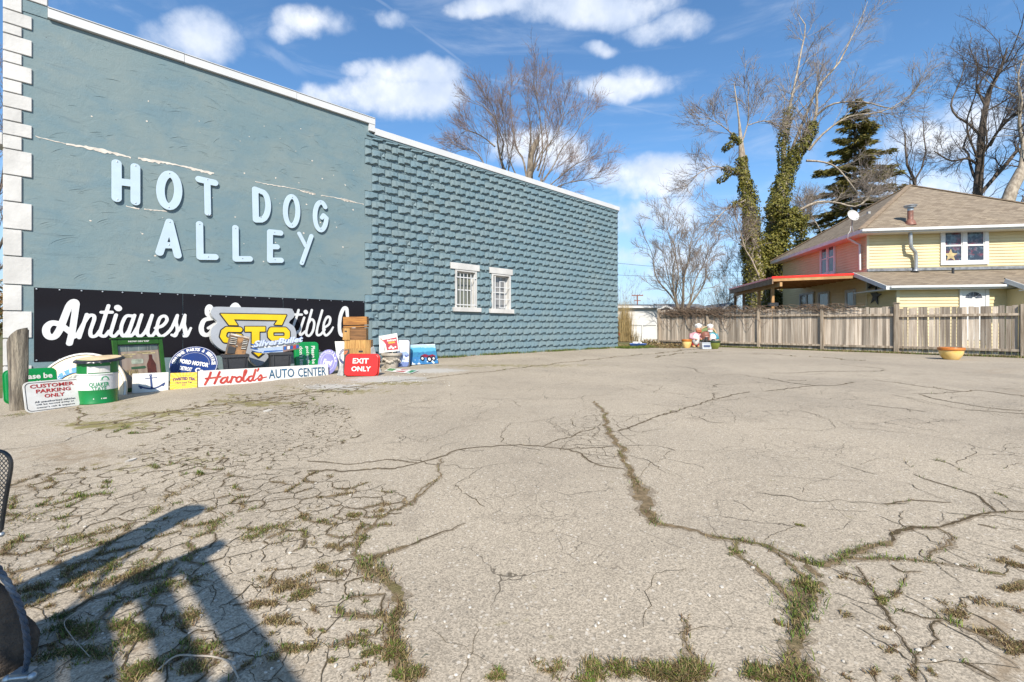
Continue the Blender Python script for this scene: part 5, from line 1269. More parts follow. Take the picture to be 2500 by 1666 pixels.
tip = G([(1285,832),(1425,832),(1356,888)])
u_ = abs(G([(0,0)])[0][0]-G([(10,0)])[0][0])/10
S_G = [(*p, 47*u_) for p in G([(1085,503),(905,498),(862,530),(846,600),(880,652),(1075,668),(1090,600),(1040,594)])]
S_O = [(*p, 50*u_) for p in G([(1545,505),(1735,505),(1768,540),(1768,600),(1740,628),(1560,628),(1532,600),(1528,545),(1545,505)])]
V, F = strokes_fill([[(p[0], p[1], p[2]+22*u_) for p in S_G], [(p[0], p[1], p[2]+22*u_) for p in S_O]], .010, .006); mb = MB(); mb.add(V, F, Matrix.Translation((0, -.1385, 0))); mb.build('outline', BLK, f.o)
outline([trap], 24*u_, BLK, -.1382, 'outline'); outline([tee], 22*u_, BLK, -.1379, 'outline'); outline([tip], 40*u_, BLK, -.1376, 'outline')
for S1 in (S_G, S_O): 
    V, F = strokes_fill([S1], .009, .012); mb = MB(); mb.add(V, F, Matrix.Translation((0, -.147, 0))); mb.build('letter', YELP, f.o)
plate(f, 'letter', YELP, [tee], .012, -.147, .003); plate(f, 'chevron', YELP, [trap], .012, -.147, .003); plate(f, 'chevron', YELP, [tip], .012, -.147, .002)

# black planters
PLB = M('black_planter_plastic', (.035, .036, .04), .55, .1, 12, .2, 40)
def planter(bl, br, topl, topr, ytop, label):
    f = stand('square_planter', bl, br, 0, label, 'planter', 'black square planters behind the long sign')
    wb = f.L(br)[0]; hh_ = f.L((topl, ytop))[1]; x0 = f.L((topl, ytop))[0]; x1 = f.L((topr, ytop))[0]; d = wb*.95; e = (x1-x0-wb)/2; cxo = (x0+x1-wb)/2
    V = [(0,0,0),(wb,0,0),(wb,d,0),(0,d,0),(x0,-e,hh_),(x1,-e,hh_),(x1,d+e,hh_),(x0,d+e,hh_)]
    part(f, 'body', PLB, lambda m: m.add(V, [(0,3,2,1),(0,1,5,4),(1,2,6,5),(2,3,7,6),(3,0,4,7)]))
    part(f, 'rim', PLB, lambda m: [m.box(x0-.02, x1+.02, -e-.02, -e+.03, hh_-.05, hh_+.01), m.box(x0-.02, x1+.02, d+e-.03, d+e+.02, hh_-.05, hh_+.01), m.box(x0-.02, x0+.03, -e+.03, d+e-.03, hh_-.05, hh_+.01), m.box(x1-.03, x1+.02, -e+.03, d+e-.03, hh_-.05, hh_+.01)])
    for s in (.12, .88):
        part(f, 'corner_rib', PLB, lambda m: m.beam((wb*s, -.002, .0), (x0+(x1-x0)*s, -e-.006, hh_-.055), .02, .02))
    part(f, 'soil', M('potting_soil', (.05,.038,.028), .95, .2, 30), lambda m: m.box(x0+.01, x1-.01, -e+.035, d+e-.035, hh_-.09, hh_-.06))
    return f
fp1 = planter(z2(908,1262), z2(1192,1240), z2(862,0)[0], z2(1208,0)[0], 868, 'black square planter carrying the rusty heater')
fp2 = planter(z2(1556,1215), z2(1806,1190), z2(1538,0)[0], z2(1828,0)[0], 862, 'black square planter carrying the silver beer sign')

# rusty heater
f = Frame('old_heater', fp1.Mx @ Vector((0, .10, fp1.L((546, 868))[1]+.015)), fp1.o.rotation_euler[2], R(14), 'rusty slatted heater tilted on a black planter', 'heater')
Qc = [f.L(z2(*p)) for p in ((955,548),(1238,612),(1168,868),(880,856))]
bil = lambda u, v: tuple((Qc[0][i]*(1-u)+Qc[1][i]*u)*(1-v)+(Qc[3][i]*(1-u)+Qc[2][i]*u)*v for i in (0, 1))
RUST = M('rust_and_soot', (.34, .17, .06), .85, .3, 5, .3, 40, col2=(.03, .03, .032)); SOOT = M('sooty_black', (.02, .02, .022), .6, .2, 8); HW = M('chipped_white_enamel', (.55, .53, .48), .5, .25, 7, col2=(.30, .22, .14))
quad = lambda u0, u1, v0, v1: [bil(u0, v0), bil(u1, v0), bil(u1, v1), bil(u0, v1)]
part(f, 'casing', M('burnt_casing', (.20, .12, .06), .8, .3, 6, .2, 30, col2=(.07, .06, .055)), lambda m: m.prism(quad(0, 1, 0, 1), -.02, .14))
part(f, 'top_band', HW, lambda m: m.prism(quad(.03, .98, .02, .10), -.028, -.0205)); part(f, 'rust_panel', RUST, lambda m: m.prism(quad(.06, .97, .12, .98), -.024, -.0205))
for k in range(11): part(f, 'slat', SOOT if k % 2 == 0 else HW, lambda m: m.prism(quad(.07 if k < 9 else .5, .40, .15+k*.045, .18+k*.045), -.034, -.0245))
for k in range(13): part(f, 'slat', SOOT if k % 2 == 0 else HW, lambda m: m.prism(quad(.70, .95, .15+k*.045, .18+k*.045), -.034, -.0245))
part(f, 'door', SOOT, lambda m: m.prism(quad(.07, .44, .66, .96), -.036, -.0245))

# silver beer sign on the right planter
f = Frame('beer_sign', fp2.Mx @ Vector((-.35, .10, fp2.L((661, 862))[1]+.02)), fp2.o.rotation_euler[2], R(9), 'silver sign with blue streaks standing on the right black planter', 'sign')
G = lambda pts: [f.L(z2(x, y), -.04) for (x, y) in pts]
CHR = M('polished_silver', (.62, .64, .68), .25, .06, 4, metal=.6); SBLUE = M('streak_blue', (.02, .08, .28), .3, .1, 6); PALEB = M('pale_silver_blue', (.42, .47, .58), .4, .05, 6)
plate(f, 'bar', CHR, [G([(1330,765),(1705,742),(1712,822),(1420,838)])], .05, 0, .012)
part(f, 'bar_stripe', SBLUE, lambda m: m.prism(G([(1440,808),(1705,796),(1706,806),(1425,832)]), -.056, -.0505))
for (a, b_, c_, col_) in [((1240,700),(1430,735),(1330,765),SBLUE),((1238,735),(1420,752),(1345,790),PALEB),((1240,765),(1400,770),(1370,805),SBLUE),((1250,795),(1420,790),(1380,830),CHR),((1262,820),(1450,812),(1420,840),SBLUE),((1300,690),(1380,720),(1330,750),PALEB)]:
    part(f, 'streak', col_, lambda m: m.prism(G([a, b_, c_]), -.045-.002*(a[1] % 7), 0))
plate(f, 'box', M('brown_bronze', (.20, .13, .11), .4, .2, 8), [G([(1712,735),(1938,708),(1943,775),(1716,822)])], .055, 0, .006)
for (xa, col_) in ((1722, SBLUE), (1772, PW), (1815, SBLUE), (1860, RED), (1900, SBLUE)):
    part(f, 'stripe', col_, lambda m: m.prism(G([(xa,748-(xa-1712)*.12),(xa+34,744-(xa-1712)*.12),(xa+34,790-(xa-1712)*.14),(xa,796-(xa-1712)*.14)]), -.0585, -.0555))
P0 = G([(1282,760)])[0]; P1 = G([(1995,680)])[0]; Hh = G([(1600,640)])[0][1]-G([(1600,725)])[0][1]
sl_k = (P1[1]-P0[1])/(P1[0]-P0[0])
for (bo, y, dd, mat) in ((.09, -.055, .02, SBLUE), (.045, -.0755, .02, PALEB)):
    mb = MB(); text_fit(mb, 'SilverBullet', P0[0], P1[0], 0, Hh*1.05, y, dd, bold=bo, shear=.25); mb.v = [(x, yv, z+P0[1]+sl_k*(x-P0[0])) for x, yv, z in mb.v]; mb.build('lettering', mat, f.o)
part(f, 'backing', SILVE, lambda m: m.prism(G([(1330,740),(1980,670),(1960,690),(1716,742),(1330,775)]), -.054, -.051))

# upright green tray
f = stand('tray_sign', z2(1880,1150), z2(2240,1120), 10, 'green plastic tray sign standing on end beside the silver beer sign', 'sign')
w = f.L(z2(2240,1120))[0]; h = f.L(z2(2050,680))[1]; tray(f, w, h, GREEN)
for i, body in enumerate(["Please be", "good neighbours", "don't litter"]):
    x1_ = w*(.82-.24*i); words_(f, PW, body, x1_-w*.15, x1_, h*(.12 if i else .30), h*.86, -.068, bold=.02, rot=1)
# faded oval dealer sign
f = stand('round_sign', z3(170,1150), z3(430,1140), 14, 'faded purple blue AUTHORIZED dealer disc at the end of the long sign', 'sign')
cx, _ = f.L(z3(298,960)); r_ = (f.L(z3(437,960))[0]-f.L(z3(160,960))[0])/2; hh_ = f.L(z3(298,788))[1]
plate(f, 'disc', PURP, [circle(cx, hh_/2, r_, 48, hh_/2)], .01, 0, .002)
plate(f, 'border', M('pale_lilac', (.55,.54,.66), .5), [circle(cx, hh_/2, r_*.72, 40, hh_*.36), circle(cx, hh_/2, r_*.69, 40, hh_*.345)], .001, -.0105)
LIL = MATS['pale_lilac']
mb = MB(); text_arc(mb, 'AUTHORIZED', cx, hh_/2, r_*.77, 160, 15, r_*.17, -.0105, bold=.03, w=r_*.17, squash=hh_/2/r_); text_fit(mb, 'Ford', cx-r_*.5, cx+r_*.5, hh_*.38, hh_*.60, -.0105, bold=.05, shear=.4); mb.v = [(x, y, z-.25*(x-cx)*(abs(z-hh_/2) < hh_*.3)) for x, y, z in mb.v]; mb.build('lettering', LIL, f.o)
# white board with blue round emblem behind the crates
f = stand('emblem_sign', z3(455,1125), z3(700,1110), 10, 'white board with a round blue emblem behind the wooden crates', 'sign')
w = f.L(z3(700,1110))[0]; h = f.L(z3(398,672))[1]; xl = f.L(z3(398,672))[0]
part(f, 'panel', PW, lambda m: m.prism([(0,0),(w,0),(w+xl*0,h),(xl,h)], -.015, 0))
cx, cz = f.L(z3(545,885)); r_ = f.L(z3(635,885))[0]-cx
plate(f, 'emblem', NAVY, [circle(cx, cz, r_, 40, r_*1.35)], .001, -.0152); plate(f, 'emblem_disc', PW, [circle(cx, cz, r_*.66, 40, r_*.89)], .001, -.0164)
mb = MB(); text_arc(mb, 'AMERICAN BUILT', cx, cz, r_*.72, 200, 20, r_*.2, -.0164, bold=.03, w=r_*.13, squash=1.35); mb.build('lettering', PW, f.o)

# stacked crates
def crate(base, rz, w, d, h, mats, label, rows, endm=None, lean=0.0, vertical=False, open_front=False):
    o = empty('wooden_crate', base, rz, 0, label, 'crate', 'wooden crates in the stack')
    o.rotation_euler = (0, R(lean), rz)
    t = .016
    def bd(x0, x1, y0, y1, z0, z1, mt, nm='plank'): m = MB(); m.box(x0, x1, y0, y1, z0, z1); return m.build(nm, mt, o, False, .002)
    for (ya, yb) in ((0, t), (d-t, d)):
        if ya == 0 and vertical:
            for k in range(vertical): bd(w*k/vertical+.002, w*(k+1)/vertical-.002, ya, yb, 0, h, mats[k % len(mats)])
        else:
            for k, (a, b_) in enumerate(rows): bd(0, w, ya, yb, h*a, h*b_, mats[k % len(mats)])
    for xa in (0, w-t):
        for k, (a, b_) in enumerate(rows): bd(xa, xa+t, t+.001, d-t-.001, h*a, h*b_, (endm or mats)[0])
    bd(t, w-t, t, d-t, .004, .014, mats[0], 'bottom')
    return o
f = stand('crate_reference', z3(535,1120), z3(918,1105), 0, 'x', 'x'); a = f.o; c0 = Vector(a.location); rz = a.rotation_euler[2]; bpy.data.objects.remove(a)
ux = Vector((math.cos(rz), math.sin(rz), 0)); uy = Vector((-math.sin(rz), math.cos(rz), 0))
lx = lambda x, y: f.L(z3(x, y))
x0, zt = lx(532, 652); x1, _ = lx(917, 640); zm = lx(720, 770)[1]
crate(c0+ux*x0, rz, x1-x0, .36, zt, [WOODY], 'pale wooden crate of upright boards at the foot of the stack', [(0, .48), (.52, 1)], None, 0, 5)
lo = MB(); lo.box(0, x1-x0+.0, -.022, -.002, lx(720,862)[1]-.15, zm); 
oc = [o for o in SC.objects if o.name.startswith('wooden_crate')][-1]
lo.build('rail', WOODY, oc, False, .002); part(oc, 'handle_hole', SOOT, lambda m: m.box((x1-x0)*.54, (x1-x0)*.70, -.024, -.0222, zm-.10, zm-.055))
x0b, z0b = lx(512, 642); x1b, z1b = lx(848, 478)
crate(c0+ux*x0b+Vector((0, 0, zt+.002)), rz, x1b-x0b, .36, z1b-zt-.004, [WOODB], 'brown crate with a pale left board in the middle of the stack', [(0, 1)], [WOODY], 0)
oc = [o for o in SC.objects if o.name.startswith('wooden_crate')][-1]; hb = z1b-zt
part(oc, 'plank', WOODY, lambda m: m.box(0, (x1b-x0b)*.30, -.02, -.001, 0, hb-.006), False, .002); part(oc, 'handle_hole', SOOT, lambda m: m.box((x1b-x0b)*.08, (x1b-x0b)*.18, -.0215, -.0202, hb*.66, hb*.78))
x0c, _ = lx(518, 480); x1c, z1c = lx(858, 318)
crate(c0+ux*x0c+Vector((0, 0, z1b+.004)), rz, x1c-x0c, .36, z1c-z1b-.006, [WOODO], 'bright orange stained crate on top of the stack', [(0, .16), (.26, .99)], None, -1.5)
# red EXIT tray and odds and ends around the crates
f = stand('tray_sign', z3(530,1180), z3(1015,1165), 12, 'red plastic tray sign reading EXIT ONLY in front of the crates', 'sign')
w = f.L(z3(1030,1165))[0]; h = f.L(z3(760,848))[1]; tray(f, w, h, REDP, r=.11)
p = lambda x, y: f.L(z3(x, y), -.07)
words_(f, PW, 'EXIT', p(652,980)[0], p(880,980)[0], p(760,988)[1], p(760,912)[1], -.0685, bold=.028); words_(f, PW, 'ONLY', p(632,1090)[0], p(912,1090)[0], p(760,1100)[1], p(760,1028)[1], -.0685, bold=.028)
f = stand('grey_panel', z3(432,1160), z3(500,1168), 26, 'bent grey metal panel leaning left of the red exit sign', 'panel')
part(f, 'sheet', GREYB, lambda m: m.prism([f.L(z3(*p)) for p in ((432,1160),(520,1170),(520,1000),(495,985))], -.012, 0))
f = stand('grey_panel', z3(905,1130), z3(1040,1115), 16, 'pale grey sheet showing behind the right end of the exit sign', 'panel')
part(f, 'sheet', GREYB, lambda m: m.prism([f.L(z3(*p)) for p in ((905,1130),(1062,1112),(1020,985),(952,738),(915,760))], -.012, 0))
f = stand('carton', z3(500,1130), z3(600,1122), 5, 'small black and orange carton squeezed left of the crates', 'carton')
part(f, 'body', M('dark_carton', (.05,.045,.045), .6), lambda m: m.prism([f.L(z3(*p)) for p in ((510,1120),(600,1120),(605,782),(540,788))], 0, .1)); part(f, 'print', M('orange_print', (.55,.16,.06), .5, .3, 14), lambda m: m.prism([f.L(z3(*p)) for p in ((512,858),(560,855),(590,800),(545,806))], -.003, -.0005))

# urn with a poster on a stick
c = gp(*z3(1212,1062)); rr_ = 26.2*c.y/FPX; c = c+Vector((c.x, c.y, 0)).normalized()*rr_*.6; hu = f.L(z3(1205,1062))[1]; hu = (901.5-864)*c.y/FPX
STONE = M('weathered_cast_stone', (.44, .39, .33), .85, .2, 7, .6, 35, col2=(.30, .27, .23))
o = empty('stone_urn', c, 0, 0, 'weathered round stone planter holding a small poster', 'planter')
part(o, 'bowl', STONE, lambda m: m.lathe([(rr_*.55, 0), (rr_*.60, hu*.06), (rr_*.66, hu*.35), (rr_*.78, hu*.68), (rr_*.84, hu*.74), (rr_*.82, hu*.78), (rr_*.97, hu*.84), (rr_, hu*.92), (rr_*.98, hu), (rr_*.86, hu), (rr_*.82, hu*.9), (0, hu*.88)], 36), True)
part(o, 'garland', STONE, lambda m: [m.ball((rr_*.78*math.sin(R(a)), -rr_*.78*math.cos(R(a)), hu*(.52-.10*math.cos(R(a*4)))), (.045, .02, .035), None, 8, 5) for a in range(-80, 81, 16)], True)
f = Frame('poster', c+Vector((-.05, -.02, hu*.9)), 0.10, R(8), 'small white and red advertising poster on a stick in the stone urn', 'poster')
pq = [f.L(z3(*p)) for p in ((1040,838),(1326,806),(1290,552),(1030,596))]
part(f, 'card', PW, lambda m: m.prism(pq, -.008, 0)); bq = lambda u, v: tuple((pq[0][i]*(1-u)+pq[1][i]*u)*(1-v)+(pq[3][i]*(1-u)+pq[2][i]*u)*v for i in (0, 1))
part(f, 'red_panel', M('poster_red', (.36,.014,.03), .45), lambda m: m.prism([bq(.38,.10), bq(.95,.08), bq(.95,.78), bq(.20,.74), bq(.34,.45)], -.0095, -.0085))
mb = MB(); text_fit(mb, 'Rothmans', 0, 1, 0, 1, 0, .001, bold=.04, shear=.3); V = [(*bq(.42+.50*x, .60+.12*z), y) for x, y, z in mb.v]; mb.v = [(a, -.0098+y, b_) for a, b_, y in V]; mb.build('lettering', PW, f.o)
mb = MB(); text_fit(mb, 'SPECIAL', 0, 1, 0, 1, 0, .001, bold=.06); V = [(*bq(.48+.36*x, .47+.10*z), y) for x, y, z in mb.v]; mb.v = [(a, -.0098+y, b_) for a, b_, y in V]; mb.build('lettering', YEL, f.o)
part(f, 'figure', M('poster_pink', (.62,.26,.22), .5, .2, 10), lambda m: m.prism([bq(.10,.92), bq(.22,.70), bq(.30,.40), bq(.22,.62), bq(.06,.80)], -.0095, -.0085)); part(f, 'figure', M('poster_grey', (.45,.48,.42), .5, .2, 10), lambda m: m.prism([bq(.28,.40), bq(.30,.10), bq(.20,.08), bq(.24,.30)], -.0095, -.0085))
for (u, v_, s) in [(.52,.22,.045),(.60,.28,.06),(.70,.20,.05),(.82,.24,.04)]: part(f, 'white_mark', PW, lambda m: m.prism(circle(*bq(u, v_), s*.6, 10), -.0105, -.0097))
part(f, 'stick', M('stick_wood', (.6,.5,.35), .7), lambda m: m.tube([(.06, .008, -.08), (.10, .008, pq[3][1]*.8)], .008, 6))

# blue posters near the rough blocks
def scenery(key, bands, blots):
    m, nt, b = newmat(key); v = objvec(nt, False); z = nt.n('ShaderNodeSeparateXYZ', ins={0: v}).outputs[2]
    zz = nt.m('ADD', z, nt.m('MULTIPLY', nt.m('SUBTRACT', nt.noise(v, 7, 5), .5), .16)); c = bands[0][1]
    for (h0, col_) in bands[1:]: c = nt.mix(nt.ramp(zz, h0-.012, h0+.012), c, col_)
    for (sc_, th, col_, h0, h1) in blots:
        k = nt.m('MULTIPLY', nt.ramp(nt.noise(v, sc_, 3), th, th+.03), nt.m('MULTIPLY', nt.ramp(z, h0-.03, h0+.03), nt.ramp(z, h1+.03, h1-.03))); c = nt.mix(k, c, col_)
    nt.set(b.inputs['Base Color'], c); b.inputs['Roughness'].default_value = .25; return m
BEDGE = M('black_poster_edge', (.012,.013,.02), .5)
f = stand('tall_poster', z3(1270,1045), z3(1474,1035), 12, 'tall round cornered snow scene poster behind the stone urn', 'poster')
w = f.L(z3(1474,1035))[0]; h = f.L(z3(1400,645))[1]
plate(f, 'board', BEDGE, [rrect(0, w, 0, h, .07)], .03); plate(f, 'print', scenery('snow_print', [(0, (.10,.14,.30)), (.14, (.45,.52,.68)), (.30, (.20,.27,.45)), (.42, (.55,.62,.74)), (.75, (.38,.44,.62))], [(9, .56, (.06,.08,.2), .0, .5), (14, .60, (.7,.72,.76), .1, .9)]), [rrect(.02, w-.03, .02, h-.02, .06)], .002, -.0305)
plate(f, 'emblem', BLK, [circle(w*.68, h*.90, .035, 18), circle(w*.68, h*.90, .025, 18)], .001, -.033)
f = stand('wide_poster', z3(1478,1018), z3(1882,988), 20, 'wide blue poster of a red quad bike by the block wall', 'poster')
w = f.L(z3(1882,988))[0]; h = f.L(z3(1432,716))[1]
sh = f.L(z3(1432,716))[0]
part(f, 'board', BEDGE, lambda m: m.prism([(0,0),(w,0),(w+sh*.9,h),(sh,h)], -.03, 0))
part(f, 'print', scenery('seaside_print', [(0, (.04,.16,.34)), (.22, (.04,.17,.30)), (.38, (.08,.30,.42)), (.50, (.30,.44,.54)), (.58, (.54,.58,.63))], [(12, .55, (.62,.68,.72), .0, .14), (8, .57, (.03,.10,.22), .05, .33)]), lambda m: m.prism([(.015,.015),(w-.015,.015),(w+sh*.9-.015,h-.015),(sh+.015,h-.015)], -.0325, -.0305))
pp = lambda x, y: f.L(z3(x, y), -.034)
DR = M('print_dark_red', (.20,.015,.03), .3); DK = M('print_black', (.015,.015,.025), .3)
for (x, y, rx) in [(1655,915,32),(1755,925,38),(1815,915,30)]:
    cx, cz = pp(x, y); r_ = pp(x+rx, y)[0]-cx; plate(f, 'wheel', DK, [circle(cx, cz, r_, 22, r_*1.15)], .001, -.0342); plate(f, 'hub', SILVE, [circle(cx, cz, r_*.5, 14, r_*.55)], .001, -.0354)
plate(f, 'bike_body', DR, [[pp(*q_) for q_ in ((1625,880),(1690,850),(1740,870),(1800,855),(1850,880),(1800,905),(1700,900))]], .001, -.0330)
# flat colourful board lying on the ground
q = [gp(*z3(*p)) for p in ((1110,1102),(1182,1060),(1600,1100),(1482,1142))]
o = empty('flat_board', q[0], 0, 0, 'green white and red board lying flat in front of the urn', 'board')
L_ = lambda u, v, z: tuple((q[0]*(1-u)+q[3]*u)*(1-v)+(q[1]*(1-u)+q[2]*u)*v-q[0]+Vector((0, 0, z)))
def slab(m, u0, u1, v0, v1, za, zb): m.add([L_(u0,v0,za),L_(u1,v0,za),L_(u1,v1,za),L_(u0,v1,za),L_(u0,v0,zb),L_(u1,v0,zb),L_(u1,v1,zb),L_(u0,v1,zb)], [(0,3,2,1),(4,5,6,7),(0,1,5,4),(1,2,6,5),(2,3,7,6),(3,0,4,7)])
part(o, 'sheet', PW, lambda m: slab(m, 0, 1, 0, 1, .012, .022))
for (u0, u1, v0, v1, mt) in [(.04,.30,.1,.85,GREEN),(.42,.72,.1,.5,RED),(.48,.70,.6,.9,RED),(.80,.97,.1,.9,GREEN)]: part(o, 'print', mt, lambda m: slab(m, u0, u1, v0, v1, .0222, .0235))
# ------------------------------------------------------------------ board fence
brng = random.Random(21)
BOARDM = M('weathered_fence_board', (.49, .42, .34), .9, .3, 2.0, .5, 16, col2=(.26, .205, .155), stretch=(9, 9, .55), piece=.42, bdist=.02)
POSTM = M('fence_post_wood', (.42, .345, .265), .9, .25, 2.0, .4, 16, col2=(.19, .145, .10), stretch=(8, 8, .6), piece=.15)
fang = math.atan2(fd.y, fd.x)
fence = empty('board_fence', (FA.x, FA.y, 0), fang, label='long weathered grey board fence across the back of the lot', cat='fence')
def fpos(px):                      # pixel column -> distance along the fence
    u = (px-HX)/FPX; return (FA.x-u*FA.y)/(u*fd.y-fd.x)
def ftop(s): 
    k = s/(FB-FA).length; return 2.0-.27*k
posts = [fpos(px) for px in (1609, 1728, 1853, 2008, 2189, 2498)] + [fpos(2498)+3.2]
bm_ = []
for w_ in (.125, .130, .136):
    for nc in (0, 1):
        m = MB(); m.box(0, w_, -.010, .010, .02, 1.0); bm_.append((w_, m.mesh('board', BOARDM)))
tops = [None]*7
for i, (a, b_) in enumerate(zip(posts[:-1], posts[1:])):
    gap = .016 if i >= 4 else .002
    s = a+.05
    while s < b_-.05:
        w_, me = brng.choice(bm_); h = ftop((a+b_)/2)+brng.uniform(-.03, .02)-.03
        o = link('board', me, None, fence); o.location = (s, .03+brng.uniform(-.006, .006), 0); o.scale = (1, 1, h); o.rotation_euler = (0, brng.uniform(-.012, .012), 0)
        s += w_+gap
    zt = ftop((a+b_)/2)
    for z0 in (zt-.38, .18):
        m = MB(); m.box(a+.055, b_-.055, -.058, .016, z0, z0+.085); m.build('rail', POSTM, fence, False, .004)
for i, s in enumerate(posts):
    zt = ftop(s)+(.12 if i in (3, 4) else .03); w_ = .075 if i == 4 else .058
    m = MB(); m.box(s-w_, s+w_, -.085, .05, -.05, zt); m.build('post', POSTM, fence, False, .006)
    if i == 4: m = MB(); m.box(s-.10, s+.10, -.11, .075, zt+.001, zt+.03); m.build('cap', POSTM, fence, False, .005)
def fworld(s, y, z): return Vector((FA.x+fd.x*s-fd.y*y, FA.y+fd.y*s+fd.x*y, z))
# leafless vine on the fence
mb = MB(); VINE = M('dead_vine', (.13, .085, .055), .9, .3, 12, col2=(.20, .14, .095))
for k in range(240):
    s0 = brng.uniform(posts[0]-.1, posts[1]+.2) if k < 150 else brng.uniform(posts[1], posts[3]+.6)
    z0 = ftop(s0)+brng.uniform(-.30, .08) if k < 150 else ftop(s0)+brng.uniform(-.10, .09)
    L = brng.uniform(.4, 1.5); pts = []; ph = brng.uniform(0, 6); am = brng.uniform(.04, .16)
    for i in range(9):
        q = i/8; pts.append(fworld(s0+L*q*brng.choice((1, 1, .9)), -.07-.05*math.sin(ph+q*5)-brng.uniform(0, .05), max(.5, min(z0+am*math.sin(q*6+ph)-.05*q+brng.uniform(-.02, .02), ftop(s0)+.14))))
    mb.tube(pts, [brng.uniform(.005, .010)]*9, 4)
for k in range(26):     # hanging runners
    s0 = brng.uniform(posts[0], posts[2]); z0 = ftop(s0)-.25; ph = brng.uniform(0, 6); L = brng.uniform(.3, 1.1); dl_ = brng.uniform(.3, 1.0)
    mb.tube([fworld(s0+L*q/7, -.09, z0-dl_*math.sin(PI*q/7)*brng.uniform(.7, 1)) for q in range(8)], .007, 4)
lab(mb.build('dead_vine', VINE, None, True), 'tangle of leafless brown vine over the top of the fence boards', 'vine')

# ------------------------------------------------------------------ things in front of the fence
def lathe_pot(name, px, py, halfw, ytop, prof, mats, label, grp=None):
    c = gp(px, py); sc = c.y/FPX; R_ = halfw*sc; H = (py-ytop)*sc; c = c+Vector((c.x, c.y, 0)).normalized()*R_*.6
    o = empty(name, c, brng.uniform(0, 6), 0, label, 'planter', grp)
    for nm, mt, pr in zip(('body', 'rim'), mats, prof): part(o, nm, mt, lambda m: m.lathe([(r*R_, z*H) for r, z in pr], 36), True)
    return o, c, R_, H
GLY = M('yellow_glaze', (.66, .42, .10), .3, .1, 4, col2=(.70, .50, .20)); GLO = M('orange_glaze', (.46, .15, .025), .3, .12, 5); GLG = M('olive_glaze', (.17, .20, .035), .3, .12, 5); GLD = M('dark_green_glaze', (.03, .05, .022), .3, .1, 5)
bowl = [(.45, 0), (.55, .02), (.75, .25), (.88, .55), (.90, .74)]; rimp = [(.90, .741), (.99, .80), (1.0, .93), (.97, 1.0), (.86, 1.0), (.84, .88), (0, .80)]
P1 = lathe_pot('glazed_planter', 1676.5, 850.5, 12.7, 829, (bowl, rimp), (GLY, GLO), 'yellow glazed pot with orange rim left of the two chef statues', 'round glazed pots')
P2 = lathe_pot('glazed_planter', 1744.5, 852.5, 14, 832.5, (bowl, rimp), (GLG, GLD), 'olive green glazed pot right of the two chef statues', 'round glazed pots')
P3 = lathe_pot('glazed_planter', 2322, 879, 26, 849, (bowl, rimp), (GLY, GLO), 'large yellow glazed pot with orange rim alone before the fence boards', 'round glazed pots')
part(P2[0], 'soil', PLB, lambda m: m.ball((P2[2]*.3, 0, P2[3]*.95), (P2[2]*.4, P2[2]*.4, P2[3]*.3), None, 10, 6))

# two chef statues sharing a barrel table
zc = lambda x, y: (1660+x/15.677, 770+y/15.677)
cbase = gp(1722, 849); cz_ = cbase.y; csc = cz_/FPX
def cl(x, y): return ((1660+x/15.677-1722)*csc, (849-770-y/15.677)*csc)
def remesh(mb, name, mat, parent, vox=.018):
    me = mb.mesh('blob'); o = bpy.data.objects.new('blob', me); COL.objects.link(o)
    md = o.modifiers.new('r', 'REMESH'); md.mode = 'VOXEL'; md.voxel_size = vox
    s_ = o.modifiers.new('s', 'SMOOTH'); s_.iterations = 4; s_.factor = .5
    dg = bpy.context.evaluated_depsgraph_get(); ev = o.evaluated_get(dg); m2 = bpy.data.meshes.new_from_object(ev)
    bpy.data.objects.remove(o)
    m2.name = name; m2.materials.clear(); m2.materials.append(mat)
    m2.polygons.foreach_set('use_smooth', [True]*len(m2.polygons)); return link(name, m2, None, parent)
SKIN = M('statue_skin', (.50, .25, .14), .5, .1, 6); SKIN2 = M('statue_pale_skin', (.56, .34, .27), .5, .1, 6); CWH = M('statue_white', (.62, .61, .59), .5, .08, 8); CPK = M('statue_pink_shirt', (.50, .24, .27), .5, .1, 8); CRD = M('statue_red', (.36, .03, .03), .5, .1, 6); CTE = M('statue_teal_shirt', (.04, .22, .28), .5, .12, 6); CBR = M('statue_brown', (.24, .09, .06), .55, .15, 8); CBL = M('statue_black', (.03,.03,.035), .5); CBE = M('statue_beard', (.60, .58, .58), .6, .1, 10); CRB = M('statue_red_beard', (.40, .11, .05), .6, .1, 10); CTAN = M('statue_shoe', (.52, .36, .16), .6, .1, 8)
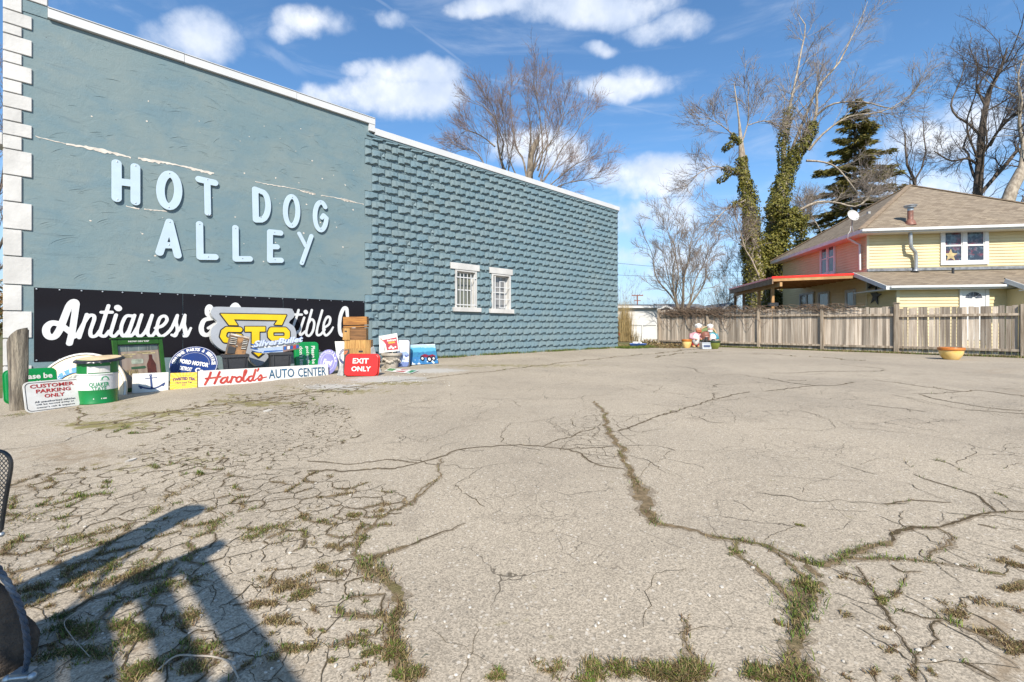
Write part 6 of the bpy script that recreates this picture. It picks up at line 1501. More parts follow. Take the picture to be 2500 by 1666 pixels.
def chef(label, hx, hy, hr, bx, w, shirt, beard, skin, trou, turn, sgn):
    o = empty('chef_statue', (cbase.x, cz_+.10, cbase.z), -.1, 0, label, 'statue', 'painted chef statues by the fence')
    X, Zh = cl(hx, hy); rh = hr/15.677*csc; XB = cl(bx, 0)[0]; zs = cl(0, 720)[1]
    m = MB(); m.ball((XB, .02, zs*.62), (w*.50, w*.40, zs*.46)); m.ball((XB, .02, zs*.95), (w*.44, w*.30, zs*.20)); m.ball((X, 0, Zh-rh*.9), (rh*.6, rh*.6, rh*.7))
    m.tube([(XB+sgn*w*.42, .02, zs*1.0), (XB+sgn*w*.52, -.10, zs*.70), (XB+sgn*w*.10, -.24, zs*.62)], [w*.15, w*.14, w*.10], 10)
    m.tube([(XB-sgn*w*.36, .02, zs*1.0), (XB-sgn*w*.45, -.10, zs*.72), (XB-sgn*w*.35, -.25, zs*.66)], [w*.15, w*.14, w*.10], 10)
    for s in (-1, 1): m.tube([(XB+s*w*.20, .0, zs*.45), (XB+s*w*.22, -.02, .06)], [w*.19, w*.15], 10)
    body = remesh(m, 'body', shirt, o)
    m = MB(); m.ball((X, -.02, Zh), (rh*.86, rh*.86, rh*1.0)); m.ball((X-turn*.25*rh, -.02-rh*.85, Zh-rh*.08), (rh*.17, rh*.2, rh*.17)); [m.ball((X+s*rh*.85, -.01, Zh-rh*.05), (rh*.12, rh*.15, rh*.22)) for s in (-1, 1)]
    head = remesh(m, 'head', skin, o, .012)
    m = MB(); [m.ball((X+s*rh*.32-turn*.2*rh, -.02-rh*.78, Zh+rh*.16), rh*.10, None, 8, 6) for s in (-1, 1)]; m.build('eye', CBL, head, True)
    m = MB(); m.ball((X-turn*.15*rh, -.02-rh*.30, Zh-rh*.62), (rh*.86, rh*.62, rh*.55)); m.ball((X-turn*.2*rh, -.02-rh*.80, Zh-rh*.30), (rh*.42, rh*.16, rh*.12)); remesh(m, 'beard', beard, o, .012)
    m = MB(); m.lathe([(rh*.84, Zh+rh*.42), (rh*.88, Zh+rh*.44), (rh*.88, Zh+rh*.85), (rh*.84, Zh+rh*.87)], 20, Matrix.Translation((X, -.01, 0))); [m.ball((X+rh*.55*math.cos(a), rh*.5*math.sin(a), Zh+rh*1.10), rh*.52) for a in [k*PI/3 for k in range(6)]]; m.ball((X, 0, Zh+rh*1.25), rh*.6); remesh(m, 'hat', CWH, o, .016)
    m = MB(); m.ball((XB+sgn*w*.04, -.10, zs*.60), (w*.36, w*.34, zs*.44)); remesh(m, 'apron', CWH, o)
    for s in (-1, 1): m = MB(); m.tube([(XB+s*w*.22, -.03, zs*.42), (XB+s*w*.23, -.05, .05)], [w*.21, w*.17], 10); m.build('trouser_leg', trou, o, True); m = MB(); m.ball((XB+s*w*.24, -.14, .05), (w*.15, w*.26, .06)); m.build('shoe', CTAN, o, True)
    for s in (-1, 1):
        m = MB(); px_ = XB+sgn*w*(.10 if s == sgn else -.35)*(1 if s == sgn else 1); m.ball((px_, -.28, zs*.63), (w*.09, w*.10, w*.07))
        for q in range(4): m.tube([(px_-w*.07+q*w*.045, -.30, zs*.63), (px_-w*.07+q*w*.045, -.36, zs*.60)], [w*.022, w*.018], 6)
        m.tube([(px_+w*.09, -.28, zs*.64), (px_+w*.11, -.33, zs*.67)], [w*.024, w*.018], 6); m.build('hand', skin, o, True)
chef('chef statue in pink shirt with orange beard on the left of the pair', 745, 540, 128, 640, .52, CPK, CRB, SKIN, CRD, -.3, -1)
chef('chef statue in teal shirt with white beard on the right of the pair', 1180, 540, 118, 1230, .52, CTE, CBE, SKIN2, CWH, .5, 1)
o = empty('clay_pot', (cbase.x, cz_, cbase.z), 0, 0, 'brown pot held between the two chef statues', 'pot')
bx_, bz_ = cl(930, 760); part(o, 'body', CBR, lambda m: m.lathe([(.12, bz_-.42), (.19, bz_-.20), (.22, bz_), (.17, bz_+.12), (.10, bz_+.17), (0, bz_+.18)], 24, Matrix.Translation((bx_, -.12, 0))), True); part(o, 'mouth', CBL, lambda m: m.ball((bx_-.02, -.335, bz_-.12), (.09, .03, .028)), True); part(o, 'lip', SKIN2, lambda m: m.ball((bx_-.02, -.335, bz_-.075), (.09, .03, .018)), True)
# round green board with tan rim behind them
o = empty('round_board', (cbase.x+.32, cz_+.42, cbase.z), -.1, R(-8), 'round green board with a tan rim leaning behind the chef statues', 'board')
rb = (1755-1706)/2*csc*.86
part(o, 'disc', M('faded_green_paint', (.14, .20, .07), .7, .15, 6), lambda m: m.prism(circle(0, rb*1.22, rb*1.0, 36, rb*1.2), 0, .03)); V, F = curve_fill([circle(0, rb*1.22, rb*1.12, 36, rb*1.32), circle(0, rb*1.22, rb*.98, 36, rb*1.16)], .06); m = MB(); m.add(V, F, Matrix.Translation((0, .02, 0))); m.build('rim', M('tan_rim', (.46, .33, .18), .7, .15, 6), o)
# clear plastic bin with dark lid contents
c = gp(1726, 852.5); o = empty('plastic_bin', c, -.05, 0, 'clear white plastic bin with dark things in it before the statues', 'bin')
s = c.y/FPX; wb = 25*s; CLR = M('cloudy_plastic', (.46, .50, .55), .3, .08, 8)
m = MB(); m.add([(-wb*.42,0,0),(wb*.42,0,0),(wb*.42,.35,0),(-wb*.42,.35,0),(-wb*.5,-.03,.30),(wb*.5,-.03,.30),(wb*.5,.38,.30),(-wb*.5,.38,.30)], [(0,3,2,1),(0,1,5,4),(1,2,6,5),(2,3,7,6),(3,0,4,7)]); m.build('tub', CLR, o)
part(o, 'rim', CLR, lambda m: [m.box(-wb*.52, wb*.52, -.05, -.02, .28, .305), m.box(-wb*.52, wb*.52, .37, .40, .28, .305)]); part(o, 'label', NAVY, lambda m: [m.box(-wb*.34, wb*.30, -.022-z*.1, -.019-z*.1, z, z+.025) for z in (.10, .15)])
m = MB(); [m.ball((brng.uniform(-wb*.35, wb*.35), brng.uniform(.05, .3), .30+brng.uniform(0, .12)), (.08, .08, .10), None, 8, 6) for k in range(9)]; remesh(m, 'contents', M('dark_clutter', (.05,.045,.04), .8, .3, 14), o, .02)
# blue sled with white rubbish, other junk in the far corner
c = gp(1558, 848.5); s = c.y/FPX; o = empty('blue_tray', c, -.15, 0, 'blue plastic tray of white rubbish at the far corner of the lot', 'tray'); wb = 37*s
m = MB(); m.add([(-wb*.45,0,.03),(wb*.45,0,.03),(wb*.45,.5,.03),(-wb*.45,.5,.03),(-wb*.5,-.05,.18),(wb*.5,-.05,.18),(wb*.5,.55,.18),(-wb*.5,.55,.18)], [(0,3,2,1),(0,1,5,4),(1,2,6,5),(2,3,7,6),(3,0,4,7)]); m.box(-wb*.53, wb*.53, -.09, -.05, .15, .19); m.build('body', M('blue_tray_plastic', (.03, .10, .34), .4, .1, 6), o)
m = MB(); [m.ball((brng.uniform(-wb*.3, wb*.2), brng.uniform(.1, .4), .2), (brng.uniform(.08, .16), .1, .07), None, 8, 5) for k in range(6)]; remesh(m, 'rubbish', CWH, o, .02)
c = gp(1512, 834); o = empty('marker_stake', c, 0, 0, 'thin stake with a red top beside the far corner of the shop', 'stake'); part(o, 'shaft', BLK, lambda m: m.tube([(0,0,0),(0,0,.42)], .02, 8)); part(o, 'tip', RED, lambda m: m.tube([(0,0,.421),(0,0,.58)], .022, 8))
for px, py, lb, r_ in [(1634, 839, 'pale lump of broken plaster on the leaf litter', .13), (1655, 846.5, 'white crumpled scrap on the edge of the asphalt', .10)]:
    c = gp(px, py); m = MB(); [m.ball((c.x+brng.uniform(-r_, r_)*.6, c.y+brng.uniform(-r_, r_)*.5, c.z+r_*.35), (r_*.6, r_*.5, r_*.45), None, 8, 5) for k in range(4)]; o = remesh(m, 'rubble_lump', CWH, None, .02); lab(o, lb, 'rubble')
# leaf litter mound, dry grass clump, dead weeds
fl = Field()
def heap(n, x0, x1, y0, y1, h, wts, ln=1.2, w=.03):
    px = cn.uniform(x0, x1, n); P = np.array([gp(a, b_)[:] for a, b_ in zip(px, cn.uniform(y0, y1, n))]); fl.add(blades(P[:, 0]+cn.normal(0, .1, n), P[:, 1]+cn.normal(0, .1, n), np.full(n, h), ln, w, palette(n, wts), z0=P[:, 2]+cn.uniform(0, .10, n)))
heap(1500, 1570, 1666, 832, 849, .10, {'straw': 4, 'brown': 5}, 1.3, .05); heap(700, 1570, 1690, 829, 836, .16, {'straw': 4, 'brown': 4}, .9, .02); fl.build('leaf_litter')
fl = Field()
def reeds(px, py, n, sx, hpx, wts, lean, w, name, label):
    f2 = Field(); c = gp(px, py); sc = c.y/FPX
    f2.add(blades(c.x+cn.normal(0, sx, n)*sc*.5, c.y+cn.normal(0, .12, n), np.full(n, hpx*sc), lean, w, palette(n, wts), z0=np.full(n, c.z))); o = f2.build(name); del o['kind']; lab(o, label, 'grass clump')
PAL['reed'] = (.44, .33, .16)
reeds(1526, 834, 520, 17, 84, {'reed': 5, 'straw': 2}, .17, .022, 'dry_reed_clump', 'tall clump of dry straw coloured reeds beside the shop corner')
reeds(1535, 834, 200, 26, 26, {'straw': 4, 'brown': 3, 'olive': 2}, .5, .02, 'dry_grass_clump', 'low brown dead grass around the dry reeds')
def twiggy(px, py, hpx, n, spread, label, col=(.14, .10, .07), seedheads=True):
    c = gp(px, py); sc = c.y/FPX; o = empty('dead_weed', c, 0, 0, label, 'plant', 'dead weeds in the far corner'); m = MB(); hd_ = MB()
    for k in range(n):
        a = brng.uniform(-1, 1)*spread*sc; h = hpx*sc*brng.uniform(.5, 1); b_ = brng.uniform(-.2, .2); p = [(a*.2*q+a*.8*q*q, b_*q, h*q) for q in (0, .35, .7, 1)]; m.tube(p, [.010, .008, .006, .004], 4)
        for q in range(5):
            z = brng.uniform(.4, 1.0); x = a*.2*z+a*.8*z*z; e = (x+brng.uniform(-.12, .12), b_*z+brng.uniform(-.1, .1), h*z+brng.uniform(.03, .15)); m.tube([(x, b_*z, h*z), e], [.005, .003], 3); hd_.ball(e, (.016, .016, .02), None, 5, 3)
    m.build('stem', M('dead_weed_stem', col, .9, .2, 9), o); lab(hd_.build('seed_head', M('dead_seed_head', (.10,.075,.05), .9), o), kind='stuff')
twiggy(1565, 829, 60, 9, 20, 'tall spindly dead weed before the white garage wall'); twiggy(1592, 830, 52, 8, 18, 'dead weed stalks with seed heads beside the fence end'); twiggy(1553, 831, 28, 16, 14, 'short bushy brown dead weed next to the reeds', (.2, .15, .10))

# ------------------------------------------------------------------ far garages, pole, wires
WSID = M('white_garage_siding', (.58, .57, .55), .6, .06, 2, stretch=(1, 1, 6)); GROOF = M('grey_shingle_roof', (.16, .155, .155), .9, .2, 3); WTRIM = M('white_trim', (.62, .62, .61), .5, .04, 3)
def garage(px0, px1, ytop, y, depth, pitch, label, gable=False, z0=-.1):
    a, b_ = at(px0, ytop, y), at(px1, ytop, y); w = b_.x-a.x; H = a.z
    o = empty('garage', (a.x, y, 0), 0, 0, label, 'garage', 'white garages beyond the fence')
    m = MB(); m.box(0, w, 0, depth, z0, H); m.build('wall', WSID, o)
    ov = .25
    if gable:
        m = MB(); m.add([(-ov,-ov,H-.05),(w/2,-ov,H+pitch),(w/2,depth+ov,H+pitch),(-ov,depth+ov,H-.05)], [(0,1,2,3)]); m.add([(w/2,-ov,H+pitch),(w+ov,-ov,H-.05),(w+ov,depth+ov,H-.05),(w/2,depth+ov,H+pitch)], [(0,1,2,3)]); m.build('roof', GROOF, o)
        m = MB(); m.add([(0,-.002,H),(w,-.002,H),(w/2,-.002,H+pitch*.92)], [(0,1,2)]); m.build('gable', WSID, o)
        m = MB(); m.beam((-ov,-ov-.02,H-.08), (w/2,-ov-.02,H+pitch-.03), .04, .14); m.beam((w/2,-ov-.02,H+pitch-.03), (w+ov,-ov-.02,H-.08), .04, .14); m.build('verge_board', WTRIM, o)
    else:
        m = MB(); m.add([(-ov,-ov,H),(w+ov,-ov,H),(w+ov,depth/2,H+pitch),(-ov,depth/2,H+pitch)], [(0,1,2,3)]); m.add([(-ov,depth/2,H+pitch),(w+ov,depth/2,H+pitch),(w+ov,depth+ov,H),(-ov,depth+ov,H)], [(0,1,2,3)]); m.build('roof', GROOF if pitch < 1 else WSID, o)
        m = MB(); m.box(-ov, w+ov, -ov-.03, -ov-.005, H-.14, H+.02); m.build('fascia', WTRIM, o)
    return o
g1 = garage(1470, 1604, 748, 33, 5, .25, 'white garage standing behind the reeds at the lot corner'); part(g1, 'grey_strip', GREYB, lambda m: m.box(1.3, 3.9, -.03, -.002, 1.10, 1.17)); part(g1, 'wall_pipe', WTRIM, lambda m: m.tube([(2.9, -.05, 0), (2.9, -.05, 1.15)], .06, 8))  # grey strip and white pipe stand proud of the garage wall
garage(1604, 1642, 757, 40, 4, .35, 'small white gabled shed roof just above the fence end', True)
garage(1622, 1725, 754, 46, 5, .6, 'long low garage with a pale roof behind the bare tree')
garage(1768, 1796, 752, 44, 5, .5, 'narrow white gable peeking between fence and porch posts', True)
o = empty('utility_pole', (at(1556, 799, 95).x, 95, 0), 0, 0, 'distant wooden utility pole with a crossarm above the garage roof', 'utility pole'); ht = at(1556, 720, 95).z
part(o, 'pole', CBR, lambda m: m.tube([(0,0,0),(0,0,ht)], [.17, .13], 8)); part(o, 'crossarm', CBR, lambda m: [m.box(-1.2, 1.2, -.06, .06, ht-.25, ht-.05), m.box(-.7, .7, -.06, .06, ht-1.3, ht-1.15)]); part(o, 'insulator', GREYB, lambda m: [m.ball((x, 0, ht+.05), .09, None, 6, 4) for x in (-1.1, -.5, .5, 1.1)])
WIR = M('overhead_wire', (.03,.03,.035), .6)
for (xa, ya, xb, yb, y, sag, lb) in [(1470, 639, 2000, 664, 60, .5, 'upper overhead wire crossing the sky behind the bare trees'), (1470, 670, 2000, 678, 62, .3, 'lower overhead wire crossing the sky behind the bare trees'), (1500, 758, 1700, 742, 80, .4, 'far low overhead wire just above the garage roofs')]:
    a, b_ = at(xa, ya, y), at(xb, yb, y+8); m = MB(); m.tube([a.lerp(b_, k/16)-Vector((0, 0, sag*4*(k/16)*(1-k/16))) for k in range(17)], .022, 5); lab(m.build('overhead_wire', WIR), lb, 'wire')
# ------------------------------------------------------------------ the yellow house behind the fence
HRZ = math.atan2(-.162, .987)
HC = Vector((18.73, 24.0, 0)); hw, hb = Vector((math.cos(HRZ), math.sin(HRZ), 0)), Vector((-math.sin(HRZ), math.cos(HRZ), 0))
house = empty('yellow_house', HC, HRZ, label='yellow clapboard house with brown hipped roof and red metal porch roof', cat='house')
HM = Matrix.Translation(HC) @ Matrix.Rotation(HRZ, 4, 'Z'); HI = HM.inverted()
def hfront(px, py, yc=0.0):
    u, v = ray(px, py); a = HI @ CAM; d = HI.to_3x3() @ Vector((u, 1, v)); k = (yc-a.y)/d.y; q = a+d*k; return q.x, q.z
def hside(px, py, xc=0.0):
    u, v = ray(px, py); a = HI @ CAM; d = HI.to_3x3() @ Vector((u, 1, v)); k = (xc-a.x)/d.x; q = a+d*k; return q.y, q.z
z7 = lambda x, y: (1950+x/3.2673, 420+y/3.2673)
SIDING = M('yellow_vinyl_siding', (.62, .51, .285), .5, .05, 1.2, col2=(.57, .465, .255)); HTRIM = M('house_white_trim', (.62, .62, .61), .45, .04, 3); HCORN = M('cream_corner_board', (.62, .55, .36), .5, .05, 3)
rm, nt, b = newmat('brown_shingle_roof')
uv = nt.n('ShaderNodeUVMap').outputs[0]
br = nt.n('ShaderNodeTexBrick', ins={'Vector': uv, 'Scale': 1.0, 'Mortar Size': .012, 'Brick Width': .30, 'Row Height': .14, 'Color1': (.135, .10, .068, 1), 'Color2': (.27, .215, .152, 1), 'Mortar': (.13, .10, .07, 1), 'Bias': 0.0}, offset=.5)
c = nt.mix(nt.ramp(nt.noise(uv, 1.2, 4), .35, .7, 0, .5), br.outputs[0], (.215, .172, .125)); c = nt.mix(nt.ramp(nt.noise(uv, 9, 4), .5, .75, 0, .5), c, (.18, .14, .10))
nt.set(b.inputs['Base Color'], c); b.inputs['Roughness'].default_value = .9
nt.set(b.inputs['Normal'], nt.n('ShaderNodeBump', ins={'Strength': .6, 'Distance': .015, 'Height': br.outputs['Fac']}).outputs[0])
def roof_face(name, pts, mat=rm):
    """planar roof face with a metric UV map: u along the eave (first edge), v up the slope"""
    P = [Vector(p) for p in pts]; e = (P[1]-P[0]).normalized(); n = (P[1]-P[0]).cross(P[2]-P[0]).normalized(); f_ = n.cross(e)
    me = bpy.data.meshes.new(name); t = n*-.05; k = len(P)
    me.from_pydata([tuple(p) for p in P]+[tuple(p+t) for p in P], [], [tuple(range(k)), tuple(range(2*k-1, k-1, -1))]+[(i, i+k, (i+1) % k+k, (i+1) % k) for i in range(k)])
    ul = me.uv_layers.new(name='UVMap')
    for pl in me.polygons:
        for li in pl.loop_indices: q = me.vertices[me.loops[li].vertex_index].co-P[0]; ul.data[li].uv = (q.dot(e), q.dot(f_))
    me.materials.append(mat); return link(name, me, None, house)
def siding(x0, x1, z0, z1, M_, parent=house, lap=.155):
    """lapped boards with a real drip edge, facing local -y"""
    m = MB(); k = int(math.ceil((z1-z0)/lap))
    for i in range(k):
        a = z0+i*lap; c_ = min(a+lap, z1)
        m.add([(x0,-.042,a),(x1,-.042,a),(x1,-.008,c_),(x0,-.008,c_),(x0,-.004,a),(x1,-.004,a)], [(0,1,2,3),(4,5,1,0)], M_)
    m.add([(x0,0,z0),(x1,0,z0),(x1,0,z1),(x0,0,z1)], [(0,1,2,3)], M_)
    return lab(m.build('siding', SIDING, parent), kind='stuff')
SIDE = Matrix.Rotation(R(-90), 4, 'Z')      # maps a front-facing strip onto the left side wall (x runs towards the back as -x)
def sideM(): return Matrix(((0, 1, 0, 0), (-1, 0, 0, 0), (0, 0, 1, 0), (0, 0, 0, 1)))
EZ = 6.06; W_, D_ = 10.4, 10.4
m = MB(); m.box(.02, W_, .02, D_, -.2, EZ+.15); m.build('wall', SIDING, house)
FL = hfront(*z7(700, 790))[1]           # flashing height
siding(.08, W_, FL-.3, EZ+.1, Matrix.Identity(4)); siding(-D_, -.08, .2, EZ+.1, sideM())
m = MB(); m.box(-.035, .08, -.035, .08, 0, EZ+.05); m.build('corner_board', HCORN, house)
# hipped roof
ov = .62; ap = Vector((W_/2-.05, D_/2-.1, 0)); az_ = 1.0+(HY-453)*(HM @ ap).y/FPX
e = EZ-.02; c0_, c1_, c2_, c3_ = (-ov,-ov,e), (W_+ov,-ov,e), (W_+ov,D_+ov,e), (-ov,D_+ov,e); A_ = (ap.x, ap.y, az_)
for nm, a, b_ in (('f', c0_, c1_), ('r', c1_, c2_), ('b', c2_, c3_), ('l', c3_, c0_)): roof_face('roof', [a, b_, A_])
HIPM = M('hip_cap_shingle', (.26, .19, .125), .9, .15, 6)
for cc_ in (c0_, c1_, c3_):
    a = Vector(cc_); b_ = Vector(A_); m = MB(); m.beam(a+Vector((0,0,.02)), b_+Vector((0,0,.02)), .26, .05); m.build('hip_cap', HIPM, house)
m = MB(); m.box(-ov-.02, W_+ov+.02, -ov-.03, -ov-.002, e-.20, e-.005); m.box(-ov-.03, -ov-.002, -ov-.0, D_+ov+.02, e-.20, e-.005); m.build('fascia', HTRIM, house)
m = MB(); m.box(-ov, W_+ov, -ov, -.03, e-.21, e-.16); m.box(-ov, -.03, -.029, D_+ov, e-.21, e-.16); m.build('soffit', HTRIM, house)
m = MB(); m.box(-ov-.02, W_+ov+.02, -ov-.15, -ov-.031, e-.14, e+.0); m.build('gutter', HTRIM, house, False, .02)
# windows
GL1 = glass_mat('house_glass', (.035, .045, .06), .08, (.10, .10, .13)); CURT = M('patterned_curtain', (.25, .08, .10), .8, .3, 14, col2=(.10, .14, .20))
def hwindow(x0, x1, z0, z1, M_, sashes=1, case=.13, halves=True, mat=HTRIM, gl=None, name='window'):
    m = MB()
    for bx in [(x0-case, x0, z0-case, z1+case), (x1, x1+case, z0-case, z1+case), (x0, x1, z1, z1+case), (x0, x1, z0-case, z0)]: m.box(bx[0], bx[1], -.105, -.0, bx[2], bx[3], M_)
    if sashes == 2: xm = (x0+x1)/2; m.box(xm-.09, xm+.09, -.104, 0, z0, z1, M_)
    win = m.build(name, mat, house)
    spans = [(x0, x1)] if sashes == 1 else [(x0, (x0+x1)/2-.09), ((x0+x1)/2+.09, x1)]
    for a, b_ in spans:
        zs = [(z0, z1)] if not halves else [(z0, (z0+z1)/2), ((z0+z1)/2, z1)]
        for k, (c_, d) in enumerate(zs):
            m = MB(); m.box(a+.05, b_-.05, -.064+.01*k, -.054+.01*k, c_+.05, d-.03, M_); m.build('pane', gl or GL1, win)
            m = MB()
            for bx in [(a, a+.05, c_, d), (b_-.05, b_, c_, d), (a+.05, b_-.05, c_, c_+.05), (a+.05, b_-.05, d-.03, d)]: m.box(bx[0], bx[1], -.085+.01*k, -.045+.01*k, bx[2], bx[3], M_)
            m.build('sash', mat, win)
    return win, spans
I4 = Matrix.Identity(4)
xa, zt = hfront(*z7(1153, 468)); xb, zb_ = hfront(*z7(1472, 712))
gb = newmat('dark_glass_with_curtain'); gm_, nt, b = gb; v = objvec(nt, False)
nt.set(b.inputs['Base Color'], nt.mix(nt.ramp(nt.noise(v, 5, 5, .7), .44, .56), (.03, .04, .06), nt.mix(nt.ramp(nt.noise(v, 2.2, 3), .4, .6), (.13, .035, .05), (.10, .15, .19)))); b.inputs['Roughness'].default_value = .06
win, sp = hwindow(xa, xb, zb_, zt, I4, 2, .17, True, gl=gm_)
STARM = M('straw_star', (.46, .36, .18), .7, .15, 9)
def star(cx, cz, r_, n=5, inner=.42, a0=90): return [(cx+(r_ if k % 2 == 0 else r_*inner)*math.cos(R(a0+180*k/n)), cz+(r_ if k % 2 == 0 else r_*inner)*math.sin(R(a0+180*k/n))) for k in range(2*n)]
cx, cz = hfront(*z7(1203, 668)); m = MB(); m.prism(star(cx, cz, .33), -.080, -.0645); m.build('window_star', STARM, win)
sy0, szt = hside(*z7(190, 600)); sy1, szb = hside(*z7(290, 790))
SM = sideM()
def swin(pa, pb, **k):
    ya, zt_ = hside(*z7(*pa)); yb, zb2 = hside(*z7(*pb)); lo, hi = sorted((ya, yb)); return hwindow(-hi, -lo, min(zt_, zb2), max(zt_, zb2), SM, **k)
swin((190, 590), (290, 795), sashes=2, case=.14)
GREYW = M('grey_window_frame', (.42, .42, .41), .5, .06, 4)
swin((22, 985), (124, 1085), sashes=2, case=.10, halves=False, mat=GREYW); swin((172, 975), (245, 1085), case=.10, halves=False, mat=GREYW); swin((392, 962), (450, 1100), case=.12, halves=False, mat=GREYW, gl=glass_mat('pale_door_glass', (.10, .14, .18), .1))
# downspout on the front, on the side, vent pipe, dish
GAL = M('galvanised_pipe', (.40, .42, .44), .4, .1, 7, metal=.5); PIPEW = M('white_downpipe', (.58, .57, .56), .5, .05, 4)
q = [(*hfront(*z7(x, y), -yy), yy) for x, y, yy in [(890, 462, .45), (892, 560, .42), (896, 600, .40), (930, 640, .26), (936, 700, .22), (932, 790, .20)]]
m = MB(); m.tube([(x, -y, z) for x, z, y in q], .085, 12); m.build('downspout', GAL, house, True); m = MB(); m.lathe([(.20, 0), (.10, .03), (.088, .10)], 14, Matrix.Translation((q[-1][0], -.20, q[-1][1]-.02))); m.build('downspout_collar', GAL, house, True)
y0, z0 = hside(*z7(500, 545), -.12)
m = MB(); m.tube([(-.55, .6, e-.25), (-.30, .5, e-.50), (-.13, .42, e-.62), (-.12, .40, FL+.1)], .06, 10); m.build('downspout', PIPEW, house, True)
def on_roof(px, py):       # front slope
    n = (Vector(c1_)-Vector(c0_)).cross(Vector(A_)-Vector(c0_)).normalized(); a = HI @ CAM; u, v = ray(px, py); d = HI.to_3x3() @ Vector((u, 1, v)); k = (Vector(c0_)-a).dot(n)/d.dot(n); return a+d*k
vb = on_roof(*z7(890, 412)); hv = (412-268)/3.2673*(HM @ vb).y/FPX
VP = M('brown_vent_pipe', (.22, .09, .06), .6, .2, 8)
m = MB(); m.lathe([(.26, -.10), (.20, .10), (.14, .18), (.125, .2), (.125, hv*.70)], 16, Matrix.Translation(vb)); m.build('vent_pipe', VP, house, True)
m = MB(); m.lathe([(.13, hv*.70), (.13, hv*.86), (.24, hv*.88), (.24, hv*.92), (.30, hv*.97), (.28, hv), (0, hv*1.01)], 16, Matrix.Translation(vb)); m.build('vent_cap', GAL, house, True)
# satellite dish on the left eave
dc = at(*z7(436, 345), (HM @ Vector((-.3, -.1, 0))).y); dl_ = HI @ dc
dish = empty('satellite_dish', dc, 0, 0, 'pale oval satellite dish at the left corner of the house roof', 'satellite dish')
m = MB(); n_ = 28; rx_, rz_ = 62/3.2673*dc.y/FPX, 46/3.2673*dc.y/FPX; V = [(0, .09, 0)]
for k in range(1, 7):
    for j in range(n_): a = 2*PI*j/n_; V.append((rx_*k/6*math.cos(a), .09*(1-(k/6)**2), rz_*k/6*math.sin(a)))
F = [(0, 1+j, 1+(j+1) % n_) for j in range(n_)]+[(1+k*n_+j, 1+(k+1)*n_+j, 1+(k+1)*n_+(j+1) % n_, 1+k*n_+(j+1) % n_) for k in range(5) for j in range(n_)]
DM_ = M('dish_grey', (.50, .49, .47), .5, .06, 4); dm = m.add(V, F).build('reflector', DM_, dish, True); dm.rotation_euler = (R(-18), R(-14), R(20))
m = MB(); m.tube([(.02, .08, -.05), (.10, .25, -.55), (.25, .35, -.85)], .035, 8); m.build('mast', GAL, dish, True); m = MB(); m.tube([(.1, -.0, -rz_*.7), (.35, -.55, -.05)], .018, 6); m.box(.30, .42, -.62, -.50, -.08, .04); m.build('feed_arm', GREYB, dish)
m = MB(); m.tube([tuple(p) for p in spline([(-.05,.1,-.55), (-.18,.0,-.85), (-.28,0,-1.0), (-.22,.1,-1.25)], 5)], .012, 5); m.build('cable', PIPEW, dish)
# lower front extension with shed roof
P_ = 2.35; X1 = hfront(*z7(1652, 1000), -P_)[0]
eavez = hfront(*z7(700, 925), -P_-.38)[1]
rz0 = FL-.05; xl = -.68; slope_pts = [(xl, -P_-.38, eavez+.10), (W_+1, -P_-.38, eavez+.10), (W_+1, -.02, rz0), (xl, -.02, rz0)]
roof_face('porch_roof', slope_pts)
m = MB(); m.box(0, W_, -P_, -.03, -.2, eavez-.1); m.build('lower_wall', SIDING, house)
siding(.08, X1, .1, eavez+.02, Matrix.Translation((0, -P_, 0)))
siding(.03, P_-.06, .1, rz0-.35, Matrix(((0, 1, 0, 0), (-1, 0, 0, 0), (0, 0, 1, 0), (0, 0, 0, 1))) @ Matrix.Identity(4)) if False else None
m = MB(); k = 18
for i in range(k):       # the short left wall of the extension
    a = .2+i*.155; c_ = a+.155
    if c_ > rz0-.2: break
    ylo = -P_+.06; m.add([(-.042, ylo, a), (-.042, -.05, a), (-.008, -.05, c_), (-.008, ylo, c_), (-.004, ylo, a), (-.004, -.05, a)], [(1,0,3,2),(5,4,0,1)])
lab(m.build('siding', SIDING, house), kind='stuff')
m = MB(); m.box(-.04, .08, -P_-.035, -P_+.06, 0, eavez+.0); m.build('corner_board', HCORN, house)
m = MB(); m.box(xl-.03, X1+.5, -P_-.42, -P_-.385, eavez-.09, eavez+.09); m.build('fascia', HTRIM, house)
m = MB(); m.beam((xl-.015, -P_-.40, eavez+.0), (xl-.015, -.02, rz0-.10), .035, .20); m.build('fascia', HTRIM, house)
m = MB(); m.box(xl, X1+.5, -P_-.38, -P_, eavez-.09, eavez-.05); m.box(xl, -.0, -P_, -.03, eavez-.08, eavez-.04); m.build('soffit', HTRIM, house)
m = MB(); m.box(xl+.12, X1+.45, -P_-.52, -P_-.421, eavez-.03, eavez+.085); m.build('gutter', HTRIM, house, False, .02)
m = MB(); m.box(-.03, W_, -.10, -.032, FL-.02, FL+.12); m.build('flashing', M('lead_flashing', (.20, .21, .23), .5, .2, 5), house)
sx, sz = hfront(*z7(1230, 785), -.6); m = MB(); m.tube([(sx, -.6, sz-.25), (sx, -.6, sz+.12)], .055, 10); m.build('roof_stub', BLK, house)
